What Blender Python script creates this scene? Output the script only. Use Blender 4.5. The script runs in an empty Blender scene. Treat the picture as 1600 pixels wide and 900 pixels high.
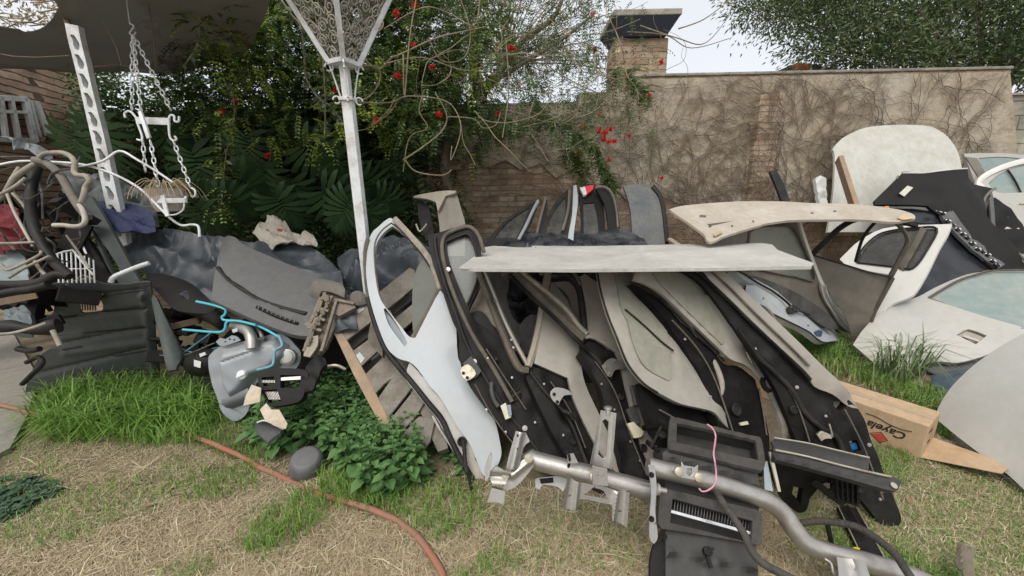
import bpy, bmesh, math, random
import numpy as np
from mathutils import Vector, Matrix, noise
from mathutils.geometry import delaunay_2d_cdt
R = math.radians
SC = bpy.context.scene
COL = SC.collection
# ---------------------------------------------------------------- camera, sky, sun, exposure
CAM_H = 1.55; PITCH = R(13.3); ROLL = R(1.2); FPX = 578.0
cd = bpy.data.cameras.new('camera'); cam = bpy.data.objects.new('camera', cd); COL.objects.link(cam)
cd.sensor_width = 36; cd.lens = 36*FPX/1600; cd.clip_start = .05; cd.clip_end = 600
cam.location = (0, 0, CAM_H)
CM = Matrix.Rotation(math.pi/2-PITCH, 3, 'X') @ Matrix.Rotation(-ROLL, 3, 'Z')
cam.rotation_euler = CM.to_euler()
SC.camera = cam
SUN_EL, SUN_AZ = R(58), R(205)          # soft high light from behind the camera, to the left
w = bpy.data.worlds.new('World'); SC.world = w; w.use_nodes = True
nt = w.node_tree; bg = nt.nodes['Background']; sk = nt.nodes.new('ShaderNodeTexSky')
sk.sky_type = 'NISHITA'; sk.sun_disc = False; sk.sun_elevation = SUN_EL; sk.sun_rotation = SUN_AZ
sk.air_density = 1.0; sk.dust_density = 3.5; sk.ozone_density = .8
veil = nt.nodes.new('ShaderNodeMixRGB'); veil.inputs[0].default_value = .68; veil.inputs[2].default_value = (4.5, 4.4, 4.2, 1)   # thin cloud veil
nt.links.new(sk.outputs[0], veil.inputs[1]); nt.links.new(veil.outputs[0], bg.inputs[0]); bg.inputs[1].default_value = .15
sd = bpy.data.lights.new('sun', 'SUN'); sd.energy = 1.3; sd.angle = R(35); sd.color = (1, .96, .9)
sun = bpy.data.objects.new('sun', sd); COL.objects.link(sun)
_d = Vector((math.sin(SUN_AZ)*math.cos(SUN_EL), math.cos(SUN_AZ)*math.cos(SUN_EL), math.sin(SUN_EL)))
sun.rotation_euler = (-_d).to_track_quat('-Z', 'Y').to_euler(); sun.location = _d*20
SC.view_settings.view_transform = 'Standard'; SC.view_settings.look = 'None'
SC.view_settings.exposure = 0.68; SC.view_settings.gamma = 1

# ---------------------------------------------------------------- geometry of the view (used once, to measure the place)
def ray(px, py):
    v = CM @ Vector(((px-800)/FPX, (450-py)/FPX, -1)); return v
def P(px, py, d): return Vector((0, 0, CAM_H)) + ray(px, py)*d
def Gd(px, py, z=0.):
    r = ray(px, py); return (z-CAM_H)/r.z
def G(px, py, z=0.): return P(px, py, Gd(px, py, z))
def atY(px, py, Y): r = ray(px, py); return P(px, py, Y/r.y)
def atX(px, py, X): r = ray(px, py); return P(px, py, X/r.x)

class Pl:
    """a plane through three measured points (x, y, distance)"""
    def __init__(s, a, b, c):
        pa, pb, pc = P(*a), P(*b), P(*c)
        s.n = (pb-pa).cross(pc-pa).normalized(); s.o = pa
        if s.n.dot(Vector((0, 0, CAM_H))-pa) < 0: s.n = -s.n
    def __call__(s, px, py):
        r = ray(px, py); return P(px, py, s.n.dot(s.o-Vector((0, 0, CAM_H)))/s.n.dot(r))
    def d(s, px, py): return s.n.dot(s.o-Vector((0, 0, CAM_H)))/s.n.dot(ray(px, py))
    def off(s, k):
        q = Pl.__new__(Pl); q.n = s.n.copy(); q.o = s.o+s.n*k; return q

# ---------------------------------------------------------------- objects
WP = {}      # world position of every object origin
def reg(o, parent):
    COL.objects.link(o)
    if parent is not None: o.parent = parent
def thing(name, label, cat, group=None, kind=None, loc=None):
    o = bpy.data.objects.new(name, None); COL.objects.link(o); o.empty_display_size = .1
    tag(o, label, cat, group, kind); WP[o.name] = Vector(loc) if loc else None
    return o
def tag(o, label=None, cat=None, group=None, kind=None):
    if label: o['label'] = label
    if cat: o['category'] = cat
    if group: o['group'] = group
    if kind: o['kind'] = kind
    return o
class MB:
    def __init__(s): s.v = []; s.f = []; s.m = []
    def add(s, vs, fs, mi=0):
        b = len(s.v); s.v.extend([tuple(x) for x in vs]); s.f.extend([tuple(i+b for i in f) for f in fs]); s.m.extend([mi]*len(fs))
    def box(s, c, ax, ay, az, mi=0):
        """box from centre and three half-axis vectors"""
        c = Vector(c); ax = Vector(ax); ay = Vector(ay); az = Vector(az)
        vs = [c+ax*i+ay*j+az*k for k in (-1, 1) for j in (-1, 1) for i in (-1, 1)]
        s.add(vs, [(0, 2, 3, 1), (4, 5, 7, 6), (0, 1, 5, 4), (2, 6, 7, 3), (0, 4, 6, 2), (1, 3, 7, 5)], mi)
    def bar(s, p1, p2, w, h, up=(0, 0, 1), mi=0):
        p1 = Vector(p1); p2 = Vector(p2); d = p2-p1; L = d.length; d.normalize(); up = Vector(up)
        sx = d.cross(up)
        if sx.length < 1e-4: sx = d.cross(Vector((1, 0, 0)))
        sx.normalize(); u = sx.cross(d).normalized()
        s.box((p1+p2)/2, d*L/2, sx*w/2, u*h/2, mi)
    def tube(s, pts, r, n=8, sm=0, mi=0, rf=None, caps=True, rib=0):
        pts = [Vector(p) for p in pts]
        if sm: pts = crom(pts, sm)
        m = len(pts); d0 = (pts[1]-pts[0]).normalized()
        u = d0.cross(Vector((.3, .2, .93))).normalized(); vs = []
        for i, p in enumerate(pts):
            d = (pts[min(i+1, m-1)]-pts[max(i-1, 0)])
            if d.length < 1e-7: d = d0.copy()
            d.normalize(); u = (u-d*u.dot(d))
            if u.length < 1e-5: u = d.cross(Vector((1, 0, 0)))
            u.normalize(); wv = d.cross(u); rr = r*(rf(i/(m-1)) if rf else 1)
            if rib: rr *= 1+rib*(1 if i % 2 else -1)
            for k in range(n):
                a = 2*math.pi*k/n; vs.append(p+u*math.cos(a)*rr+wv*math.sin(a)*rr)
            d0 = d
        fs = [(i*n+k, i*n+(k+1) % n, (i+1)*n+(k+1) % n, (i+1)*n+k) for i in range(m-1) for k in range(n)]
        if caps: fs += [tuple(range(n-1, -1, -1)), tuple(range((m-1)*n, m*n))]
        s.add(vs, fs, mi)
    def sheet(s, out, pl, t=.004, holes=(), cell=9, disp=None, mi=0, mi2=None, sharp=45, sub=3):
        out = smooth_poly(out, sharp, sub); holes = [smooth_poly(h, sharp, sub) for h in holes]
        allp = []; edges = []
        for ring in [out]+holes:
            ring = densify(ring, cell); b = len(allp); allp += ring; k = len(ring)
            edges += [(b+i, b+(i+1) % k) for i in range(k)]
        bx = [p[0] for p in out]; by = [p[1] for p in out]; nb = len(allp); arr = np.array(allp)
        hy = cell*.866; j = 0; y = min(by)
        while y < max(by):
            x = min(bx)+(cell/2 if j % 2 else 0)
            while x < max(bx):
                if inside(x, y, out) and not any(inside(x, y, h) for h in holes):
                    if ((arr[:nb]-(x, y))**2).sum(1).min() > (cell*.5)**2: allp.append((x, y))
                x += cell
            y += hy; j += 1
        V, E, T, ov, oe, of = delaunay_2d_cdt([Vector(p) for p in allp], edges, [], 1, 1e-4)
        T = [t_ for t_ in T if len(t_) == 3]
        keep = []
        for t_ in T:
            c = sum((V[i] for i in t_), Vector((0, 0)))/3
            if inside(c.x, c.y, out) and not any(inside(c.x, c.y, h) for h in holes): keep.append(t_)
        fr = []
        for q in V:
            p = pl(q.x, q.y)
            if disp: p = p+pl.n*disp(q.x, q.y)
            fr.append(p)
        n = len(fr); bk = [p-pl.n*t for p in fr]; ec = {}
        fs = []
        for t_ in keep:
            a, b, c = t_
            if (fr[b]-fr[a]).cross(fr[c]-fr[a]).dot(pl.n) < 0: t_ = (a, c, b)
            fs.append(tuple(t_))
            for e in ((t_[0], t_[1]), (t_[1], t_[2]), (t_[2], t_[0])): ec[e] = 1
        bf = [(c+n, b+n, a+n) for a, b, c in fs]
        rim = [(b, a, a+n, b+n) for (a, b) in ec if (b, a) not in ec]
        s.add(fr+bk, fs+rim, mi); k = len(s.v)-2*n
        s.f += [tuple(i+k for i in f) for f in bf]; s.m += [mi if mi2 is None else mi2]*len(bf)
    def lathe(s, base, axis, prof, n=20, mi=0):
        """prof: list of (radius, along)"""
        base = Vector(base); axis = Vector(axis).normalized(); u = axis.cross(Vector((.31, .2, .9))).normalized(); v = axis.cross(u)
        vs = []
        for r, h in prof:
            for k in range(n):
                a = 2*math.pi*k/n; vs.append(base+axis*h+(u*math.cos(a)+v*math.sin(a))*r)
        m = len(prof)
        fs = [(i*n+k, i*n+(k+1) % n, (i+1)*n+(k+1) % n, (i+1)*n+k) for i in range(m-1) for k in range(n)]
        fs += [tuple(range(n-1, -1, -1)), tuple(range((m-1)*n, m*n))]
        s.add(vs, fs, mi)
    def build(s, name, mat, parent=None, smooth=35, bevel=0, label=None):
        me = bpy.data.meshes.new(name)
        A = np.array(s.v, dtype=float); c = (A.max(0)+A.min(0))/2; c[2] = A[:, 2].min()
        me.from_pydata((A-c).tolist(), [], s.f)
        mats = mat if isinstance(mat, (list, tuple)) else [mat]
        for m_ in mats: me.materials.append(m_)
        if len(mats) > 1: me.polygons.foreach_set('material_index', s.m)
        me.update(); me.validate()
        if smooth: me.shade_smooth(); me.set_sharp_from_angle(angle=R(smooth))
        o = bpy.data.objects.new(name, me); reg(o, parent); WP[o.name] = Vector(c)
        if bevel:
            b = o.modifiers.new('bevel', 'BEVEL'); b.width = bevel; b.segments = 2; b.limit_method = 'ANGLE'; b.angle_limit = R(40)
        if label: o['label'] = label
        return o
def finalize():
    def kids(o): return [c for c in o.children]
    def pts(o):
        r = []
        if o.type == 'MESH':
            c = WP[o.name]; r += [c+Vector(b) for b in o.bound_box]
        for k in kids(o): r += pts(k)
        return r
    bpy.context.view_layer.update()
    for o in list(COL.objects):
        if o.type == 'EMPTY' and WP.get(o.name) is None:
            p = pts(o)
            if p: WP[o.name] = Vector(((min(q.x for q in p)+max(q.x for q in p))/2, (min(q.y for q in p)+max(q.y for q in p))/2, min(q.z for q in p)))
            else: WP[o.name] = Vector((0, 0, 0))
    for o in COL.objects:
        if o.name in WP:
            o.location = WP[o.name] - (WP[o.parent.name] if o.parent else Vector((0, 0, 0)))
def crom(pts, k):
    out = []; n = len(pts)
    for i in range(n-1):
        p0 = pts[max(i-1, 0)]; p1 = pts[i]; p2 = pts[i+1]; p3 = pts[min(i+2, n-1)]
        for j in range(k):
            t = j/k
            out.append(.5*((2*p1)+(p2-p0)*t+(2*p0-5*p1+4*p2-p3)*t*t+(3*p1-p0-3*p2+p3)*t**3))
    out.append(pts[-1]); return out
def smooth_poly(pts, sharp, k):
    n = len(pts); P2 = [Vector(p) for p in pts]; out = []
    cor = []
    for i in range(n):
        a = P2[i]-P2[i-1]; b = P2[(i+1) % n]-P2[i]
        cor.append(a.length > 1e-6 and b.length > 1e-6 and a.angle(b) > R(sharp))
    for i in range(n):
        p1 = P2[i]; p2 = P2[(i+1) % n]
        if cor[i] and cor[(i+1) % n] or k < 2: out.append(tuple(p1)); continue
        p0 = p1 if cor[i] else P2[i-1]; p3 = p2 if cor[(i+1) % n] else P2[(i+2) % n]
        for j in range(k):
            t = j/k
            out.append(tuple(.5*((2*p1)+(p2-p0)*t+(2*p0-5*p1+4*p2-p3)*t*t+(3*p1-p0-3*p2+p3)*t**3)))
    return out
def densify(ring, cell):
    out = []
    for i, p in enumerate(ring):
        q = ring[(i+1) % len(ring)]; L = math.hypot(q[0]-p[0], q[1]-p[1]); k = max(1, int(L/cell))
        out += [(p[0]+(q[0]-p[0])*j/k, p[1]+(q[1]-p[1])*j/k) for j in range(k)]
    return out
def inside(x, y, poly):
    c = False; n = len(poly); j = n-1
    for i in range(n):
        xi, yi = poly[i]; xj, yj = poly[j]
        if (yi > y) != (yj > y) and x < (xj-xi)*(y-yi)/(yj-yi)+xi: c = not c
        j = i
    return c
def sdist(x, y, a, b):
    dx, dy = b[0]-a[0], b[1]-a[1]; t = max(0, min(1, ((x-a[0])*dx+(y-a[1])*dy)/(dx*dx+dy*dy)))
    return math.hypot(x-a[0]-t*dx, y-a[1]-t*dy)
def relief(*items):
    """ridges ('g', a, b, width, height), bulges ('c', a, b, half width, height), bumps ('n', size, height), dents ('r', centre, radius, height)"""
    def f(x, y):
        s = 0
        for it in items:
            k = it[0]
            if k == 'g': d = sdist(x, y, it[1], it[2])/it[3]; s += it[4]*math.exp(-d*d)
            elif k == 'c': d = min(1.6, sdist(x, y, it[1], it[2])/it[3]); s += it[4]*(1-d*d)
            elif k == 'n': s += it[2]*noise.noise(Vector((x/it[1], y/it[1], it[1])))
            elif k == 'r': d = math.hypot(x-it[1][0], y-it[1][1])/it[2]; s += it[3]*math.exp(-d**4)
            elif k == 'f': # folds along a direction
                s += it[4]*abs(math.sin((x*it[1]+y*it[2])/it[3]+2.5*noise.noise(Vector((x/60, y/60, 3)))))
        return s
    return f
def one(name, mat, out, pl, label=None, parent=None, **k):
    bv = k.pop('bevel', 0); sm = k.pop('smooth', 35)
    if globals().get('YM', -999) > 0: out = dd(out)
    m = MB(); m.sheet(out, pl, **k); return m.build(name, mat, parent, sm, bv, label)
def rodpx(name, mat, pts, r, parent=None, n=8, sm=4, label=None, rf=None, rib=0):
    m = MB(); m.tube([P(*p) for p in pts], r, n, sm, 0, rf, rib=rib); return m.build(name, mat, parent, 60, 0, label)

# ---------------------------------------------------------------- materials
MATS = {}
def mat(name, col, rough=.6, metal=0., dust=None, amt=.5, dsc=3., var=.12, vsc=12., bump=.15, bsc=40., spec=.5, coat=0., trans=0., alpha=1., sharp=.25, det=6., grime=.3):
    if name in MATS: return MATS[name]
    m = bpy.data.materials.new(name); m.use_nodes = True; N = m.node_tree.nodes; L = m.node_tree.links; b = N['Principled BSDF']
    tc = N.new('ShaderNodeTexCoord')
    def nz(sc, d=det, r=.6):
        n = N.new('ShaderNodeTexNoise'); n.inputs['Scale'].default_value = sc; n.inputs['Detail'].default_value = d; n.inputs['Roughness'].default_value = r
        L.new(tc.outputs['Object'], n.inputs['Vector']); return n.outputs[0]
    def rng(o, a, b_, c, d):
        r = N.new('ShaderNodeMapRange'); r.inputs[1].default_value = a; r.inputs[2].default_value = b_; r.inputs[3].default_value = c; r.inputs[4].default_value = d
        L.new(o, r.inputs[0]); return r.outputs[0]
    def mix(f, a, b_, mode='MIX'):
        x = N.new('ShaderNodeMix'); x.data_type = 'RGBA'; x.blend_type = mode
        if isinstance(f, float): x.inputs[0].default_value = f
        else: L.new(f, x.inputs[0])
        for i, q in ((6, a), (7, b_)):
            if isinstance(q, tuple): x.inputs[i].default_value = (*q, 1)
            else: L.new(q, x.inputs[i])
        return x.outputs[2]
    c = tuple(col); v = nz(vsc)
    lo = tuple(x*(1-var) for x in c); hi = tuple(min(1, x*(1+var)) for x in c)
    cc = mix(rng(v, .3, .7, 0, 1), lo, hi); rr = None
    if dust:
        f = rng(nz(dsc), .5-amt*.5, .5-amt*.5+sharp, 0, 1)
        f2 = rng(nz(dsc*9, 3), .35, .65, .55, 1); mm = N.new('ShaderNodeMath'); mm.operation = 'MULTIPLY'; L.new(f, mm.inputs[0]); L.new(f2, mm.inputs[1])
        cc = mix(mm.outputs[0], cc, tuple(dust)); rr = rng(mm.outputs[0], 0, 1, rough, min(1, rough+.35)); L.new(rr, b.inputs['Roughness'])
    if dust and alpha == 1:   # specks and drip marks
        mp = N.new('ShaderNodeMapping'); mp.inputs['Scale'].default_value = (1, 1, .22); L.new(tc.outputs['Object'], mp.inputs[0])
        n3 = N.new('ShaderNodeTexNoise'); n3.inputs['Scale'].default_value = 26; n3.inputs['Detail'].default_value = 7; n3.inputs['Roughness'].default_value = .75; L.new(mp.outputs[0], n3.inputs['Vector'])
        cc = mix(rng(n3.outputs[0], .35, .6, grime, 0), cc, tuple(x*.55 for x in c)); sp_n = nz(75, 2, .5)
        cc = mix(rng(sp_n, .70, .76, 0, grime), cc, tuple(x*.45 for x in c))
    L.new(cc, b.inputs['Base Color'])
    if rr is None: b.inputs['Roughness'].default_value = rough
    b.inputs['Metallic'].default_value = metal; b.inputs['Specular IOR Level'].default_value = spec; b.inputs['Coat Weight'].default_value = coat
    b.inputs['Transmission Weight'].default_value = trans; b.inputs['Alpha'].default_value = alpha
    if bump:
        bn = N.new('ShaderNodeBump'); bn.inputs['Strength'].default_value = bump; bn.inputs['Distance'].default_value = .01
        L.new(nz(bsc, 5), bn.inputs['Height']); L.new(bn.outputs[0], b.inputs['Normal'])
    MATS[name] = m; return m
DU = (.36, .32, .26)     # yard dust
white_iron = mat('white_iron', (.72, .75, .76), .5, dust=(.4, .36, .3), amt=.12, dsc=8, bump=.2, grime=.1)
paint_blue = mat('paint_pale_blue', (.34, .38, .41), .4, dust=(.38, .38, .35), amt=.3, dsc=1.5, coat=.1, bump=.02, var=.04, sharp=.6, grime=.1)
paint_white = mat('paint_white', (.62, .625, .59), .28, dust=(.53, .5, .43), amt=.3, dsc=2.5, coat=.2, bump=.04, var=.04, sharp=.5, grime=.1)
paint_champ = mat('paint_champagne', (.29, .27, .235), .32, .25, dust=(.39, .36, .31), amt=.6, dsc=3, bump=.05, var=.06, sharp=.5, grime=.1)
paint_silver = mat('paint_silver', (.40, .40, .375), .34, .3, dust=(.46, .44, .38), amt=.5, dsc=2, bump=.04, var=.05, sharp=.6, grime=.1)
paint_grey = mat('paint_dusty_grey', (.13, .125, .11), .55, .1, dust=(.3, .26, .2), amt=.5, dsc=2, bump=.06, sharp=.6, grime=.1)
black_pl = mat('black_plastic', (.006, .0058, .0056), .55, spec=.25, dust=(.025, .023, .02), amt=.15, dsc=4, bump=.25, bsc=90)
black_fl = mat('black_felt', (.005, .005, .005), .95, dust=(.018, .017, .015), amt=.2, dsc=6, bump=.3, bsc=200, spec=.2)
rubber = mat('rubber', (.008, .0078, .0075), .55, spec=.3, dust=(.045, .04, .034), amt=.2, dsc=8, bump=.1)
rubber_dusty = mat('rubber_dusty', (.05, .045, .038), .7, dust=(.15, .13, .1), amt=.5, dsc=7, bump=.1)
grey_pl = mat('grey_plastic', (.085, .088, .09), .6, dust=(.14, .135, .125), amt=.5, dsc=3, bump=.25, bsc=150, sharp=.6)
dark_pl = mat('dark_grey_plastic', (.035, .04, .042), .5, dust=(.09, .09, .085), amt=.45, dsc=3, bump=.2, bsc=80, sharp=.5)
tray_pl = mat('undertray_plastic', (.07, .078, .083), .45, dust=(.13, .13, .125), amt=.5, dsc=2.5, bump=.3, bsc=110, sharp=.6)
tarp_m = mat('tarp', (.032, .041, .052), .42, dust=(.11, .12, .125), amt=.35, dsc=5, bump=.35, bsc=9, sharp=.5)
bag_m = mat('black_bag', (.014, .018, .024), .25, dust=(.1, .1, .1), amt=.15, dsc=6, bump=.5, bsc=18)
steel = mat('bare_steel', (.47, .455, .43), .33, .8, dust=(.28, .25, .2), amt=.3, dsc=14, sharp=.5, bump=.1)
zinc = mat('zinc_plate', (.6, .56, .44), .35, .7, dust=(.3, .26, .2), amt=.25, dsc=12, bump=.1)
wood_old = mat('weathered_wood', (.13, .108, .082), .85, dust=(.24, .22, .19), amt=.45, dsc=5, bump=.5, bsc=30)
wood_raw = mat('raw_wood', (.36, .25, .15), .8, dust=(.25, .2, .15), amt=.35, dsc=7, bump=.4, bsc=40)
card = mat('cardboard', (.42, .27, .15), .85, dust=(.5, .38, .25), amt=.35, dsc=4, bump=.15, bsc=60, var=.06)
card_pale = mat('pale_cardboard', (.55, .48, .38), .85, dust=(.35, .28, .2), amt=.3, dsc=10, bump=.2)
tank_m = mat('tank_grey', (.28, .31, .34), .42, .2, dust=(.32, .31, .28), amt=.3, dsc=4, bump=.05, var=.05, sharp=.5, grime=.1)
glass_d = mat('dusty_glass', (.17, .2, .17), .22, dust=(.27, .27, .23), amt=.6, dsc=3, bump=.02, coat=.3, alpha=.72, sharp=.7)
glass_c = mat('clear_glass', (.25, .28, .26), .25, bump=0, var=.02, alpha=.38)
glass_teal = mat('teal_glass', (.16, .24, .245), .08, dust=(.34, .34, .29), amt=.6, dsc=1.6, bump=.02, alpha=1, sharp=.5, grime=.1)  # the dust colour here paints a patchy tan reflection into the glass
glass_k = mat('tinted_glass', (.02, .022, .022), .18, dust=(.13, .12, .1), amt=.45, dsc=3, bump=.02, alpha=.9, sharp=.6)
# ---------------------------------------------------------------- materials of the setting
def node_mat(name):
    m = bpy.data.materials.new(name); m.use_nodes = True; return m, m.node_tree.nodes, m.node_tree.links, m.node_tree.nodes['Principled BSDF']
def ramp(N, pts):
    r = N.new('ShaderNodeValToRGB'); e = r.color_ramp.elements
    while len(e) < len(pts): e.new(.5)
    for i, (p, c) in enumerate(pts): e[i].position = p; e[i].color = (*c, 1)
    return r
def brick_mat(name, c1, c2, mort, bw=.25, rh=.075, swap='XZ', bright=1.):
    m, N, L, b = node_mat(name); tc = N.new('ShaderNodeTexCoord'); sp = N.new('ShaderNodeSeparateXYZ'); cb = N.new('ShaderNodeCombineXYZ')
    L.new(tc.outputs['Object'], sp.inputs[0]); L.new(sp.outputs[0 if swap[0] == 'X' else 1], cb.inputs[0]); L.new(sp.outputs[2], cb.inputs[1])
    nz = N.new('ShaderNodeTexNoise'); nz.inputs['Scale'].default_value = 9; nz.inputs['Detail'].default_value = 5; L.new(tc.outputs['Object'], nz.inputs['Vector'])
    dv = N.new('ShaderNodeMixRGB'); dv.inputs[0].default_value = .035; L.new(cb.outputs[0], dv.inputs[1]); L.new(nz.outputs[1], dv.inputs[2])
    bt = N.new('ShaderNodeTexBrick'); bt.inputs['Scale'].default_value = 1; bt.inputs['Brick Width'].default_value = bw; bt.inputs['Row Height'].default_value = rh
    bt.inputs['Mortar Size'].default_value = .009; bt.inputs['Mortar Smooth'].default_value = .5; bt.inputs['Bias'].default_value = -.1
    bt.inputs['Color1'].default_value = (*c1, 1); bt.inputs['Color2'].default_value = (*c2, 1); bt.inputs['Mortar'].default_value = (*mort, 1)
    L.new(dv.outputs[0], bt.inputs['Vector'])
    n2 = N.new('ShaderNodeTexNoise'); n2.inputs['Scale'].default_value = 2.2; n2.inputs['Detail'].default_value = 9; n2.inputs['Roughness'].default_value = .7; L.new(tc.outputs['Object'], n2.inputs['Vector'])
    rp = ramp(N, [(.35, (.5, .48, .45)), (.55, (1.1, 1.05, 1.)), (.7, (1.8, 1.7, 1.5))]); L.new(n2.outputs[0], rp.inputs[0])
    mu = N.new('ShaderNodeMixRGB'); mu.blend_type = 'MULTIPLY'; mu.inputs[0].default_value = .8; L.new(bt.outputs[0], mu.inputs[1]); L.new(rp.outputs[0], mu.inputs[2])
    L.new(mu.outputs[0], b.inputs['Base Color']); b.inputs['Roughness'].default_value = .95; b.inputs['Specular IOR Level'].default_value = .2
    ad = N.new('ShaderNodeMath'); ad.operation = 'MULTIPLY_ADD'; ad.inputs[1].default_value = -1.4; L.new(bt.outputs[1], ad.inputs[0]); L.new(n2.outputs[0], ad.inputs[2])
    bn = N.new('ShaderNodeBump'); bn.inputs['Strength'].default_value = .9; bn.inputs['Distance'].default_value = .03; L.new(ad.outputs[0], bn.inputs['Height']); L.new(bn.outputs[0], b.inputs['Normal'])
    return m
def plaster_mat(name, a, b_, c, grime):
    m, N, L, b = node_mat(name); tc = N.new('ShaderNodeTexCoord')
    def nz(s, d=8, r=.65):
        n = N.new('ShaderNodeTexNoise'); n.inputs['Scale'].default_value = s; n.inputs['Detail'].default_value = d; n.inputs['Roughness'].default_value = r; L.new(tc.outputs['Object'], n.inputs['Vector']); return n.outputs[0]
    r1 = ramp(N, [(.35, a), (.5, b_), (.66, c)]); L.new(nz(.9), r1.inputs[0])
    r2 = ramp(N, [(.36, grime), (.52, (1, 1, 1))]); L.new(nz(3.5, 10, .75), r2.inputs[0])
    mu = N.new('ShaderNodeMixRGB'); mu.blend_type = 'MULTIPLY'; mu.inputs[0].default_value = .85; L.new(r1.outputs[0], mu.inputs[1]); L.new(r2.outputs[0], mu.inputs[2])
    L.new(mu.outputs[0], b.inputs['Base Color']); b.inputs['Roughness'].default_value = .95; b.inputs['Specular IOR Level'].default_value = .2
    bn = N.new('ShaderNodeBump'); bn.inputs['Strength'].default_value = .7; bn.inputs['Distance'].default_value = .04; L.new(nz(11, 10, .7), bn.inputs['Height']); L.new(bn.outputs[0], b.inputs['Normal'])
    return m
m_brick = brick_mat('brick_garden_wall', (.32, .22, .155), (.5, .4, .3), (.36, .32, .26))
m_brick_pink = brick_mat('brick_pilaster', (.4, .29, .21), (.56, .48, .37), (.36, .32, .26), .22, .07)
m_brick_left = brick_mat('brick_outbuilding', (.38, .26, .19), (.56, .43, .34), (.12, .10, .08), .34, .085)
m_plaster = plaster_mat('plaster', (.35, .295, .215), (.43, .375, .29), (.50, .46, .385), (.52, .49, .45))
m_plaster_grey = plaster_mat('plaster_grey', (.25, .25, .22), (.33, .32, .28), (.4, .38, .33), (.5, .48, .44))
def leaf_mat(name, c, c2, rough=.5, tr=.25):
    m, N, L, b = node_mat(name); gi = N.new('ShaderNodeNewGeometry')
    rp = ramp(N, [(0, c), (1, c2)]); L.new(gi.outputs['Random Per Island'], rp.inputs[0])
    L.new(rp.outputs[0], b.inputs['Base Color']); b.inputs['Roughness'].default_value = rough; b.inputs['Specular IOR Level'].default_value = .4
    t = N.new('ShaderNodeBsdfTranslucent'); L.new(rp.outputs[0], t.inputs[0]); mx = N.new('ShaderNodeMixShader'); mx.inputs[0].default_value = tr
    L.new(b.outputs[0], mx.inputs[1]); L.new(t.outputs[0], mx.inputs[2]); L.new(mx.outputs[0], N['Material Output'].inputs[0]); return m
lf_dark = leaf_mat('leaf_dark', (.035, .068, .027), (.1, .165, .055))
lf_mid = leaf_mat('leaf_mid', (.045, .085, .025), (.15, .22, .05))
lf_lime = leaf_mat('leaf_lime', (.2, .3, .04), (.4, .46, .1))
lf_olive = leaf_mat('leaf_olive', (.05, .07, .03), (.15, .19, .08))
lf_monst = leaf_mat('leaf_monstera', (.03, .065, .028), (.06, .125, .045), .35)
lf_weed = leaf_mat('leaf_weed', (.06, .14, .045), (.13, .25, .08), .45)
lf_bluish = leaf_mat('leaf_grey_green', (.07, .1, .065), (.18, .22, .13))
g_green = leaf_mat('grass_green', (.09, .2, .03), (.26, .42, .09), .5, .3)
g_dry = leaf_mat('grass_dry', (.29, .225, .135), (.62, .53, .36), .8, .2)
bark = mat('bark', (.1, .075, .055), .9, dust=(.2, .17, .13), amt=.4, dsc=8, bump=.8, bsc=25)
twig_m = mat('pale_twig', (.36, .3, .2), .8, dust=(.2, .15, .1), amt=.4, dsc=10, bump=.3)
vine_m = mat('vine_stem', (.12, .085, .06), .9, dust=(.2, .16, .115), amt=.5, dsc=6, bump=.4, bsc=60)
petal = leaf_mat('petal_red', (.55, .008, .01), (.8, .03, .03), .6, .3)
# ---------------------------------------------------------------- ground
def m_ground():
    m, N, L, b = node_mat('yard_soil'); tc = N.new('ShaderNodeTexCoord')
    def nz(s, d=9, r=.65):
        n = N.new('ShaderNodeTexNoise'); n.inputs['Scale'].default_value = s; n.inputs['Detail'].default_value = d; n.inputs['Roughness'].default_value = r; L.new(tc.outputs['Object'], n.inputs['Vector']); return n.outputs[0]
    r1 = ramp(N, [(.3, (.11, .088, .06)), (.5, (.2, .16, .11)), (.7, (.31, .26, .18))]); L.new(nz(5), r1.inputs[0])
    r2 = ramp(N, [(.45, (.0, .0, .0)), (.62, (1, 1, 1))]); L.new(nz(.8, 5), r2.inputs[0])
    mx = N.new('ShaderNodeMixRGB'); L.new(r2.outputs[0], mx.inputs[0]); mx.inputs[2].default_value = (.07, .085, .03, 1); L.new(r1.outputs[0], mx.inputs[1])
    mx2 = N.new('ShaderNodeMixRGB'); mx2.inputs[0].default_value = .4; L.new(r1.outputs[0], mx2.inputs[1]); L.new(mx.outputs[0], mx2.inputs[2])
    L.new(mx2.outputs[0], b.inputs['Base Color']); b.inputs['Roughness'].default_value = 1; b.inputs['Specular IOR Level'].default_value = .1
    bn = N.new('ShaderNodeBump'); bn.inputs['Strength'].default_value = .8; bn.inputs['Distance'].default_value = .03; L.new(nz(22, 8, .7), bn.inputs['Height']); L.new(bn.outputs[0], b.inputs['Normal'])
    return m
def gz(x, y): return .018*noise.noise(Vector((x*1.3, y*1.3, 0)))+.008*noise.noise(Vector((x*5, y*5, 1)))
xs = [-120, -60, -30, -15]+[-8+.1*i for i in range(161)]+[15, 30, 60, 120]
ys = [-60, -20, -5]+[-.5+.1*i for i in range(66)]+[8, 14, 30, 60, 140]
m = MB(); vs = [(x, y, gz(x, y) if abs(x) < 7.9 and -.4 < y < 5.9 else 0) for y in ys for x in xs]; nx = len(xs)
m.add(vs, [(j*nx+i, j*nx+i+1, (j+1)*nx+i+1, (j+1)*nx+i) for j in range(len(ys)-1) for i in range(nx-1)])
o = m.build('ground', m_ground()); o['kind'] = 'structure'
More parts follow.
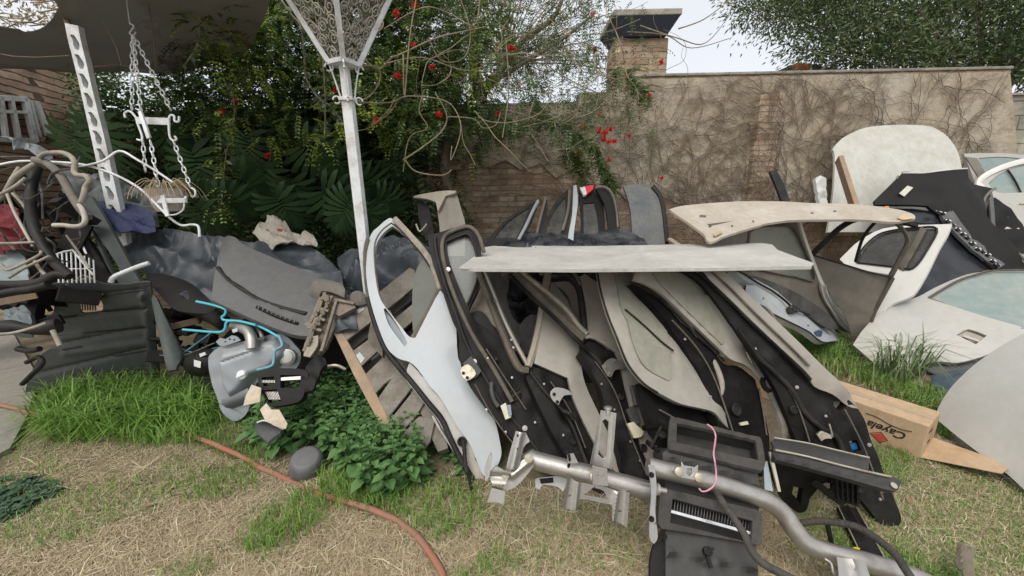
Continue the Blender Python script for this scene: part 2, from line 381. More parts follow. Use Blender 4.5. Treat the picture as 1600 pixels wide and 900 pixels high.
# bare concrete path edge at the left
m_conc = mat('old_concrete', (.17, .165, .15), .9, dust=(.26, .24, .2), amt=.5, dsc=3, bump=.4, bsc=25)
m = MB(); pts = [(-200, 480), (20, 520), (60, 590), (42, 650), (15, 700), (-60, 740), (-300, 780)]
m.add([G(x, y, .03) for x, y in pts]+[G(x, y, .03)-Vector((0, 0, .06)) for x, y in pts], [tuple(range(7))[::-1]]+[(i, i+1, i+8, i+7) for i in range(6)])
o = m.build('path', m_conc, smooth=0); o['kind'] = 'structure'

# ---------------------------------------------------------------- garden wall
WY = 5.6
wallpl = Pl.__new__(Pl); wallpl.o = Vector((0, WY, 0)); wallpl.n = Vector((0, -1, 0))
zt = lambda px, py: atY(px, py, WY).z
xt = lambda px, py=150: atY(px, py, WY).x
xR = xt(1580, 115); H1 = zt(1300, 114); H2 = zt(800, 165); H3 = zt(930, 144); xa = xt(905); xb = xt(985)
wall = thing('garden_wall', 'tall plastered brick garden wall covered in bare climbing stems, behind the car parts', 'wall')
m = MB(); d = .2
for x0, x1, h in ((-8, xa, H2), (xa, xb, H3), (xb, xR, H1)):
    m.box(((x0+x1)/2, WY+d/2+.012, h/2), ((x1-x0)/2, 0, 0), (0, d/2, 0), (0, 0, h/2))
m.build('brickwork', m_brick, wall, 0)
wpl2 = wallpl.off(.015)
rt = atY(1580, 114, WY); 
lo = [(1600, 330), (1540, 322), (1480, 345), (1400, 330), (1335, 352), (1300, 335), (1262, 345), (1238, 362), (1180, 330), (1120, 322), (1060, 318), (1020, 300), (985, 318), (950, 285), (925, 300), (900, 262), (868, 278), (845, 255), (815, 266), (790, 250), (760, 262), (735, 240), (700, 262), (640, 240), (560, 255), (450, 230), (300, 238)]
up = [(300, 176), (500, 170), (800, 165), (904, 162.5), (906, 144.5), (984, 142.8), (986, 124), (1300, 117), (1578, 112)]
o = one('plaster_coat', m_plaster, up+lo, wpl2, parent=wall, t=.02, cell=14, sharp=200, sub=1, disp=relief(('n', 40, .012), ('n', 12, .006)))
m = MB()
m.box(((xt(986)+xR)/2, WY+d/2, H1+.02), ((xR-xt(986))/2+.005, 0, 0), (0, d/2+.012, 0), (0, 0, .018))
m.box(((-8+xa)/2, WY+d/2, H2+.015), ((xa+8)/2, 0, 0), (0, d/2+.012, 0), (0, 0, .016))
m.build('coping', m_plaster_grey, wall, 0, bevel=.008)
m = MB(); px0, px1 = xt(1172, 230), xt(1206, 230); m.box(((px0+px1)/2, WY-.05, (H1-.28)/2), ((px1-px0)/2, 0, 0), (0, .06, 0), (0, 0, (H1-.28)/2)); m.build('pilaster', m_brick_pink, wall, 0, bevel=.015)
# chimney of the barbecue behind the wall
ch = thing('barbecue_chimney', 'square rendered chimney with flared dark hood and slab cap above the wall', 'chimney')
cx0, cx1 = atY(962, 90, 5.85).x, atY(1044, 90, 5.85).x; cz = atY(1000, 58, 5.85).z; cc = (cx0+cx1)/2; hw = (cx1-cx0)/2; cy = 6.1
m = MB(); m.box((cc, cy+.02, cz/2), (hw, 0, 0), (0, .25, 0), (0, 0, cz/2)); m.build('stack', m_brick, ch, 0, bevel=.02)
z2 = atY(1000, 27, 5.75).z; m = MB(); a, b_ = hw*.86, hw*1.2
vs = [(cc+sx*k, cy+sy*k*.9, z) for z, k in ((cz, a), (z2, b_)) for sx, sy in ((-1, -1), (1, -1), (1, 1), (-1, 1))]
m.add(vs, [(0, 1, 5, 4), (1, 2, 6, 5), (2, 3, 7, 6), (3, 0, 4, 7), (0, 3, 2, 1), (4, 5, 6, 7)]); m.build('hood', mat('hood_blue', (.03, .038, .06), .6), ch, 0)
m = MB(); m.box((cc, cy, z2+.04), (hw*1.24, 0, 0), (0, hw*1.1, 0), (0, 0, .038)); m.build('cap', m_plaster_grey, ch, 0, bevel=.01)
# block wall stub at right
bw = thing('block_wall', 'low grey cinder block wall beyond the right end of the plastered wall', 'wall')
m = MB(); z3 = atY(1590, 152, 6.3).z; m.box((9.1, 6.3, z3/2), (2.2, 0, 0), (0, .1, 0), (0, 0, z3/2)); m.build('blockwork', brick_mat('grey_block', (.3, .3, .26), (.36, .34, .29), (.2, .19, .17), .42, .2), bw, 0)
m = MB(); m.box((9.1, 6.3, z3+.02), (2.2, 0, 0), (0, .13, 0), (0, 0, .018)); m.build('coping', m_plaster_grey, bw, 0, bevel=.006)
# neighbour's roof
nr = thing('neighbour_house', 'low dark tiled roof with one orange tile peeking over the wall', 'house')
m = MB(); a = atY(1195, 120, 9); q = [atY(x, y, Y) for x, y, Y in ((1195, 119, 8.6), (1245, 98, 9.6), (1290, 104, 9.6), (1400, 122, 8.6))]
b0 = [Vector((p.x, p.y+.5, 0)) for p in q]; m.add(q+b0, [(0, 1, 2, 3), (0, 4, 5, 1), (1, 5, 6, 2), (2, 6, 7, 3), (3, 7, 4, 0)]); m.build('roof', mat('old_roof', (.1, .085, .07), .9, bump=.8, bsc=8), nr, 0)
m = MB(); t0 = atY(1252, 105, 8.95); m.box(t0, (.14, 0, 0), (0, .1, .02), (0, -.02, .06)); m.build('ridge_tile', mat('orange_tile', (.55, .17, .07), .8), nr, 0, bevel=.01)
# outbuilding at the left
ob = thing('brick_outbuilding', 'reddish brick outbuilding with white barred window at far left', 'building')
opl = Pl((0, 105, 4.4), (140, 110, 5.5), (140, 260, 5.5))
opl.n.z = 0; opl.n.normalize(); opl.o = P(70, 150, 4.9)
one('wall', m_brick_left, [(-260, 78), (138, 112), (138, 420), (-260, 520)], opl, parent=ob, t=.2, cell=40, holes=[[(-40, 152), (38, 156), (52, 222), (-40, 222)]], sharp=10, sub=1)
wf = MB(); op2 = opl.off(.02)
for a, b_, w_ in (((-42, 151), (40, 155), .06), ((38, 153), (55, 222), .06), ((0, 150), (10, 222), .035), ((16, 152), (30, 222), .035), ((-40, 172), (44, 176), .035), ((-40, 216), (54, 220), .06)):
    wf.bar(op2(*a), op2(*b_), w_, .05, opl.n)
w_ = wf.build('window', white_iron, ob, 0, bevel=.004)
one('pane', mat('red_curtain', (.28, .1, .06), .8, dust=(.4, .3, .25), amt=.3), [(-38, 152), (38, 156), (52, 222), (-38, 222)], opl.off(-.12), parent=w_, t=.01, cell=40, sharp=10, sub=1)
m = MB(); m.bar(op2(56, 158), op2(76, 212), .045, .05, opl.n); m.bar(op2(47, 156), op2(62, 214), .03, .03, opl.n); m.build('shutter', white_iron, ob, 0)

# ---------------------------------------------------------------- bare climbing vine on the wall
random.seed(5)
vb = MB(); cnt = 0
def climb(x, z, a, r, L, lvl):
    global cnt
    pts = []; yy = WY-.035; n = int(L/.06); wob = random.uniform(-.25, .25)
    for i in range(n):
        top = H2 if x < xa else H3 if x < xb else H1
        if z > top+.03 or z < .35 or x > xR-.03 or x < -1.2: break
        yo = -.11 if px0-.03 < x < px1+.03 and z < H1-.25 else 0
        pts.append((x, yy+yo-random.uniform(0, .015), z)); x += math.cos(a)*.06; z += math.sin(a)*.06
        a += random.gauss(wob*.3, .22)
        if random.random() < .05: wob = random.uniform(-.5, .5)
        if lvl < 3 and random.random() < .13: climb(x, z, a+random.choice((-1, 1))*random.uniform(.4, 1.1), r*.7, L*.6*random.uniform(.5, 1), lvl+1)
    if len(pts) > 3 and cnt < 1700:
        cnt += 1; vb.tube(pts, r, 5, 0, 0, lambda t: 1-.6*t)
for i in range(165):
    if i < 24: x = xt(1100)+random.gauss(.6, .5); z = .5
    elif i < 60: x = random.uniform(.2, xR); z = random.uniform(.5, 1.6)
    else: x = random.uniform(1., xR); z = random.uniform(1.3, H1-.2)
    climb(x, z, random.choice((R(20), R(160), R(70), R(110), R(45), R(5), R(175)))+random.gauss(0, .3), random.uniform(.0035, .009) if i < 138 else random.uniform(.011, .017), random.uniform(1.2, 3.4), 0)
iv = vb.build('climbing_vine', vine_m, None, 60); tag(iv, 'leafless brown climbing vine branching all over the tan plastered wall', 'climbing plant')
# ================================================================ the central stack of car doors
GRP = 'car doors leaned together in the central stack'
def bolt(mb, p, n, r=.008, h=.006): mb.lathe(p, n, [(r*1.6, 0), (r*1.6, h*.4), (r, h*.4), (r, h), (r*.4, h*1.1)], 8)
def bolts(name, pl, pts, mat_, parent, r=.008):
    for x, y in pts:
        mb = MB(); bolt(mb, pl(x, y), pl.n, r); mb.build(name, mat_, parent, 30)
def dd(pts):
    o = []
    for p in pts:
        p = (p[0], max(p[1], YM))
        if not o or math.hypot(p[0]-o[-1][0], p[1]-o[-1][1]) > .8: o.append(p)
    return o
YM = -999
def line(name, mat_, pl, pts, r, parent, lift=0, n=6, sm=4, rib=0, rf=None):
    if not isinstance(lift, list): pts = dd(pts)
    m = MB(); m.tube([pl(x, y)+pl.n*(lift if not isinstance(lift, list) else lift[i]) for i, (x, y) in enumerate(pts)], r, n, sm, 0, rf, rib=rib); return m.build(name, mat_, parent, 60)
def frame(name, mat_, pl, pts, w, t, parent, lift=0, label=None):
    """flat bent bar following measured points"""
    pts = dd(pts); m = MB(); q = crom([Vector(p) for p in pts], 5); L = []; Rr = []
    for i, p in enumerate(q):
        d = (q[min(i+1, len(q)-1)]-q[max(i-1, 0)]).normalized(); nn = Vector((-d.y, d.x)); ww = w if not callable(w) else w(i/(len(q)-1))
        L.append(tuple(p+nn*ww)); Rr.append(tuple(p-nn*ww))
    m2 = pl.off(lift) if lift else pl; k = len(q)
    pr = [m2(*a) for a in L]; qr = [m2(*a) for a in Rr]
    mid = [(a+b)/2+pl.n*t*.35 for a, b in zip(pr, qr)]
    vs = []
    for a, c, b in zip(pr, mid, qr): vs += [a, c, b, b-pl.n*t, a-pl.n*t]
    fs = []
    for i in range(k-1):
        for j in range(5):
            fs.append((i*5+j, i*5+(j+1) % 5, (i+1)*5+(j+1) % 5, (i+1)*5+j))
    fs += [(4, 3, 2, 1, 0), tuple((k-1)*5+j for j in range(5))]
    m.add(vs, fs); o = m.build(name, mat_, parent, 40); 
    if label: o['label'] = label
    return o
# ---- A: pale blue-white door
A = Pl((752, 742, 2.12), (575, 400, 2.72), (705, 450, 2.62))
dA = thing('car_door', 'pale blue-white car door with empty window frame, leaning beside the wooden pallet', 'car door', GRP)
skin = [(572, 430), (577, 462), (590, 515), (604, 543), (622, 560), (640, 566), (652, 576), (664, 592), (674, 606), (690, 624), (716, 668), (735, 695), (752, 737), (758, 744), (772, 736), (783, 713), (781, 690), (772, 655), (748, 612), (727, 570), (716, 560), (712, 500), (700, 470), (686, 452), (689, 449), (678, 425), (668, 398), (640, 362), (613, 339), (603, 339), (590, 350), (578, 362), (571, 390)]
hole = [(616, 353), (608, 352), (594, 366), (586, 385), (587, 420), (591, 450), (596, 470), (612, 492), (628, 512), (640, 527), (650, 529), (687, 455), (688, 440), (664, 402), (640, 374)]
one('outer_skin', paint_blue, skin, A, parent=dA, t=.03, holes=[hole, [(600, 484), (603, 482), (618, 503), (634, 530), (637, 538), (633, 542), (622, 528), (608, 508)]], cell=8, sharp=60,
    disp=relief(('c', (650, 470), (770, 730), 80, .02), ('g', (716, 560), (765, 640), 14, -.012)))
one('handle_recess', paint_blue, [(598, 482), (603, 480), (620, 503), (636, 530), (639, 540), (632, 545), (620, 530), (606, 508)], A.off(-.02), parent=dA, t=.01, disp=relief(('g', (606, 495), (632, 535), 5, -.02)))
line('keyhole_seal', rubber, A, [(602, 484), (613, 497), (627, 517), (636, 533), (635, 541), (630, 540)], .004, dA, -.004)
frame('window_seal', rubber_dusty, A, [(574, 372), (570, 395), (571, 430), (575, 462), (586, 508), (600, 545)], 2.8, .03, dA, -.012)
frame('window_frame', mat('dusty_frame', (.13, .12, .1), .6, dust=DU, amt=.5), A, [(616, 341), (640, 367), (664, 395), (681, 427), (688, 452)], 4.5, .03, dA, .012)
line('frame_seal', rubber, A, [(612, 350), (628, 362), (650, 388), (664, 405), (672, 418)], .006, dA, .012)
line('inner_frame_seal', rubber_dusty, A, [(612, 349), (596, 362), (586, 383), (587, 420), (592, 455), (597, 471)], .006, dA, .006)
frame('belt_strip', rubber_dusty, A, [(645, 528), (662, 500), (678, 470), (688, 448)], 4., .02, dA, .012)
one('window_glass', mat('grimy_glass', (.06, .07, .058), .3, spec=.25, dust=(.12, .125, .1), amt=.6, dsc=5, bump=0, coat=0, sharp=.7, grime=.15), [(645, 515), (644, 470), (646, 440), (652, 418), (663, 402), (678, 422), (688, 450), (664, 500), (650, 526)], A.off(-.012), parent=dA, t=.006, cell=6, smooth=0)
jamb = [(640, 566), (664, 592), (690, 624), (716, 668), (735, 695), (752, 737), (756, 748), (742, 748), (722, 716), (700, 684), (680, 650), (655, 620), (636, 586)]
one('jamb', mat('jamb_grey', (.42, .44, .44), .45, dust=DU, amt=.35), jamb, A.off(-.012), parent=dA, t=.03, cell=8, disp=relief(('r', (660, 583), 7, -.012), ('r', (681, 606), 7, -.012)))
bolts('bolt', A.off(-.008), [(661, 583), (681, 606), (747, 716), (752, 722)], dark_pl, dA, .012)
line('weatherstrip', rubber, A, [(574, 465), (584, 500), (600, 542), (622, 572), (644, 598), (668, 628), (690, 655), (704, 686), (722, 722), (738, 748)], .017, dA, -.004, 8)
frame('sill_flange', paint_white, A, [(584, 505), (600, 540), (618, 568), (640, 598), (662, 625), (676, 642)], 2, .02, dA, -.035)
frame('sill_flange', paint_white, A, [(676, 650), (688, 672), (700, 690), (716, 716), (730, 742)], 1.6, .02, dA, -.035)
one('latch_cover', rubber_dusty, [(580, 500), (577, 515), (575, 530), (580, 540), (598, 558), (596, 535), (588, 510)], A.off(-.05), parent=dA, t=.05)
line('harness_bellows', rubber, A, [(723, 686), (726, 700), (728, 720), (731, 738)], .012, dA, [0, .03, .05, .05], 10, 6, rib=.13)
m = MB(); m.lathe(A(722, 690)+A.n*.01, A.n, [(.028, 0), (.028, .008), (.018, .014), (.018, .0)], 14); m.build('grommet', rubber, dA, 40)
m = MB(); m.tube([P(731, 738, 2.02), P(734, 752, 2.02), P(738, 775, 2.02), P(735, 800, 1.95), P(742, 812, 1.9)], .009, 6, 4); m.build('wiring', rubber, dA, 60)
# ---- B: black inner door
B = Pl((862, 752, 2.06), (676, 378, 2.52), (742, 372, 2.56))
dB = thing('car_door', 'black inner door side with cream hinge plate, right of the pale blue-white door', 'car door', GRP)
out = [(668, 368), (690, 362), (718, 353), (730, 351), (740, 358), (748, 375), (752, 392), (752, 420), (746, 452), (733, 482), (742, 500), (770, 520), (830, 585), (868, 640), (900, 690), (915, 722), (905, 752), (875, 757), (850, 738), (825, 708), (800, 685), (778, 662), (750, 626), (728, 592), (718, 560), (716, 520), (706, 498), (690, 450), (676, 410), (671, 390)]
hole = [(698, 378), (716, 369), (732, 366), (740, 380), (745, 400), (747, 425), (742, 450), (730, 478), (720, 455), (708, 425), (700, 400)]
one('inner_panel', black_pl, out, B, parent=dB, t=.06, holes=[hole], cell=8, sharp=60,
    disp=relief(('n', 30, .01), ('g', (745, 500), (840, 640), 9, -.018), ('g', (722, 560), (800, 700), 10, .018), ('r', (805, 617), 14, -.02), ('g', (800, 640), (870, 740), 12, .014), ('r', (742, 558), 22, .012)))
line('window_channel', rubber_dusty, B, [(756, 395), (748, 370), (736, 357), (722, 357), (700, 366), (692, 378), (692, 400), (702, 440), (722, 490), (742, 530), (770, 575), (800, 628)], .014, dB, .012, 8)
line('weatherstrip', rubber, B, [(680, 372), (682, 395), (694, 440), (712, 490), (730, 540), (758, 590), (790, 640), (830, 690), (860, 735)], .012, dB, .01, 8)
line('inner_channel', rubber, B, [(697, 378), (716, 370), (731, 367), (741, 385), (746, 410), (745, 440), (730, 476)], .007, dB, .004)
one('quarter_glass', glass_c, [(698, 378), (716, 369), (732, 366), (740, 380), (745, 400), (747, 425), (742, 450), (730, 478), (720, 455), (708, 425), (700, 400)], B.off(-.03), parent=dB, t=.004, cell=14)
h = one('hinge', zinc, [(719, 579), (731, 569), (744, 584), (729, 595)], B.off(.05), parent=dB, t=.006, sharp=100, bevel=.001); bolts('bolt', B.off(.052), [(724, 583), (730, 590)], black_pl, h, .006)
bolts('bolt', B.off(.02), [(741, 565), (820, 669), (700, 421)], steel, dB, .01)
one('hinge_seat', dark_pl, [(723, 568), (736, 556), (752, 580), (742, 592)], B.off(.03), parent=dB, t=.03)
line('harness_bellows', dark_pl, B, [(768, 598), (768, 612), (772, 626), (779, 636)], .014, dB, [.02, .03, .03, .03], 10, 6, rib=.14)
one('plug', mat('plug_cream', (.55, .53, .38), .5), [(782, 634), (790, 629), (799, 652), (790, 656)], B.off(.06), parent=dB, t=.02, bevel=.002, sharp=70)
one('plug', mat('plug_blue', (.18, .24, .28), .5), [(791, 633), (798, 632), (800, 649), (795, 651)], B.off(.065), parent=dB, t=.02, bevel=.002, sharp=70)
m = MB(); m.lathe(B(805, 617)-B.n*.015, B.n, [(.035, 0), (.038, .012), (.028, .02), (.02, .012)], 14); m.bar(B(797, 622)+B.n*.004, B(813, 612)+B.n*.004, .014, .014, B.n); m.build('grommet', rubber, dB, 40)
# ---- C1: small tan trim panel behind door B
C0 = Pl((870, 730, 2.15), (752, 430, 2.6), (830, 440, 2.62))
dT = thing('trim_panel', 'tan and charcoal door lining curving behind the black inner door', 'trim panel')
one('upper_trim', mat('tan_trim', (.27, .22, .17), .7, dust=DU, amt=.5), [(731, 492), (752, 448), (756, 425), (770, 470), (785, 520), (760, 500), (742, 488)], C0, parent=dT, t=.01, cell=10, disp=relief(('n', 25, .01)))
one('lower_trim', mat('charcoal_trim', (.03, .03, .032), .8, bump=.2, bsc=200), [(733, 494), (745, 487), (758, 492), (775, 520), (800, 560), (830, 610), (842, 650), (820, 640), (785, 590), (755, 540), (738, 505)], C0.off(.012), parent=dT, t=.02, cell=9, disp=relief(('c', (745, 495), (830, 640), 30, .025)))
# ---- C
YM = 421
Cp = Pl((985, 760, 2.02), (748, 428, 2.36), (850, 440, 2.45))
dC = thing('car_door', 'champagne car door whose empty triangular window frame touches the left end of the white sheet', 'car door', GRP)
f1 = frame('window_frame', rubber_dusty, Cp, [(748, 400), (750, 425), (762, 458), (778, 500), (797, 545), (812, 574), (826, 578)], 4.5, .03, dC)
f2 = frame('window_frame', paint_champ, Cp, [(757, 400), (758, 424), (772, 458), (788, 498), (806, 535), (824, 568)], 2.6, .02, dC, .012)
bolts('screw', Cp.off(.025), [(773, 470), (799, 531), (802, 543)], steel, dC, .005)
frame('belt_strip', mat('belt_tan', (.3, .26, .2), .6, dust=DU, amt=.6), Cp, [(826, 572), (836, 540), (845, 500), (852, 455), (858, 415)], lambda t: 5, .03, dC, .012)
skin = [(834, 568), (844, 520), (854, 470), (862, 440), (885, 470), (900, 520), (905, 560), (912, 600), (935, 650), (960, 700), (985, 735), (1000, 762), (985, 765), (945, 720), (920, 680), (893, 622), (885, 592), (860, 580)]
one('outer_skin', paint_champ, skin, Cp, parent=dC, t=.02, cell=8, disp=relief(('c', (850, 500), (950, 700), 60, .02), ('g', (888, 470), (892, 600), 12, .008)))
body = [(831, 572), (885, 590), (895, 622), (922, 682), (948, 724), (985, 768), (950, 775), (925, 762), (900, 738), (870, 690), (845, 640), (822, 590)]
one('inner_panel', black_pl, body, Cp.off(-.02), parent=dC, t=.06, cell=8, disp=relief(('n', 20, .012), ('g', (840, 590), (925, 740), 8, .02), ('r', (884, 650), 12, -.02)))
h = one('hinge', steel, [(860, 615), (866, 606), (878, 606), (890, 611), (894, 617), (882, 618), (876, 626), (873, 633), (864, 626)], Cp.off(.035), parent=dC, t=.012, sharp=60, bevel=.001); bolts('bolt', Cp.off(.04), [(866, 616), (871, 628), (876, 603)], black_pl, h, .006)
line('weatherstrip', rubber, Cp, [(828, 582), (850, 612), (876, 640), (892, 665), (906, 700), (920, 735)], .011, dC, .01)
m = MB(); m.tube([Cp(876, 642)+Cp.n*.02, Cp(884, 648)+Cp.n*.05, Cp(892, 656)+Cp.n*.03], .013, 8, 5, rib=.14); m.build('harness_bellows', rubber, dC, 50)
# ---- D
D = Pl((1045, 770, 1.96), (800, 425, 2.26), (915, 430, 2.36))
dD = thing('car_door', 'champagne car door with a thick black window frame bar crossing diagonally', 'car door', GRP)
frame('window_frame', rubber_dusty, D, [(785, 405), (802, 424), (828, 446), (860, 478), (890, 506), (914, 527)], 7.5, .04, dD)
line('frame_edge', rubber, D, [(795, 428), (830, 464), (862, 492), (890, 520), (930, 560), (955, 592)], .014, dD, .0)
frame('frame_lip', mat('dusty_frame', (.13, .12, .1)), D, [(812, 418), (830, 436), (858, 458), (885, 482), (905, 508), (918, 521)], 3, .02, dD, .02)
frame('inner_rail', rubber, D, [(868, 415), (892, 432), (906, 450), (911, 480), (915, 520)], 4, .03, dD, -.01)
frame('belt_strip', rubber_dusty, D, [(880, 410), (896, 425), (908, 445)], 3, .02, dD, .0)
skin = [(906, 432), (914, 428), (930, 440), (975, 470), (1020, 560), (1060, 660), (1060, 760), (1045, 775), (1010, 720), (990, 660), (965, 560), (950, 545), (928, 526), (919, 527), (916, 480)]
one('outer_skin', paint_champ, skin, D, parent=dD, t=.02, cell=9, disp=relief(('c', (940, 480), (1050, 740), 60, .012), ('g', (924, 450), (930, 520), 5, -.008)))
one('skin_lip', paint_champ, [(916, 524), (932, 524), (966, 549), (968, 554), (930, 530), (916, 529)], D.off(.02), parent=dD, t=.02)
body = [(920, 529), (950, 548), (968, 560), (1000, 660), (1030, 730), (1044, 772), (1000, 778), (980, 750), (965, 700), (950, 650), (935, 600), (905, 555)]
one('inner_panel', black_pl, body, D.off(-.015), parent=dD, t=.06, cell=8, disp=relief(('n', 18, .012), ('g', (935, 560), (1010, 740), 9, .02)))
h = one('hinge', steel, [(941, 572), (950, 562), (960, 560), (976, 568), (980, 576), (962, 578), (956, 588), (950, 588)], D.off(.04), parent=dD, t=.012, sharp=60, bevel=.001); bolts('bolt', D.off(.045), [(961, 563), (946, 573), (953, 583)], steel, h, .006)
line('harness_bellows', dark_pl, D, [(984, 604), (986, 620), (988, 636)], .013, dD, [.02, .035, .04], 10, 8, rib=.14)
one('harness_boot', dark_pl, [(980, 640), (990, 634), (998, 645), (1000, 662), (990, 664)], D.off(.05), parent=dD, t=.025, bevel=.003)
one('plug', mat('plug_cream', (.55, .53, .38)), [(981, 662), (990, 659), (1006, 674), (1003, 682), (992, 685)], D.off(.055), parent=dD, t=.02, bevel=.002, sharp=60)
line('arm_rail', rubber, D, [(1000, 668), (1030, 672), (1060, 680)], .012, dD, .03)
# ---- E: the large curved dusty pane door
E = Pl((1140, 672, 1.93), (930, 425, 2.14), (1010, 430, 2.28))
dE = thing('car_door', 'dusty champagne door with curved left edge and greenish dirty glass, middle of the stack', 'car door', GRP)
out = [(926, 400), (927, 425), (933, 458), (945, 495), (960, 530), (975, 565), (988, 585), (1004, 603), (1030, 620), (1056, 634), (1085, 641), (1106, 647), (1122, 662), (1136, 672), (1132, 655), (1113, 628), (1105, 606), (1095, 580), (1086, 560), (1084, 545), (1078, 520), (1060, 490), (1038, 470), (1012, 450), (988, 430), (985, 400)]
one('outer_skin', paint_champ, out, E, parent=dE, t=.018, cell=7, disp=relief(('c', (970, 430), (1090, 620), 85, .05), ('g', (1022, 475), (1045, 590), 3, -.006), ('g', (1034, 475), (1056, 596), 2.5, .006), ('g', (1050, 598), (1002, 575), 2.5, -.004), ('g', (1002, 575), (962, 490), 2, -.006), ('g', (962, 490), (950, 420), 2, -.006)))
one('window_glass', mat('film_glass', (.2, .205, .16), .35, dust=(.33, .31, .25), amt=.5, dsc=4, coat=.1, sharp=.6), [(950, 420), (958, 455), (966, 492), (985, 520), (1010, 540), (1030, 552), (1035, 548), (1032, 515), (1022, 478), (1002, 452), (984, 436), (975, 418)], E.off(.006), parent=dE, t=.004, cell=7, disp=relief(('c', (970, 430), (1090, 620), 85, .05)))
one('window_glass', mat('film_glass', (.2, .205, .15)), [(972, 498), (1000, 525), (1038, 552), (1040, 590), (1036, 598), (1004, 578), (985, 545)], E.off(.006), parent=dE, t=.004, cell=7, disp=relief(('c', (970, 430), (1090, 620), 85, .05)))
m = MB(); bul = relief(('c', (970, 430), (1090, 620), 85, .05))
def onp(pl, x, y, k=0., f=bul): return pl(x, y)+pl.n*(f(x, y)+k)
m.tube([onp(E, 968, 490, .012), onp(E, 995, 514, .012), onp(E, 1022, 540, .012), onp(E, 1040, 554, .012)], .006, 6, 4); m.build('division_bar', rubber, dE, 60)
m = MB(); m.tube([onp(E, x, y, 0) for x, y in [(926, 421), (927, 425), (933, 458), (945, 495), (960, 530), (975, 565), (988, 585), (1004, 603), (1022, 616)]], .006, 6, 4); m.build('edge_seal', rubber, dE, 60)
body = [(1000, 598), (1030, 618), (1056, 632), (1106, 645), (1126, 664), (1140, 690), (1146, 735), (1100, 745), (1056, 720), (1040, 700), (1016, 660)]
one('inner_panel', black_fl, body, E.off(-.045), parent=dE, t=.05, cell=9, disp=relief(('n', 20, .02), ('g', (1050, 640), (1120, 700), 8, -.02)))
hd = MB(); hd.tube([onp(E, 1084, 560, -.005), onp(E, 1094, 566, .03), onp(E, 1104, 588, .035), onp(E, 1110, 610, .03), onp(E, 1113, 626, 0.)], .016, 8, 5, rf=lambda t: .6+.5*math.sin(3.14*t)); hd.build('handle', mat('handle_grey', (.17, .16, .14), .55, dust=DU, amt=.5), dE, 60)
frame('edge_strip', rubber_dusty, E, [(1085, 548), (1098, 585), (1116, 622), (1136, 668)], 3, .03, dE, -.02)
# ---- F
F_ = Pl((1190, 735, 1.86), (990, 430, 2.02), (1090, 440, 2.12))
dF = thing('car_door', 'champagne door with sharp upper left corner and pull handle, right of the curved-edge door', 'car door', GRP)
bulF = relief(('c', (1020, 420), (1170, 600), 75, .04), ('g', (1014, 440), (1122, 545), 2, -.006), ('g', (1012, 415), (1014, 440), 2, -.006), ('g', (1096, 460), (1130, 565), 2.6, -.006), ('g', (1106, 466), (1140, 560), 2.5, .006))
out = [(990, 400), (989, 424), (985, 440), (1004, 447), (1030, 464), (1065, 498), (1100, 532), (1132, 562), (1150, 569), (1166, 580), (1184, 602), (1178, 585), (1160, 560), (1150, 530), (1136, 490), (1124, 465), (1106, 452), (1085, 436), (1062, 420), (1060, 400)]
one('outer_skin', paint_champ, out, F_, parent=dF, t=.018, cell=7, disp=bulF)
one('window_glass', mat('film_glass', (.2, .205, .15)), [(1016, 422), (1018, 438), (1060, 482), (1120, 540), (1122, 530), (1098, 462), (1080, 440), (1060, 424)], F_.off(.006), parent=dF, t=.004, cell=7, disp=bulF)
line('edge_seal', rubber, F_, [(985, 441), (1004, 448), (1030, 466), (1065, 500), (1100, 534), (1132, 564)], .006, dF, .0)
m = MB(); m.tube([onp(F_, x, y, .014, bulF) for x, y in [(1062, 420), (1078, 436), (1090, 450), (1099, 463)]], .014, 6, 4); m.build('belt_strip', rubber, dF, 60)
body = [(988, 443), (1030, 468), (1065, 503), (1100, 537), (1132, 568), (1150, 572), (1170, 586), (1184, 604), (1200, 680), (1206, 735), (1190, 745), (1150, 740), (1120, 660), (1095, 590), (1070, 545), (1030, 488), (1000, 455)]
one('inner_panel', black_fl, body, F_.off(-.02), parent=dF, t=.06, cell=9, disp=relief(('n', 22, .015), ('g', (1090, 560), (1180, 700), 9, .02), ('g', (1140, 580), (1195, 690), 5, .015)))
line('panel_seam', rubber_dusty, F_, [(1186, 606), (1192, 640), (1198, 680)], .004, dF, .0)
hd = MB(); hd.tube([onp(F_, 1153, 540, -.005, bulF), onp(F_, 1164, 545, .03, bulF), onp(F_, 1174, 560, .035, bulF), onp(F_, 1180, 578, 0., bulF)], .016, 8, 5, rf=lambda t: .6+.5*math.sin(3.14*t)); hd.build('handle', mat('handle_grey', (.17, .16, .14)), dF, 60)
one('clip', mat('plug_cream', (.55, .53, .38)), [(1156, 661), (1168, 658), (1170, 663), (1158, 665)], F_.off(.01), parent=dF, t=.01)
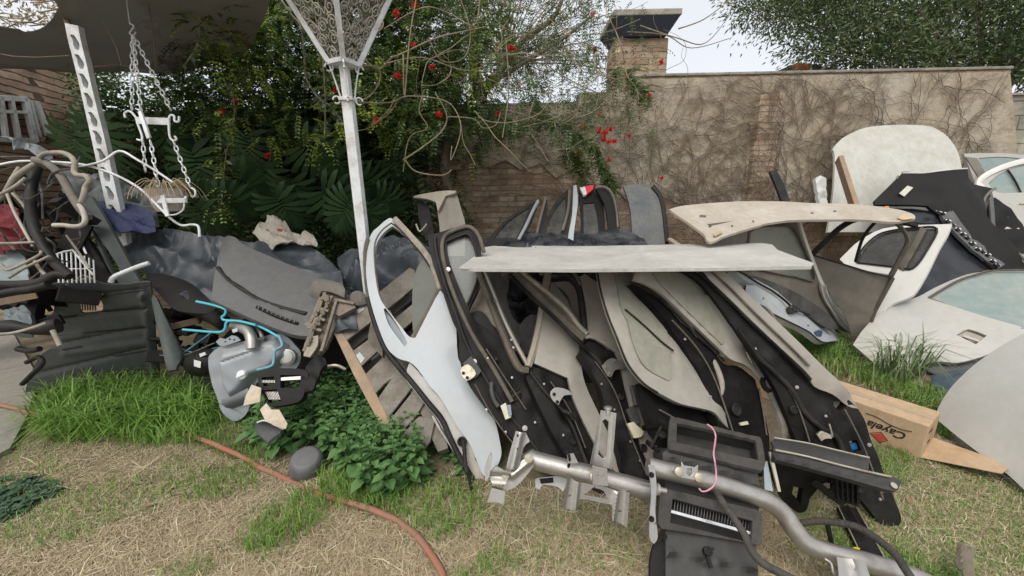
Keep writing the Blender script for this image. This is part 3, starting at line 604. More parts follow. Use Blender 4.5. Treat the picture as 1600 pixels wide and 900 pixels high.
# ---- F2: grey door lining behind the last one
F2 = Pl((1240, 700, 1.9), (1080, 425, 2.14), (1180, 480, 2.16))
dL = thing('car_door', 'grey-green door nearly hidden between the handled champagne door and the black-backed door', 'car door', GRP)
one('outer_skin', mat('grey_lining', (.13, .13, .115), .6, dust=DU, amt=.35), [(1085, 425), (1110, 436), (1130, 462), (1160, 500), (1195, 545), (1230, 600), (1255, 680), (1265, 720), (1240, 725), (1215, 660), (1190, 600), (1165, 550), (1140, 495), (1126, 470), (1105, 452), (1090, 440)], F2, parent=dL, t=.02, cell=9, disp=relief(('c', (1120, 450), (1230, 650), 30, .03), ('g', (1176, 520), (1255, 660), 4, .012)))
line('quarter_window_seal', rubber_dusty, F2, [(1090, 425), (1108, 444), (1122, 466), (1132, 474)], .006, dL, .02)
hd = MB(); hd.tube([F2(1180, 556)+F2.n*.01, F2(1188, 575)+F2.n*.03, F2(1204, 582)+F2.n*.03, F2(1210, 570)], .012, 8, 5); hd.build('handle', dark_pl, dL, 60)
m = MB(); m.lathe(F2(1196, 600)+F2.n*.015, F2.n, [(.05, 0), (.05, .01), (.03, .015), (.03, 0)], 18); m.build('speaker_ring', black_pl, dL, 40)
# ---- G: the big one on the right with its black back to us
Gp = Pl((1400, 828, 1.76), (1075, 425, 2.02), (1180, 470, 1.95))
dG = thing('car_door', 'black-backed car door with champagne rim, right-most of the stack, beside the cardboard box', 'car door', GRP)
bulG = relief(('n', 25, .008), ('g', (1200, 560), (1290, 720), 12, .022), ('g', (1225, 555), (1320, 660), 8, -.018), ('g', (1290, 640), (1340, 760), 10, .02), ('r', (1340, 700), 16, -.01))
out = [(1060, 405), (1085, 424), (1120, 452), (1150, 483), (1190, 520), (1230, 556), (1262, 583), (1275, 600), (1300, 612), (1325, 624), (1342, 640), (1352, 660), (1362, 690), (1378, 730), (1394, 770), (1408, 805), (1406, 820), (1393, 832), (1370, 812), (1340, 775), (1310, 755), (1280, 752), (1262, 730), (1245, 690), (1225, 640), (1205, 596), (1178, 556), (1148, 512), (1118, 470), (1090, 438), (1056, 418)]
holes = [[(1303, 628), (1320, 626), (1323, 634), (1315, 643), (1306, 636)], [(1327, 690), (1342, 688), (1348, 704), (1335, 708)]]
one('inner_panel', black_pl, out, Gp, parent=dG, t=.05, holes=holes, cell=7, disp=bulG, sharp=70)
one('outer_skin', paint_champ, [(1085, 400), (1105, 418), (1128, 423), (1160, 452), (1200, 490), (1244, 532), (1290, 578), (1330, 615), (1346, 640), (1330, 636), (1300, 616), (1272, 604), (1260, 584), (1225, 550), (1186, 514), (1150, 480), (1120, 450)], Gp.off(.02), parent=dG, t=.016, cell=8, disp=relief(('c', (1120, 430), (1300, 600), 25, .015)))
one('skin_backing', mat('behind_skin', (.3, .28, .22), .6), [(1300, 620), (1326, 622), (1330, 645), (1300, 648)], Gp.off(-.05), parent=dG, t=.01)
one('actuator', mat('blue_cap', (.01, .12, .3), .4), [(1326, 694), (1346, 690), (1350, 706), (1332, 710)], Gp.off(-.03), parent=dG, t=.01)
line('frame_channel', rubber, Gp, [(1090, 425), (1130, 462), (1170, 502), (1210, 540), (1248, 575), (1262, 592)], .012, dG, .02)
line('frame_channel', rubber_dusty, Gp, [(1105, 424), (1140, 456), (1180, 496), (1222, 536), (1256, 570)], .006, dG, .045)
line('weatherstrip', rubber, Gp, [(1150, 514), (1180, 556), (1205, 580), (1232, 608), (1250, 640), (1275, 664), (1300, 680), (1312, 710), (1320, 748)], .013, dG, .03, 8)
one('latch', zinc, [(1277, 680), (1284, 674), (1290, 676), (1299, 680), (1300, 686), (1290, 686), (1284, 690)], Gp.off(.05), parent=dG, t=.015, bevel=.002, sharp=60)
line('latch_rod', zinc, Gp, [(1285, 658), (1288, 668), (1290, 678)], .004, dG, .05)
bolts('bolt', Gp.off(.02), [(1230, 600), (1245, 605), (1358, 695), (1243, 618)], steel, dG, .006)
one('latch_slot', mat('behind_skin', (.3, .28, .22)), [(1362, 758), (1376, 757), (1384, 766), (1380, 770)], Gp.off(.006), parent=dG, t=.008)
# small fittings on the black backs
ring_m = rubber
def fittings(pl, door, pts, rings=(), seams=()):
    bolts('screw', pl, pts, steel, door, .0045)
    for x, y, r in rings:
        m = MB(); m.lathe(pl(x, y), pl.n, [(r, 0), (r, .006), (r*.75, .009), (r*.6, .003)], 14); m.build('grommet', ring_m, door, 40)
    for s_ in seams: line('pressed_edge', rubber_dusty, pl, s_, .004, door, .0)
fittings(B.off(.022), dB, [(762, 560), (800, 590), (836, 660), (760, 640), (790, 675), (850, 720)], [(820, 690, .02), (775, 560, .016)], [[(760, 545), (790, 592), (822, 640)], [(742, 600), (770, 650), (812, 705), (850, 738)]])
fittings(Cp.off(.008), dC, [(850, 600), (880, 680), (905, 735), (936, 752)], [(896, 690, .018), (920, 742, .022)], [[(860, 596), (890, 640), (915, 700)]])
fittings(D.off(.01), dD, [(940, 600), (960, 640), (1000, 720), (985, 690)], [(970, 620, .018), (1005, 700, .022)], [[(930, 565), (960, 610), (985, 680), (1010, 740)]])
fittings(E.off(-.02), dE, [(1060, 655), (1100, 690)], [(1090, 720, .02)], [[(1030, 640), (1070, 662), (1120, 690)]])
fittings(F_.off(.012), dF, [(1070, 530), (1110, 620), (1140, 700), (1185, 720)], [(1150, 640, .03)], [[(1050, 500), (1090, 545), (1120, 600), (1150, 690)]])
fittings(Gp.off(.03), dG, [(1180, 545), (1290, 650), (1310, 735), (1350, 740), (1375, 780)], [(1240, 640, .02), (1340, 760, .03), (1270, 700, .022)], [[(1320, 640), (1350, 700), (1380, 780)], [(1200, 570), (1240, 620), (1265, 690)]])
YM = -999
# ---- clutter seen through the frames
sp = Pl((800, 700, 2.5), (770, 430, 2.75), (900, 440, 2.75))
st = thing('car_seat', 'grey car seat lying behind the door frames', 'car seat')
seat_m = mat('seat_cloth', (.11, .105, .1), .95, dust=(.2, .19, .17), amt=.35, bump=.5, bsc=180)
one('backrest', seat_m, [(760, 425), (780, 420), (795, 440), (792, 470), (802, 500), (818, 512), (812, 540), (795, 560), (775, 520), (762, 470)], sp, parent=st, t=.12, cell=8, disp=relief(('c', (775, 430), (805, 540), 35, .08)))
one('cushion', seat_m, [(808, 520), (822, 496), (842, 488), (845, 510), (835, 560), (815, 550)], sp.off(.04), parent=st, t=.12, cell=8, disp=relief(('r', (828, 520), 22, .05)))
one('vent_grille', black_pl, [(818, 470), (832, 460), (845, 475), (838, 492), (822, 488)], sp.off(.05), parent=st, t=.02, holes=[[(822+4*i+2*j, 468+6*j+2*i), (824.5+4*i+2*j, 468+6*j+2*i), (824.5+4*i+2*j, 471+6*j+2*i), (822+4*i+2*j, 471+6*j+2*i)] for i in range(3) for j in range(3)], cell=6, sharp=10, sub=1)
hr = thing('headrest_panel', 'tan plastic corner trim with round hole, behind the thick black frame bar', 'trim')
one('shell', mat('tan_trim', (.27, .22, .17)), [(855, 442), (870, 446), (885, 460), (892, 478), (896, 510), (906, 520), (908, 470), (900, 450), (888, 440)], sp.off(.1), parent=hr, t=.03, holes=[[(880, 470), (885, 466), (888, 473), (884, 479)]], cell=6, disp=relief(('r', (880, 470), 20, .03)))
one('bezel', black_pl, [(832, 428), (845, 422), (862, 430), (860, 440), (840, 438)], sp.off(.12), parent=hr, t=.03, bevel=.004); bolts('screw', sp.off(.125), [(846, 427), (857, 429)], steel, hr, .012)
# ---- the white sheet lying across the tops
wz = 1.2
so = thing('metal_sheet', 'long pale scratched metal sheet lying flat across the tops of the leaning doors', 'metal sheet')
wp_ = Pl.__new__(Pl); wp_.n = Vector((0, .035, 1)).normalized(); wp_.o = Vector((.3, 2.0, wz))
sheet_m = mat('galvanised_white', (.40, .395, .36), .42, 0, dust=(.58, .57, .52), amt=.5, dsc=2.5, bump=.05, var=.12, sharp=.5)
one('sheet', sheet_m, [(718, 417), (735, 405), (752, 393), (770, 384), (900, 384.5), (1050, 382), (1190, 380), (1215, 391), (1245, 402), (1272, 411), (1268, 416), (1100, 419), (900, 421), (740, 420)], wp_, parent=so, t=.004, cell=10, sharp=30, disp=relief(('n', 90, .006)))
m = MB(); ed = [(718, 417.3), (740, 420.3), (900, 421.3), (1100, 419.3), (1268, 416.3)]
for a, b_ in zip(ed, ed[1:]): m.bar(wp_(*a)-Vector((0, 0, .006)), wp_(*b_)-Vector((0, 0, .006)), .003, .016, (0, 0, 1))
m.build('folded_lip', sheet_m, so, 0)
# ================================================================ the bare steel dashboard beam in the foreground
bm = thing('dashboard_beam', 'bare steel cross tube with welded brackets lying in the foreground before the doors', 'steel beam')
def T(name, mat_, pts, r, parent, n=12, sm=5, rf=None): return rodpx(name, mat_, pts, r, parent, n, sm, None, rf)
o = T('tube', steel, [(822, 708, 1.68), (833, 718, 1.67), (900, 736, 1.64), (960, 752, 1.62), (1018, 768, 1.6)], .040, bm, 20)
T('bent_tube', steel, [(1012, 728, 1.55), (1050, 738, 1.54), (1100, 750, 1.53), (1150, 765, 1.52), (1195, 781, 1.51), (1222, 800, 1.5), (1240, 826, 1.48), (1262, 850, 1.46), (1300, 865, 1.44), (1345, 876, 1.42), (1400, 893, 1.4), (1450, 912, 1.38)], .036, bm, 20)
BQ = Pl((940, 650, 1.60), (880, 780, 1.56), (1000, 780, 1.56))
one('slotted_bracket', steel, [(939, 641), (962, 645), (955, 733), (921, 725)], BQ, parent=bm, t=.006, holes=[[(941, 658), (946, 655), (951, 659), (947, 710), (941, 716), (935, 710)]], cell=2.6, sharp=50, bevel=.001, disp=relief(('g', (934, 640), (920, 726), 3.2, .012), ('g', (962, 645), (956, 733), 3.2, .012)))
m = MB(); m.lathe(BQ(950, 643), BQ(950, 636)-BQ(950, 643), [(.012, -.01), (.012, .008), (.018, .01), (.018, .02), (.008, .024)], 12); m.build('stud', steel, bm, 40)
one('saddle', steel, [(926, 728), (949, 733), (950, 760), (926, 757)], BQ.off(.055), parent=bm, t=.012, sharp=30, bevel=.003, holes=[[(932, 740), (936, 740), (936, 744), (932, 744)], [(940, 741), (943, 741), (943, 745), (940, 745)]], cell=2.6)
one('lower_bracket', steel, [(887, 742), (900, 752), (923, 757), (943, 760), (963, 767), (982, 768), (978, 822), (956, 812), (956, 788), (940, 786), (920, 781), (904, 780), (900, 794), (894, 797), (878, 791)], BQ.off(-.01), parent=bm, t=.006, cell=2.6, sharp=50, holes=[[(927, 762), (943, 767), (949, 780), (913, 773)], [(888, 772), (892, 772), (892, 776), (888, 776)], [(966, 797), (971, 797), (971, 800), (966, 800)]], bevel=.0008, disp=relief(('g', (887, 742), (878, 791), 3.2, .016), ('g', (982, 768), (978, 822), 3.2, .016), ('g', (963, 770), (957, 812), 3.2, .012), ('g', (903, 752), (898, 796), 3.2, .01)))
m = MB(); m.tube([P(885, 704, 1.6), P(889, 712, 1.58), P(890, 722, 1.585), P(888, 729, 1.6)], .006, 6, 4); m.tube([P(888, 704, 1.62), P(896, 708, 1.62), P(903, 722, 1.62)], .003, 5, 3); m.build('clip', black_pl, bm, 60)
one('clip_tab', steel, [(886, 710), (896, 708), (904, 724), (888, 724)], BQ.off(.0), parent=bm, t=.004)
LQ = Pl((795, 680, 1.66), (770, 780, 1.6), (825, 720, 1.64))
one('end_bracket', steel, [(806, 673), (822, 676), (828, 690), (818, 700), (810, 732), (793, 734), (792, 725)], LQ.off(.03), parent=bm, t=.008, cell=2.6, sharp=50, bevel=.001, holes=[[(807, 678), (810, 678), (810, 682), (807, 682)], [(807, 699), (810, 699), (810, 702), (807, 702)]], disp=relief(('g', (813, 676), (800, 732), 6, .02)))
one('end_bracket', steel, [(767, 708), (769, 718), (764, 746), (758, 752), (757, 735), (762, 718)], LQ.off(.06), parent=bm, t=.02, cell=2.6)
one('end_bracket', steel, [(762, 742), (775, 728), (788, 735), (796, 742), (790, 757), (770, 757)], LQ.off(.055), parent=bm, t=.02, cell=2.6, sharp=40, disp=relief(('g', (762, 745), (796, 748), 5, -.015)))
one('end_bracket', steel, [(768, 762), (790, 768), (787, 790), (779, 786), (761, 785)], LQ.off(.05), parent=bm, t=.03, cell=2.6, sharp=40, bevel=.002)
one('end_gusset', steel, [(792, 742), (818, 718), (832, 712), (834, 728), (815, 752), (798, 765), (786, 764)], LQ.off(.02), parent=bm, t=.04, cell=2.6, disp=relief(('g', (800, 742), (832, 716), 5, .015)))
bolts('nut', LQ.off(.04), [(826, 716), (789, 742)], zinc, bm, .012)
SQ = Pl((1020, 728, 1.5), (1015, 850, 1.4), (1035, 770, 1.47))
one('strap', steel, [(1013, 726), (1023, 727), (1026, 760), (1024, 800), (1028, 838), (1022, 850), (1015, 840), (1016, 800), (1018, 765)], SQ, parent=bm, t=.008, cell=5, sharp=60, bevel=.001)
bolts('bolt', SQ.off(.004), [(1018, 742), (1018, 811), (1038, 838)], black_pl, bm, .007)
m = MB(); m.lathe(P(1029, 765, 1.5), P(1045, 768, 1.5)-P(1029, 765, 1.5), [(.024, -.01), (.024, .0), (.012, .004), (.012, .03)], 14); m.build('hub', steel, bm, 40)
K = Pl((1065, 722, 1.49), (1090, 752, 1.47), (1062, 750, 1.47))
one('u_bracket', steel, [(1065, 721), (1069, 727), (1086, 730), (1091, 726), (1089, 751), (1064, 746)], K, parent=bm, t=.006, cell=4, sharp=40, holes=[[(1074, 732), (1081, 732), (1082, 741), (1077, 744), (1073, 740)]], bevel=.001)
for c in ((1061, 737), (1092, 746), (928, 745)):
    m = MB(); m.lathe(K(*c) if c[0] > 1000 else P(*c, 1.59), K.n, [(.02, -.004), (.018, .004), (.009, .007)], 12); m.build('weld', zinc, bm, 50)
Q2 = Pl((1310, 872, 1.38), (1360, 880, 1.37), (1330, 900, 1.34))
one('end_plate', steel, [(1308, 870), (1330, 874), (1352, 878), (1364, 915), (1312, 915)], Q2, parent=bm, t=.006, cell=6, sharp=40, disp=relief(('g', (1330, 870), (1338, 915), 4, .008)))
T('wire_hook', steel, [(1288, 873, 1.38), (1298, 880, 1.37), (1302, 895, 1.36), (1310, 905, 1.36)], .005, bm)
# ---- heater and air box
hb = thing('heater_box', 'black plastic heater and air duct box with foam-rimmed openings under the bent steel tube', 'heater box')
U = Pl((1048, 652, 1.76), (1190, 682, 1.68), (1045, 700, 1.62))
foam = mat('foam', (.03, .029, .027), .9, dust=(.07, .065, .058), amt=.4, dsc=8, bump=.4, bsc=120)
hp = mat('heater_plastic', (.019, .019, .019), .42, dust=(.05, .048, .043), amt=.4, dsc=4, bump=.1)
O = [(1046, 660), (1048, 652), (1056, 652), (1120, 667), (1187, 683), (1191, 690), (1196, 723), (1192, 733), (1182, 734), (1110, 716), (1048, 702), (1044, 695)]
I = [(1058, 661), (1120, 674), (1181, 688), (1185, 719), (1120, 705), (1057, 691)]
one('gasket', foam, O, U, parent=hb, t=.02, holes=[I], cell=5, sharp=40, bevel=.003, disp=relief(('n', 9, .004)))
one('upper_duct', hp, [(1050, 658), (1185, 688), (1190, 728), (1050, 697)], U.off(-.015), parent=hb, t=.09, holes=[I], cell=8, sharp=20, sub=1)
one('duct_floor', hp, [(1050, 658), (1185, 688), (1190, 728), (1050, 697)], U.off(-.09), parent=hb, t=.01, cell=9, sharp=20, sub=1)
V1 = Pl((1045, 700, 1.64), (1183, 733, 1.58), (1040, 765, 1.58))
one('upper_housing', hp, [(1035, 708), (1046, 700), (1110, 716), (1184, 734), (1186, 800), (1110, 780), (1040, 765)], V1, parent=hb, t=.16, cell=8, sharp=30, disp=relief(('g', (1040, 712), (1186, 748), 3, .01), ('g', (1140, 738), (1186, 760), 4, .01)))
Lo = Pl((1033, 765, 1.5), (1190, 800, 1.45), (1030, 825, 1.42))
O = [(1032, 768), (1036, 762), (1110, 780), (1183, 797), (1190, 804), (1191, 845), (1186, 852), (1110, 838), (1034, 826), (1028, 818)]
I = [(1051, 779), (1115, 797), (1176, 814), (1174, 849), (1110, 832), (1047, 817)]
one('gasket', foam, O, Lo, parent=hb, t=.02, holes=[I], cell=5, sharp=40, bevel=.003)
one('lower_duct', hp, [(1036, 768), (1186, 802), (1188, 848), (1034, 820)], Lo.off(-.015), parent=hb, t=.08, holes=[I], cell=8, sharp=20, sub=1)
m = MB()
for i in range(26):
    x0 = 1054+i*4.6; m.bar(Lo.off(-.05)(x0, 782+i*1.25), Lo.off(-.05)(x0-2, 798+i*1.2), .003, .02, Lo.n)
m.build('radiator_fins', mat('fins', (.12, .12, .12), .5, .5), hb, 0)
m = MB(); m.bar(Lo.off(-.02)(1047, 799), Lo.off(-.02)(1174, 834), .012, .016, Lo.n); m.build('bright_strip', mat('bright_alu', (.7, .7, .7), .25, .8), hb, 0, bevel=.002)
one('duct_floor', mat('dark_inside', (.01, .01, .01)), [(1036, 768), (1186, 802), (1188, 848), (1034, 820)], Lo.off(-.09), parent=hb, t=.01, cell=12, sharp=20, sub=1)
V2 = Pl((1042, 826, 1.43), (1180, 855, 1.38), (1042, 930, 1.3))
one('lower_housing', hp, [(1040, 824), (1110, 838), (1182, 852), (1186, 940), (1040, 940)], V2.off(-.02), parent=hb, t=.2, cell=9, sharp=20, disp=relief(('g', (1042, 862), (1186, 890), 2.5, .012), ('g', (1042, 868), (1186, 896), 2.5, -.01), ('g', (1104, 838), (1108, 930), 2, .01), ('g', (1042, 915), (1186, 930), 3, .01)))
one('side_lever', black_pl, [(1022, 850), (1036, 842), (1040, 880), (1036, 930), (1018, 930), (1016, 880)], V2.off(-.05), parent=hb, t=.03, cell=6)
m = MB(); m.lathe(V2(1104, 862), V2.n, [(.016, 0), (.016, .02), (.008, .022)], 8); m.bar(V2(1098, 866)+V2.n*.02, V2(1112, 858)+V2.n*.02, .008, .008, V2.n); m.bar(V2(1104, 870)+V2.n*.01, V2(1110, 888)+V2.n*.01, .012, .01, V2.n); m.build('catch', black_pl, hb, 30)
m = MB(); m.bar(P(1030, 660, 1.8), P(1046, 668, 1.76), .02, .03); m.bar(P(1010, 668, 1.84), P(1044, 662, 1.78), .012, .012); m.lathe(P(1034, 680, 1.74), U.n, [(.022, 0), (.022, .01), (.01, .014)], 10); m.bar(P(1018, 700, 1.72), P(1034, 668, 1.76), .012, .02); m.bar(P(1010, 690, 1.76), P(1030, 706, 1.7), .012, .02); m.build('side_bracket', black_pl, hb, 30)
m = MB(); pts = [P(1105, 663, 1.68), P(1113, 669, 1.66), P(1118, 680, 1.65), P(1117, 694, 1.62), P(1115, 708, 1.585), P(1117, 722, 1.56), P(1119, 740, 1.475), P(1117, 756, 1.455), P(1108, 765, 1.45), P(1098, 768, 1.46), P(1092, 763, 1.47)]
m.tube(pts, .0035, 6, 5); wr = m.build('wire', mat('pink_wire', (.55, .26, .33), .5), None, 60); tag(wr, 'thin pink wire looped over the heater box rim and the bent steel tube', 'wire')
# ---- black plastic tray with bright edges
tr = thing('plastic_tray', 'long black channelled plastic tray with bright upper edges reaching right from the heater box', 'plastic tray')
W1 = Pl((1210, 685, 1.66), (1360, 715, 1.6), (1212, 715, 1.58))
one('back_flange', hp, [(1205, 690), (1212, 684), (1260, 692), (1310, 704), (1358, 715), (1357, 734), (1310, 726), (1260, 716), (1212, 704)], W1.off(-.02), parent=tr, t=.01, cell=7, sharp=40)
m = MB(); m.tube([W1(x, y) for x, y in [(1209, 684), (1260, 692), (1310, 704), (1358, 715)]], .004, 6, 4); m.build('bright_edge', zinc, tr, 60)
W2 = Pl((1212, 703, 1.58), (1400, 757, 1.5), (1212, 725, 1.54))
one('front_flange', hp, [(1208, 700), (1230, 706), (1300, 722), (1360, 737), (1394, 744), (1409, 752), (1404, 764), (1394, 767), (1340, 752), (1260, 730), (1212, 718)], W2, parent=tr, t=.03, cell=7, sharp=40, disp=relief(('g', (1210, 712), (1390, 756), 4, -.01)))
m = MB(); m.tube([W2.off(.008)(x, y) for x, y in [(1211, 703), (1260, 713), (1310, 726), (1360, 738), (1392, 745)]], .005, 6, 4); m.build('bright_edge', zinc, tr, 60)
m = MB(); m.lathe(W2.off(.005)(1396, 759), W2.n, [(.012, 0), (.012, .005), (.004, .006)], 12); m.build('screw', zinc, tr, 40)
W3 = Pl((1212, 720, 1.6), (1360, 750, 1.6), (1230, 790, 1.72))
one('underside', black_pl, [(1206, 712), (1260, 728), (1330, 748), (1322, 762), (1290, 752), (1270, 770), (1258, 795), (1246, 800), (1225, 785), (1212, 760)], W3.off(-.02), parent=tr, t=.03, cell=8, holes=[[(1240, 760), (1256, 764), (1248, 784), (1238, 775)]], disp=relief(('n', 20, .02)))
m = MB()
for i in range(5): m.bar(P(1302+i*8.5, 744+i*2, 1.62), P(1304+i*8, 776+i*2.4, 1.62), .006, .03)
for j in range(3): m.bar(P(1298, 750+j*12, 1.62), P(1342, 762+j*12, 1.62), .006, .03)
m.bar(P(1270, 752, 1.62), P(1318, 788, 1.62), .006, .03)
m.build('rib_grid', black_pl, tr, 0)
sp_ = thing('metal_strip', 'bluish bright metal strip standing between heater box and black tray', 'metal strip')
Z = Pl((1195, 722, 1.6), (1215, 765, 1.55), (1200, 765, 1.55)); 
one('strip', mat('blue_alu', (.35, .4, .42), .3, .6), [(1193, 722), (1199, 720), (1208, 768), (1195, 765)], Z, parent=sp_, t=.01, cell=6, sharp=30); m = MB(); m.bar(P(1203, 706, 1.6), P(1217, 768, 1.54), .012, .01); m.build('frame_edge', zinc, sp_, 0)
# ---- hoses and bits by the beam
cable_m = mat('taped_cable', (.022, .021, .019), .6, dust=(.09, .08, .065), amt=.35, dsc=14, bump=.5, bsc=80)
def solo(name, label, cat, mat_, pts, r, n=10, sm=5, rf=None, group=None, rib=0):
    m = MB(); m.tube([P(*p) for p in pts], r, n, sm, 0, rf, rib=rib); return tag(m.build(name, mat_, None, 60), label, cat, group)
solo('hose', 'black taped cable crossing in front of the heater box from the steel tube down', 'cable', cable_m, [(1120, 768, 1.46), (1132, 790, 1.40), (1145, 808, 1.36), (1163, 835, 1.32), (1175, 862, 1.27), (1195, 882, 1.23), (1240, 906, 1.2), (1260, 920, 1.2)], .013, 12)
solo('hose', 'black taped cable arching over the grass beyond the bent steel tube at lower right', 'cable', cable_m, [(1250, 818, 1.6), (1275, 814, 1.57), (1305, 816, 1.52), (1340, 824, 1.47), (1372, 843, 1.41), (1400, 868, 1.35), (1415, 890, 1.31), (1432, 915, 1.28)], .014, 12)
solo('hose', 'short black cable end hanging below the arching cable beside the bent tube', 'cable', rubber, [(1293, 820, 1.54), (1297, 838, 1.55), (1300, 852, 1.56)], .009)
m = MB(); q = [G(1308, 792, .03), G(1338, 793, .03), G(1390, 890, .02), G(1340, 875, .02)]
rl = thing('seat_rail', 'flat black steel rail with bright edges lying on the grass behind the bent tube', 'metal rail')
GP = Pl((1308, 790, Gd(1308, 790, .05)), (1340, 793, Gd(1340, 793, .05)), (1370, 880, Gd(1370, 880, .04)))
one('rail', black_pl, [(1308, 791), (1324, 791), (1338, 794), (1388, 884), (1345, 870)], GP, parent=rl, t=.02, cell=7, sharp=30, disp=relief(('g', (1322, 792), (1368, 878), 2.5, .02)))
m = MB(); m.tube([GP(1309, 791)+GP.n*.004, GP(1347, 872)+GP.n*.004], .003, 6); m.tube([GP(1338, 794)+GP.n*.004, GP(1388, 884)+GP.n*.004], .003, 6); m.build('bright_edge', zinc, rl, 0)
one('yellow_clip', mat('yellow_plastic', (.75, .5, .01), .5), [(1330, 857), (1336, 854), (1344, 856), (1346, 862), (1336, 864)], GP.off(.03), parent=rl, t=.02, bevel=.002)
bk = thing('angle_bracket', 'small grey angle bracket standing on dry grass at the lower right corner', 'bracket')
BK = Pl((1495, 850, 1.52), (1525, 855, 1.5), (1505, 910, 1.42))
one('plate', mat('grey_steel', (.2, .19, .17), .5, .6, dust=(.2, .16, .1), amt=.5), [(1497, 848), (1524, 855), (1521, 880), (1528, 915), (1505, 915), (1502, 895), (1493, 880)], BK, parent=bk, t=.004, cell=6, sharp=40, holes=[[(1510, 856), (1516, 855), (1517, 861), (1511, 861)]], disp=relief(('g', (1500, 850), (1505, 912), 4, .012)))
ec = thing('electric_connector', 'small white and black electrical connector lying under the left part of the steel tube', 'connector')
EC = Pl((840, 750, 1.75), (885, 745, 1.75), (860, 770, 1.72))
one('body', mat('white_nylon', (.5, .5, .48), .5), [(836, 749), (846, 746), (884, 743), (886, 752), (880, 768), (870, 760), (848, 757), (842, 765), (837, 762)], EC, parent=ec, t=.02, cell=4, sharp=40, bevel=.001)
one('band', black_pl, [(843, 748), (864, 746), (865, 754), (845, 756)], EC.off(.006), parent=ec, t=.008)
# ---- cardboard box
bx = thing('cardboard_box', 'brown cardboard box with upside-down black script and a red diamond, lying on grass', 'box')
A0 = G(1438, 719); u = (G(1372, 693)-A0); u.z = 0; u.normalize(); e = G(1478, 686)-A0; e.z = 0; wd = .27
v = Vector((0, 0, 1)).cross(u); v = v if v.dot(e) > 0 else -v
v.normalize(); hgt = atY(1448, 663, A0.y+.02).z; Lb = 1.25
c = A0+u*Lb/2+v*wd/2; m = MB(); m.box(c+Vector((0, 0, hgt/2)), u*Lb/2, v*wd/2, (0, 0, hgt/2)); m.build('carton', card, bx, 0, bevel=.006)
m = MB(); f0 = A0+v*.0; fl = [A0+v*wd*.9+Vector((0, 0, hgt*.25)), A0+Vector((0, 0, .02)), A0-u*.28+v*.03+Vector((0, 0, .09)), A0-u*.30+v*wd*.55+Vector((0, 0, .1))]
m.add(fl+[p-Vector((0, 0, .004)) for p in fl], [(0, 1, 2, 3), (7, 6, 5, 4), (0, 4, 5, 1), (1, 5, 6, 2), (2, 6, 7, 3), (3, 7, 4, 0)]); m.build('flap', card, bx, 0, label='torn flap bent outwards to the right')
m = MB(); tp = Vector((0, 0, hgt+.0015)); m.box(c+tp, u*Lb/2, v*.025, (0, 0, .0008)); m.box(A0+v*wd/2-u*.0015+Vector((0, 0, hgt*.7)), u*.0008, v*.02, (0, 0, hgt*.28)); m.build('packing_tape', mat('tape', (.45, .36, .25), .3, dust=card and (.4, .3, .2), amt=.3), bx, 0)
ink = mat('black_ink', (.02, .015, .012), .8, bump=0); red = mat('red_ink', (.5, .05, .03), .8, bump=0)
tc = bpy.data.curves.new('t', 'FONT'); tc.body = 'Cayela'; tc.size = .066; tc.shear = .35; tc.offset = .0014; tc.extrude = .0006; to = bpy.data.objects.new('t', tc)
COL.objects.link(to); bpy.context.view_layer.update(); me = to.evaluated_get(bpy.context.evaluated_depsgraph_get()).to_mesh()
vs = [Vector(q.co) for q in me.vertices]; fs = [tuple(p.vertices) for p in me.polygons]; to.to_mesh_clear() if 0 else None
org = A0+u*.072+Vector((0, 0, .132))-v*.002
m = MB(); m.add([org+u*q.x*1.+Vector((0, 0, -1))*q.y*1.05-v*q.z for q in vs], fs); bpy.data.objects.remove(to); m.build('lettering', ink, bx, 0)
def fc(a, b, k=.002): return A0+u*a+Vector((0, 0, b*hgt))-v*k
m = MB(); m.tube([fc(.06, .70), fc(.10, .66), fc(.16, .68), fc(.22, .76), fc(.27, .76)], .0025, 6, 6); m.build('printed_swash', ink, bx, 60)
m = MB(); q = [fc(.182, .08, .003), fc(.155, .2, .003), fc(.185, .33, .003), fc(.222, .22, .003)]; m.add(q+[p+v*.002 for p in q], [(0, 1, 2, 3), (7, 6, 5, 4), (0, 4, 5, 1), (1, 5, 6, 2), (2, 6, 7, 3), (3, 7, 4, 0)]); m.build('printed_diamond', red, bx, 0)
m = MB(); m.tube([fc(.18, .05), fc(.148, .2), fc(.185, .37), fc(.232, .22), fc(.18, .05)], .002, 5); m.build('diamond_outline', ink, bx, 0)
m = MB()
for j, (a, b_, l) in enumerate(((.2, .75, .07), (.2, .4, .05))):
    q = A0+v*(wd*.3+j*.02)+Vector((0, 0, hgt*b_))-u*.0015; m.box(q, u*.0006, v*l*.6, (0, 0, .006))
m.build('printed_line', ink, bx, 0)
# ================================================================ panels and doors at the right
GR2 = 'car doors lying and leaning at the right by the wall'
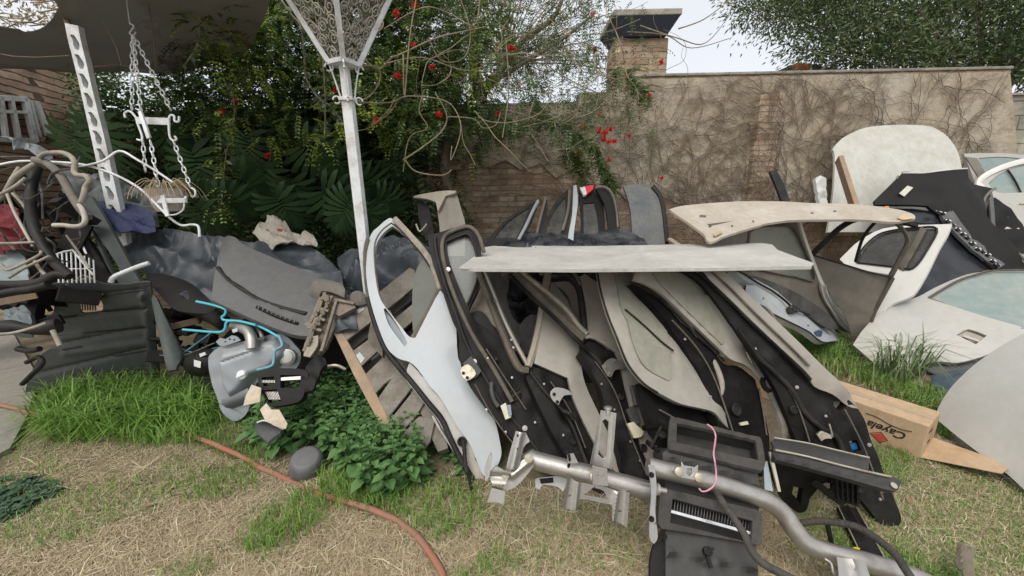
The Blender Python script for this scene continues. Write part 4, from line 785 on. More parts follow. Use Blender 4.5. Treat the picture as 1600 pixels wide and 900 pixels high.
# silver door in the grass
S = Pl((1400, 580, Gd(1400, 585)), (1600, 590, Gd(1560, 612)), (1540, 425, 3.5))
dS = thing('car_door', 'silver-grey car door with flush handle and teal-reflecting window, leaning behind the grass tuft', 'car door', GR2)
skin = [(1332, 540), (1345, 520), (1362, 502), (1386, 482), (1410, 472), (1434, 465), (1460, 450), (1500, 431), (1540, 420), (1575, 416), (1620, 416), (1720, 425), (1730, 560), (1640, 540), (1590, 530), (1578, 539), (1550, 553), (1527, 562), (1493, 570), (1467, 568), (1448, 570), (1432, 578), (1417, 590), (1395, 592), (1365, 570), (1345, 552)]
win = [(1449, 467), (1493, 441), (1525, 430), (1555, 424), (1620, 424), (1700, 432), (1700, 530), (1600, 519), (1590, 513), (1545, 500), (1500, 485)]
hh = [(1491, 527), (1510, 518), (1538, 528), (1521, 542)]
one('outer_skin', paint_silver, skin, S, parent=dS, t=.03, holes=[win, hh], cell=9, sharp=50, disp=relief(('c', (1400, 530), (1620, 560), 90, .04)))
one('window_glass', glass_teal, win, S.off(-.015), parent=dS, t=.004, cell=16)
line('window_seal', rubber_dusty, S, win[:]+win[:1], .009, dS, .012)
sf = relief(('c', (1400, 530), (1620, 560), 90, .04))
h = one('handle_cup', mat('handle_silver', (.3, .29, .26), .45, dust=DU, amt=.4), [(1490, 527), (1510, 517), (1540, 528), (1521, 544)], S.off(.012), parent=dS, t=.02, cell=4, disp=relief(('r', (1518, 534), 9, -.02)))
m = MB(); m.tube([S(x, y)+S.n*(.03) for x, y in [(1490, 527), (1510, 517), (1540, 528), (1521, 544), (1490, 527)]], .003, 5); m.bar(S(1502, 528)+S.n*.03, S(1526, 536)+S.n*.03, .022, .012, S.n); m.build('handle_bezel', paint_silver, dS, 30)
one('sill', mat('sill_dark', (.045, .05, .055), .5, dust=(.12, .12, .12), amt=.4), [(1440, 574), (1467, 568), (1493, 570), (1527, 562), (1578, 539), (1640, 545), (1640, 600), (1540, 592), (1500, 590), (1460, 584)], S.off(-.03), parent=dS, t=.03, cell=9)
bl = thing('blue_panel', 'dark blue plastic sheet on the grass under the silver-grey door', 'plastic sheet')
one('sheet', mat('blue_sheet', (.03, .07, .12), .3, dust=(.12, .16, .18), amt=.4), [(1450, 585), (1490, 578), (1560, 570), (1600, 560), (1620, 640), (1545, 660), (1500, 640), (1465, 610)], Pl((1450, 590, Gd(1450, 590, .05)), (1600, 570, Gd(1600, 600, .2)), (1545, 660, Gd(1545, 660, .04))), parent=bl, t=.006, cell=10, disp=relief(('n', 25, .03)))
# white panel at the right edge
Wp = Pl((1478, 660, 2.42), (1600, 768, 1.92), (1600, 530, 2.25))
pw = thing('bonnet', 'large plain dusty white car bonnet cut by the right edge of the view', 'car bonnet')
one('skin', paint_white, [(1474, 659), (1484, 638), (1500, 613), (1517, 594), (1535, 576), (1567, 550), (1600, 528), (1660, 495), (1750, 470), (1800, 700), (1760, 850), (1680, 830), (1620, 780), (1587, 748), (1550, 720), (1514, 692)], Wp, parent=pw, t=.02, cell=14, disp=relief(('c', (1500, 640), (1740, 660), 160, .06)))
m = MB(); m.tube([Wp(x, y)-Wp.n*.03 for x, y in [(1476, 662), (1514, 695), (1550, 723), (1587, 751), (1620, 783), (1680, 832)]], .014, 6, 3); m.build('edge_seal', rubber, pw, 60)
# black bumper liner
LL = Pl((1400, 280, 4.5), (1540, 290, 4.4), (1590, 420, 3.9))
bl2 = thing('bumper', 'big black upturned bumper with white label and a row of clips, before the white bonnet', 'bumper')
one('liner', black_pl, [(1368, 320), (1367, 313), (1383, 297), (1397, 283), (1410, 269), (1440, 270), (1465, 267), (1493, 264), (1512, 263), (1513, 280), (1519, 290), (1535, 292), (1553, 295), (1540, 305), (1533, 320), (1533, 338), (1540, 352), (1567, 380), (1590, 402), (1610, 425), (1575, 440), (1552, 422), (1510, 380), (1480, 345), (1455, 326), (1430, 323), (1400, 322)], LL, parent=bl2, t=.03, cell=8, sharp=50, disp=relief(('n', 60, .012), ('g', (1505, 305), (1575, 395), 18, .06), ('g', (1415, 300), (1500, 305), 5, -.02), ('g', (1455, 326), (1560, 420), 3, -.02), ('g', (1380, 318), (1455, 324), 5, .02), ('g', (1380, 300), (1412, 272), 4, .015)))
m = MB(); pts = [(1406, 272), (1411, 270), (1425, 271), (1432, 268), (1450, 269), (1462, 266.5), (1475, 267.5), (1493, 263), (1505, 266), (1512, 262)]
m.tube([LL(x, y)+LL.n*.0 for x, y in [(1398, 284), (1403, 277), (1411, 270.5), (1440, 270.5), (1465, 267.5), (1493, 264.5), (1511, 263.5)]], .012, 6, 2); m.build('white_rim', paint_white, bl2, 60)
m = MB(); m.tube([LL(x, y)+LL.n*.02 for x, y in [(1552, 296), (1541, 304), (1533, 318), (1533, 338), (1541, 352), (1567, 380), (1592, 402), (1606, 416)]], .014, 6, 4); m.build('wheel_arch_rim', paint_grey, bl2, 60)
one('label', mat('paper_label', (.5, .5, .42), .7), [(1405, 302), (1418, 290), (1427, 293), (1413, 307)], LL.off(.035), parent=bl2, t=.003, cell=6, sharp=20, sub=1)
one('amber_reflector', mat('amber', (.6, .22, .02), .3), [(1383, 322), (1389, 322), (1389, 325), (1383, 325)], LL.off(.05), parent=bl2, t=.01)
one('lower_panel', mat('gloss_black', (.012, .014, .018), .18, dust=(.04, .043, .047), amt=.15, bump=.0, grime=.1), [(1380, 325), (1455, 330), (1500, 362), (1556, 420), (1530, 424), (1500, 432), (1440, 466), (1425, 470), (1435, 440), (1450, 400), (1470, 362), (1485, 350), (1420, 345)], LL.off(-.04), parent=bl2, t=.02, cell=10, disp=relief(('n', 80, .015), ('g', (1465, 400), (1500, 432), 2.5, .02), ('g', (1455, 335), (1545, 420), 4, .015)))
one('bar', grey_pl, [(1488, 330), (1500, 345), (1530, 378), (1572, 412), (1560, 420), (1520, 392), (1480, 350), (1470, 334)], LL.off(.015), parent=bl2, t=.03, cell=8, disp=relief(('n', 20, .02)))
random.seed(2)
for i in range(13):
    t = i/12; x = 1461+t*92; y = 331+t*86+random.uniform(-3, 3)
    m = MB(); q = LL(x, y)+LL.n*.03; a = (LL(x+6, y+5)-LL(x, y)).normalized(); b_ = LL.n.cross(a); m.box(q, a*.024, b_*random.uniform(.014, .026), LL.n*.006); m.build('clip_recess', black_pl, bl2, 0, bevel=.003); m = MB(); m.box(q+a*.012+b_*.016, a*.012, b_*.006, LL.n*.012); m.box(q-a*.014-b_*.012, a*.005, b_*.010, LL.n*.012); m.build('clip', white_iron if i % 3 else steel, bl2, 0, bevel=.003)
# white bonnet against the wall
Hh = Pl((1300, 250, 5.0), (1480, 250, 5.05), (1390, 345, 4.75))
wb = thing('bonnet', 'mottled white car bonnet standing upright against the vine-covered wall', 'car bonnet')
one('skin', mat('paint_white_mossy', (.54, .54, .5), .4, dust=(.42, .41, .35), amt=.4, dsc=5, bump=.04, var=.05, sharp=.35), [(1292, 240), (1300, 230), (1312, 220), (1343, 207), (1387, 203), (1433, 204), (1452, 210), (1468, 221), (1483, 240), (1492, 262), (1500, 300), (1500, 360), (1298, 360), (1298, 300), (1296, 250)], Hh, parent=wb, t=.03, cell=8, sharp=40, disp=relief(('c', (1330, 215), (1450, 215), 120, .10), ('g', (1418, 225), (1428, 300), 3, .01), ('g', (1470, 232), (1480, 300), 3, .016), ('g', (1330, 225), (1310, 330), 4, -.008)))
m = MB(); m.tube([Hh(x, y)-Hh.n*.02 for x, y in [(1484, 242), (1493, 262), (1501, 300)]], .02, 6, 4); m.build('edge_seal', rubber, wb, 60)
wst = thing('wooden_post', 'short weathered wooden post leaning on the white upright bonnet', 'wooden post'); m = MB(); m.bar(P(1311, 248, 4.55), P(1339, 335, 4.2), .115, .05, (1, -.4, 0)); m.build('plank', wood_raw, wst, 0, bevel=.006)
lw = thing('lamp_housing', 'small white plastic housing wedged left of the upright bonnet', 'plastic housing')
lq = Pl((1275, 275, 4.8), (1292, 278, 4.8), (1280, 320, 4.7)); one('shell', mat('white_nylon', (.5, .5, .48)), [(1275, 277), (1282, 274), (1290, 279), (1294, 320), (1280, 322)], lq, parent=lw, t=.05, cell=5, sharp=40, disp=relief(('n', 8, .04)), bevel=.002)
bs = thing('rubber_strip', 'curved black rubber strip poking up against the wall right of the brick pilaster', 'rubber strip'); bq = Pl((1205, 267, 4.6), (1216, 267, 4.6), (1230, 320, 4.4)); one('strip', rubber, [(1203, 267), (1213, 266), (1224, 285), (1236, 318), (1224, 322), (1215, 296)], bq, parent=bs, t=.03, cell=5)
# far doors in the upper right
N1 = Pl((1510, 245, 4.95), (1600, 245, 4.95), (1560, 330, 4.8))
dM = thing('car_door', 'silver car door tops with small rear window, furthest right against the wall', 'car door', GR2)
w1 = [(1529, 247), (1560, 245), (1590, 247), (1610, 252), (1580, 260), (1555, 268), (1542, 270), (1533, 258)]
one('outer_skin', paint_silver, [(1506, 240), (1540, 239), (1580, 240), (1640, 246), (1680, 300), (1600, 360), (1545, 340), (1525, 290), (1515, 262)], N1, parent=dM, t=.03, holes=[w1], cell=8, sharp=40)
one('window_glass', glass_teal, w1, N1.off(-.01), parent=dM, t=.004, cell=10)
one('pillar_trim', paint_grey, [(1509, 245), (1527, 247), (1541, 272), (1530, 278), (1520, 262)], N1.off(.012), parent=dM, t=.01)
N2 = Pl((1530, 290, 4.75), (1600, 255, 4.75), (1600, 400, 4.4))
dN = thing('car_door', 'silver car door with arched white window frame, at the right edge', 'car door', GR2)
w2 = [(1543, 287), (1560, 273), (1585, 262), (1610, 256), (1680, 250), (1680, 300), (1600, 302), (1556, 302)]
one('outer_skin', paint_silver, [(1528, 285), (1535, 276), (1556, 263), (1585, 252), (1612, 247), (1700, 240), (1720, 420), (1640, 430), (1600, 412), (1570, 380), (1552, 330), (1548, 298), (1532, 293)], N2, parent=dN, t=.03, holes=[w2], cell=9, sharp=50, disp=relief(('c', (1560, 350), (1700, 350), 80, .03)))
one('window_glass', glass_teal, w2, N2.off(-.012), parent=dN, t=.004, cell=14)
frame('window_frame', paint_white, N2, [(1536, 293), (1530, 286), (1537, 276), (1557, 265), (1585, 255), (1612, 250), (1680, 244)], 4, .03, dN, .02)
line('division_bar', rubber, N2, [(1573, 266), (1584, 282), (1594, 302)], .01, dN, .01)
m = MB(); m.tube([N2(1590, 321)+N2.n*.03, N2(1600, 319)+N2.n*.06, N2(1640, 320)+N2.n*.03], .012, 6, 4); m.build('handle', zinc, dN, 60)
one('dark_opening', black_pl, [(1550, 308), (1562, 312), (1585, 335), (1600, 355), (1610, 395), (1590, 395), (1560, 365), (1545, 335)], N2.off(.04), parent=dN, t=.02, cell=7, disp=relief(('n', 14, .03)))
frame('brace', grey_pl, N2, [(1549, 308), (1551, 330), (1553, 360)], 3, .02, dN, .07)
# beige headliner
HL = Pl((1113, 377, 2.75), (1052, 328, 3.25), (1400, 346, 3.0))
hl = thing('roof_lining', 'stained beige moulded car roof lining laid over the doors right of the white sheet', 'roof lining')
def rc(x, y, a, b): return [(x-a, y-b), (x+a, y-b*.8), (x+a, y+b), (x-a, y+b*.8)]
one('shell', mat('headliner', (.46, .425, .37), .85, dust=(.36, .31, .24), amt=.35, dsc=4, bump=.15), [(1046, 327), (1060, 323), (1082, 320), (1133, 315.5), (1183, 314), (1230, 315), (1267, 317), (1333, 319), (1367, 322), (1395, 326), (1413, 330), (1428, 336), (1430, 342), (1400, 347), (1370, 345), (1333, 343), (1267, 343), (1233, 344), (1210, 347), (1196, 349), (1187, 352), (1153, 362), (1130, 370), (1113, 378), (1104, 374), (1100, 366), (1080, 351), (1060, 338)], HL, parent=hl, t=.02, cell=7, sharp=60,
    holes=[rc(1098, 338, 5, 2.2), rc(1144, 353, 1.6, 2), rc(1177, 345.5, 1.6, 2), rc(1269, 332.5, 2.5, 1.5), rc(1109, 354, 2.5, 1.4), rc(1304, 330, 2.5, 1.3)], disp=relief(('n', 60, .004)))
one('label', mat('tan_label', (.4, .3, .15), .8), [(1114, 366), (1127, 360), (1129, 363), (1117, 369)], HL.off(.018), parent=hl, t=.004)
one('stained_tip', mat('light_wood', (.5, .38, .22), .8, grime=.5), [(1402, 340), (1412, 335), (1421, 337), (1426, 341), (1412, 343)], HL.off(.014), parent=hl, t=.006)
# H: glass door under the lining
Hd = Pl((1335, 520, Gd(1330, 530, .05)), (1250, 346, 3.35), (1170, 425, 3.2))
dH = thing('car_door', 'dark car door with big dusty window and white edge, under the beige roof lining', 'car door', GR2)
w3 = [(1170, 362), (1183, 355), (1205, 353), (1235, 354), (1244, 364), (1256, 390), (1272, 437), (1240, 432), (1212, 427), (1180, 420), (1165, 418)]
one('outer_skin', mat('door_olive', (.12, .11, .088), .6, dust=(.25, .22, .17), amt=.4, dsc=3, bump=.08, sharp=.6), [(1110, 350), (1170, 343), (1250, 344), (1262, 385), (1275, 417), (1284, 440), (1300, 470), (1316, 500), (1328, 520), (1300, 512), (1240, 480), (1170, 440), (1120, 420)], Hd, parent=dH, t=.03, holes=[w3], cell=8, sharp=50)
one('window_glass', glass_d, w3, Hd.off(-.012), parent=dH, t=.004, cell=12)
line('window_seal', rubber_dusty, Hd, w3+w3[:1], .01, dH, .01)
frame('white_edge', paint_white, Hd, [(1250, 346), (1260, 378), (1270, 405), (1282, 436), (1296, 464), (1314, 492), (1333, 516)], lambda t: 1.6+2.*t, .03, dH, .02)
one('jamb', mat('jamb_grey', (.42, .44, .44)), [(1283, 444), (1292, 452), (1310, 470), (1326, 492), (1335, 510), (1334, 517), (1326, 518), (1312, 505), (1298, 484), (1285, 460)], Hd.off(.03), parent=dH, t=.02, cell=5, disp=relief(('r', (1312, 484), 6, -.02), ('n', 8, .01)))
line('jamb_edge', paint_champ, Hd, [(1282, 444), (1284, 460), (1297, 484), (1312, 506), (1326, 520)], .006, dH, .045)
one('arm_rest', mat('armrest', (.03, .03, .032), .8, dust=(.1, .095, .09), amt=.35), [(1172, 432), (1190, 434), (1240, 455), (1280, 480), (1302, 500), (1310, 512), (1290, 512), (1230, 470), (1170, 440)], Hd.off(.08), parent=dH, t=.08, cell=7)
# I: white jamb edge of a door lying in grass
Ie = Pl((1150, 424, 2.75), (1312, 530, Gd(1300, 540)), (1200, 485, 2.72))
dI = thing('car_door', 'bright white inner door edge with black seal strip, lying in the grass', 'car door', GR2)
ri = relief(('g', (1200, 470), (1290, 520), 8, -.012), ('r', (1224, 478), 5, -.01))
one('inner_edge', mat('door_white_edge', (.5, .54, .57), .35, coat=.3, dust=(.45, .45, .42), amt=.2, bump=.03), [(1147, 421), (1158, 425), (1200, 447), (1250, 477), (1290, 500), (1305, 510), (1309, 519), (1318, 531), (1300, 533), (1285, 533), (1265, 518), (1250, 509), (1228, 500), (1205, 487), (1175, 467), (1165, 452), (1166, 445), (1180, 446), (1160, 434)], Ie, parent=dI, t=.06, holes=[rc(1194, 466, 1.6, 2.), rc(1265, 508, 1.6, 2)], cell=6, sharp=60, disp=ri)
line('seal_strip', rubber, Ie, [(1140, 421), (1158, 430), (1180, 444), (1205, 458), (1228, 476), (1236, 486), (1250, 489), (1275, 500), (1296, 512), (1308, 521)], .010, dI, .02, 8)
one('latch', rubber, [(1232, 480), (1238, 476), (1247, 480), (1250, 486), (1242, 489), (1235, 488)], Ie.off(.02), parent=dI, t=.02, cell=4); bolts('screw', Ie.off(.025), [(1236, 480), (1246, 486), (1241, 484)], steel, dI, .006)
one('socket', mat('socket_blue', (.03, .06, .1), .4), [(1274, 518), (1280, 515), (1286, 518), (1284, 525), (1277, 524)], Ie.off(.012), parent=dI, t=.012, bevel=.002)
line('rim', rubber, Ie, [(1165, 447), (1164, 455), (1175, 469), (1205, 489), (1250, 511), (1266, 520), (1286, 535), (1318, 533)], .006, dI, .0)
# small curved tan piece in front of it
hd = thing('door_handle', 'curved grey door pull sticking up behind the champagne edge near the white door edge', 'handle'); m = MB(); m.tube([P(1186, 478, 2.5), P(1196, 482, 2.45), P(1206, 492, 2.42), P(1210, 503, 2.45)], .012, 8, 5); m.build('grip', mat('handle_grey', (.17, .16, .14)), hd, 60)
# J: dark dusty door with black arch frame
J = Pl((1335, 545, Gd(1345, 548, .02)), (1270, 398, 3.55), (1395, 432, 3.35))
dJ = thing('car_door', 'dusty dark grey car door with an empty black arched window frame', 'car door', GR2)
one('outer_skin', paint_grey, [(1267, 397), (1290, 405), (1320, 415), (1355, 424), (1385, 430), (1398, 433), (1390, 448), (1372, 476), (1360, 505), (1350, 545), (1332, 545), (1325, 505), (1305, 470), (1285, 440)], J, parent=dJ, t=.03, cell=8, sharp=50, disp=relief(('g', (1312, 465), (1365, 490), 3, .012), ('c', (1300, 420), (1350, 520), 60, .02), ('r', (1333, 453), 3, -.01)))
frame('window_frame', rubber, J, [(1270, 398), (1290, 378), (1317, 354), (1347, 342), (1400, 346), (1434, 354)], 3.6, .03, dJ, .02)
frame('division_bar', rubber, J, [(1337, 410), (1342, 392), (1348, 374), (1357, 360), (1368, 348)], 2, .02, dJ, .01)
frame('window_frame', rubber_dusty, J, [(1402, 350), (1412, 360), (1419, 372), (1418, 384), (1405, 410), (1393, 432)], 3.4, .03, dJ, .025)
line('belt_seal', rubber, J, [(1268, 397), (1320, 413), (1360, 425), (1386, 431)], .008, dJ, .02)
frame('side_edge', rubber_dusty, J, [(1396, 434), (1382, 460), (1368, 486), (1360, 508)], 3, .03, dJ, .02)
# K: white door with tinted glass
Kd = Pl((1400, 480, 3.5), (1487, 350, 3.5), (1330, 405, 4.0))
dK = thing('car_door', 'white car door with tinted window, standing behind the dusty dark grey one', 'car door', GR2)
w4 = [(1340, 411), (1348, 390), (1372, 368), (1400, 360), (1430, 357), (1464, 358), (1450, 390), (1427, 420), (1400, 418)]
one('outer_skin', paint_white, [(1312, 405), (1325, 392), (1343, 376), (1380, 357), (1433, 352), (1487, 350), (1480, 368), (1467, 390), (1450, 425), (1432, 455), (1420, 465), (1395, 475), (1378, 490), (1366, 498), (1352, 470), (1335, 430)], Kd, parent=dK, t=.03, holes=[w4], cell=8, sharp=50)
one('window_glass', glass_k, w4, Kd.off(-.012), parent=dK, t=.004, cell=12)
line('window_seal', rubber, Kd, w4+w4[:1], .009, dK, .012)
frame('pillar', rubber_dusty, Kd, [(1443, 356), (1428, 385), (1408, 420)], 5, .02, dK, .015)
# ================================================================ the doors standing against the wall in the centre
GR3 = 'dark doors and panels standing against the brick wall in the centre'
B1 = Pl((770, 370, 4.0), (840, 313, 4.3), (870, 370, 4.0))
def bd(label, out, mt, pl, strips, glass=None, name='car_door', cat='car door'):
    t = thing(name, label, cat, GR3)
    one('outer_skin', mt, out, pl, parent=t, t=.03, holes=[glass] if glass else [], cell=7, sharp=60)
    if glass: one('window_glass', glass_k, glass, pl.off(-.012), parent=t, t=.004, cell=12)
    for mt2, pts, w_ in strips: frame('edge_strip', mt2, pl, pts, w_, .03, t, .02)
    return t
bd('dark glazed door leaning left-most of the row against the brick wall', [(758, 380), (772, 362), (795, 340), (820, 323), (842, 312), (835, 335), (822, 365), (812, 400), (760, 400)], rubber, B1, [(paint_blue, [(841, 313), (832, 330), (822, 352), (810, 374)], 2.2)], [(772, 372), (785, 355), (805, 338), (828, 324), (815, 355), (806, 372)])
bd('narrow dark door with grey trim second from left against the brick wall', [(838, 375), (842, 345), (848, 320), (854, 306), (856, 330), (850, 375), (850, 400), (835, 400)], rubber, B1.off(.1), [(paint_grey, [(853, 308), (846, 335), (838, 370)], 1.8)])
bd('dark tinted door with curved pale rim, middle of the row against the brick wall', [(845, 375), (850, 350), (862, 325), (875, 306), (888, 296), (893, 310), (890, 340), (884, 375), (880, 400), (845, 400)], rubber, B1.off(.2), [(paint_grey, [(890, 297), (889, 320), (885, 340), (879, 360)], 2)], [(852, 368), (857, 348), (868, 326), (883, 308), (884, 330), (876, 365)])
bd('thin pale blue door edge standing upright beside the red and white tail lamp', [(896, 290), (901, 289), (903, 315), (900, 340), (897, 362), (894, 400), (884, 400), (889, 362), (894, 335)], paint_blue, B1.off(.3), [], name='door_edge', cat='door edge')
t = bd('dark tailgate with red and white lamp at its top, against the wall', [(905, 296), (912, 290), (929, 288), (938, 300), (944, 330), (946, 375), (946, 400), (906, 400), (908, 340)], black_pl, B1.off(.25), [], [(911, 318), (928, 316), (934, 340), (936, 366), (912, 366)], 'tailgate', 'tailgate')
one('lamp', mat('lamp_red', (.6, .01, .02), .15, coat=.5), [(914, 291), (928, 288.5), (926, 296), (917, 303)], B1.off(.3), parent=t, t=.03, cell=4); one('lamp', mat('lamp_white', (.6, .6, .58), .2), [(906, 293), (914, 291.5), (917, 303), (912, 305)], B1.off(.3), parent=t, t=.03, cell=4)
bd('curved black wheel-arch panel between the tail lamp and the big blue-grey panel', [(930, 292), (945, 290), (957, 300), (964, 320), (968, 350), (970, 400), (952, 400), (950, 350), (944, 318)], black_pl, B1.off(.33), [(paint_grey, [(930, 292), (946, 292), (957, 303), (963, 325), (966, 355)], 1.2)], name='arch_panel', cat='panel')
bd('broad upright blue-grey panel, right end of the row against the wall', [(974, 291), (990, 288), (1017, 290), (1026, 298), (1032, 312), (1038, 345), (1040, 400), (988, 400), (987, 350), (983, 318)], mat('slate_panel', (.07, .08, .088), .55, dust=(.15, .15, .14), amt=.4), B1.off(.3), [(rubber, [(1020, 290), (1032, 305), (1038, 330), (1043, 378)], 3)], name='body_panel', cat='body panel')
cr = Pl((765, 372, 3.4), (1010, 375, 3.4), (900, 400, 3.0))
def crumple(s, h):
    def f(x, y):
        wx = x+s*.35*noise.noise(Vector((x/s, y/s, 9))); wy = y+s*.35*noise.noise(Vector((x/s, y/s, 21))); r = 0
        for k, (a, sc, am) in enumerate(((.45, 1., 1.), (-.3, .8, .6), (1.1, .7, .3), (-.9, .3, .22))):
            u = (-wx*math.sin(a)+wy*math.cos(a)*1.5)/(s*sc*.95); v = (wx*math.cos(a)+wy*math.sin(a)*1.5)/(s*sc*3.5)
            q = noise.noise(Vector((u, v, k*7.3+1))); r += am*(.55-abs(q)*2.6)
        return h*r
    return f
tb = one('tarp', bag_m, [(762, 376), (790, 372), (830, 367), (860, 366), (880, 358), (905, 357), (930, 362), (975, 362), (1000, 370), (1015, 382), (1020, 410), (900, 430), (770, 420)], cr, t=.01, cell=5, disp=crumple(35, .05), smooth=50); tag(tb, 'crumpled black plastic sheet heaped behind the long pale metal sheet', 'tarpaulin')
sl = thing('body_panel', 'grey dusty corner body panel standing behind the black door frame, left of centre', 'body panel')
sq = Pl((650, 310, 3.3), (715, 300, 3.3), (700, 360, 3.2))
one('skin', paint_grey, [(684, 326), (693, 308), (705, 300), (713, 302), (720, 325), (727, 352), (726, 400), (688, 400), (687, 358), (685, 340)], sq, parent=sl, t=.05, cell=7, sharp=60, disp=relief(('g', (700, 305), (712, 380), 5, .02)))
one('top_flange', mat('dusty_beige', (.22, .2, .15), .8, dust=DU, amt=.5), [(645, 308), (655, 304), (692, 298), (713, 298), (710, 302), (696, 306), (690, 318), (684, 330), (681, 316), (668, 311)], sq.off(.04), parent=sl, t=.03, cell=5)
one('bracket', black_pl, [(652, 315), (668, 318), (675, 345), (680, 375), (665, 375), (655, 345)], sq.off(-.03), parent=sl, t=.03, cell=7, disp=relief(('n', 12, .03)))
m = MB(); m.tube([P(650, 350, 2.9), P(656, 362, 2.9), P(667, 350, 2.9)], .008, 6, 3); m.build('clip', zinc, sl, 60)
wc = one('ceiling_trim', mat('tan_trim', (.27, .22, .17)), [(1043, 373), (1050, 372), (1068, 385), (1060, 385)], Pl((1043, 373, 3.3), (1068, 385, 3.1), (1050, 372, 3.3)), t=.02); tag(wc, 'small tan plastic wedge poking out behind the metal sheet near the roof lining', 'trim')
# ================================================================ pallet
PL = Pl((520, 515, 2.75), (655, 735, Gd(655, 745)), (650, 430, 3.05))
pal = thing('wooden_pallet', 'weathered wooden pallet leaning on its side under the pale blue-white door', 'pallet')
def board(name, out, lift, t, m_=wood_old, sh=20): return one(name, m_, out, PL.off(lift), parent=pal, t=t, cell=9, sharp=sh, sub=1, bevel=.003, disp=relief(('n', 14, .003)))
board('slat', [(521, 505), (575, 470), (640, 418), (648, 422), (650, 446), (600, 487), (541, 532)], 0, .022)
board('slat', [(549, 550), (600, 512), (648, 472), (652, 496), (610, 530), (564, 572)], 0, .022)
board('slat', [(566, 590), (606, 550), (650, 520), (656, 560), (600, 600), (584, 617)], 0, .022)
board('slat', [(588, 626), (625, 572), (650, 556), (662, 585), (640, 610), (606, 653)], 0, .022)
board('slat', [(606, 660), (650, 605), (668, 620), (650, 650), (622, 680)], 0, .022)
board('slat', [(622, 686), (655, 650), (680, 655), (672, 690), (645, 722), (633, 710)], 0, .022)
board('side_board', [(516, 508), (524, 505), (545, 536), (580, 600), (612, 664), (630, 700), (628, 712), (618, 706), (590, 656), (552, 585), (530, 538)], .004, .09, wood_raw)
board('stringer', [(596, 480), (606, 476), (645, 560), (690, 650), (700, 700), (684, 706), (655, 640), (620, 570)], -.024, .09)
board('back_slat', [(540, 528), (650, 452), (650, 462), (548, 548)], -.115, .02); board('back_slat', [(560, 580), (650, 508), (655, 525), (572, 604)], -.115, .02); board('back_slat', [(600, 650), (660, 592), (666, 612), (612, 672)], -.115, .02)
for pts in ([(543, 487), (550, 484), (549, 508), (544, 512)], [(556, 486), (566, 478), (570, 482), (560, 490)], [(556, 555), (562, 550), (570, 560), (564, 568)]):
    one('paint_smear', mat('paint_smear', (.4, .42, .42), .7), pts, PL.off(.004), parent=pal, t=.002)
cb = thing('plywood_offcut', 'small square wood offcut on the ground at the foot of the pallet', 'wood offcut'); one('board', wood_raw, [(673, 684), (680, 680), (712, 716), (708, 728), (673, 727)], Pl((673, 684, 2.5), (712, 725, 2.3), (673, 727, 2.33)), parent=cb, t=.02, sharp=20, sub=1)
# ================================================================ tarps
TP = Pl((190, 360, 3.6), (350, 440, 3.1), (660, 380, 3.5))
t1 = one('tarp', tarp_m, [(178, 362), (186, 358), (235, 361), (300, 367), (345, 374), (365, 378), (390, 378), (435, 374), (470, 380), (505, 396), (530, 420), (535, 445), (552, 470), (560, 520), (500, 520), (420, 500), (340, 480), (300, 475), (270, 455), (235, 432), (215, 420), (200, 398), (188, 378)], TP, t=.01, cell=3.6, smooth=22,
    disp=lambda x, y: crumple(62, .085)(x, y)+.006*math.sin((x*.25+y)/7+3*noise.noise(Vector((x/50, y/50, 1)))))
tag(t1, 'wide blue-grey plastic tarpaulin draped from the white lattice post over to the grey dashboard', 'tarpaulin')
T2 = Pl((560, 400, 3.5), (640, 380, 3.5), (600, 470, 3.1))
t2 = one('tarp', tarp_m, [(524, 400), (545, 390), (575, 378), (605, 376), (640, 380), (668, 385), (700, 395), (705, 430), (690, 480), (650, 510), (590, 510), (545, 480), (535, 440)], T2, t=.01, cell=3.6, smooth=22, disp=lambda x, y: crumple(58, .11)(x, y)+.006*math.sin((x*.8+y)/6+3*noise.noise(Vector((x/40, y/40, 1)))))
tag(t2, 'heaped blue-grey plastic tarpaulin seen through the pale blue-white door window, behind the pallet', 'tarpaulin')
T3 = Pl((760, 430, 3.0), (900, 425, 3.2), (830, 560, 2.8))
t3 = one('tarp', bag_m, [(740, 415), (800, 412), (900, 412), (960, 410), (960, 480), (900, 560), (840, 560), (800, 480), (760, 470)], T3, t=.01, cell=6, smooth=50, disp=crumple(30, .06)); tag(t3, 'dark crumpled plastic behind the window frames under the long pale metal sheet', 'tarpaulin')
# dark heap of stuff under the tarps, so that nothing floats
m = MB()
vs = []; nx, ny = 34, 14
for j in range(ny):
    for i in range(nx):
        x = -3.2+i*.17; y = 2.9+j*.17; e = min(1, min(i, nx-1-i)/4)*min(1, min(j, ny-1-j)/3)
        vs.append((x, y, -.02+e*(.62+.22*noise.noise(Vector((x*1.7, y*1.7, 3)))+.1*noise.noise(Vector((x*5, y*5, 3))))))
m.add(vs, [(j*nx+i, j*nx+i+1, (j+1)*nx+i+1, (j+1)*nx+i) for j in range(ny-1) for i in range(nx-1)])
hp_ = m.build('scrap_heap', mat('dark_scrap', (.02, .02, .02), .8, dust=(.03, .026, .022), amt=.3, dsc=12, bump=1, bsc=15)); tag(hp_, 'dark jumble of small scrap underneath the tarpaulins and dashboard', 'scrap heap', kind='stuff')
pb = thing('plastic_sack', 'crumpled pale translucent plastic sack on top of the tarpaulin before the dark leaves', 'sack')
PQ = Pl((400, 360, 3.55), (470, 360, 3.55), (430, 380, 3.4))
one('sack', mat('sack', (.3, .26, .2), .35, dust=(.45, .42, .36), amt=.5, dsc=9, bump=.4, bsc=20), [(394, 363), (408, 350), (418, 337), (432, 336), (445, 345), (453, 358), (470, 362), (490, 368), (496, 380), (480, 385), (440, 380), (415, 382)], PQ, parent=pb, t=.01, cell=4, smooth=50, disp=crumple(18, .05))
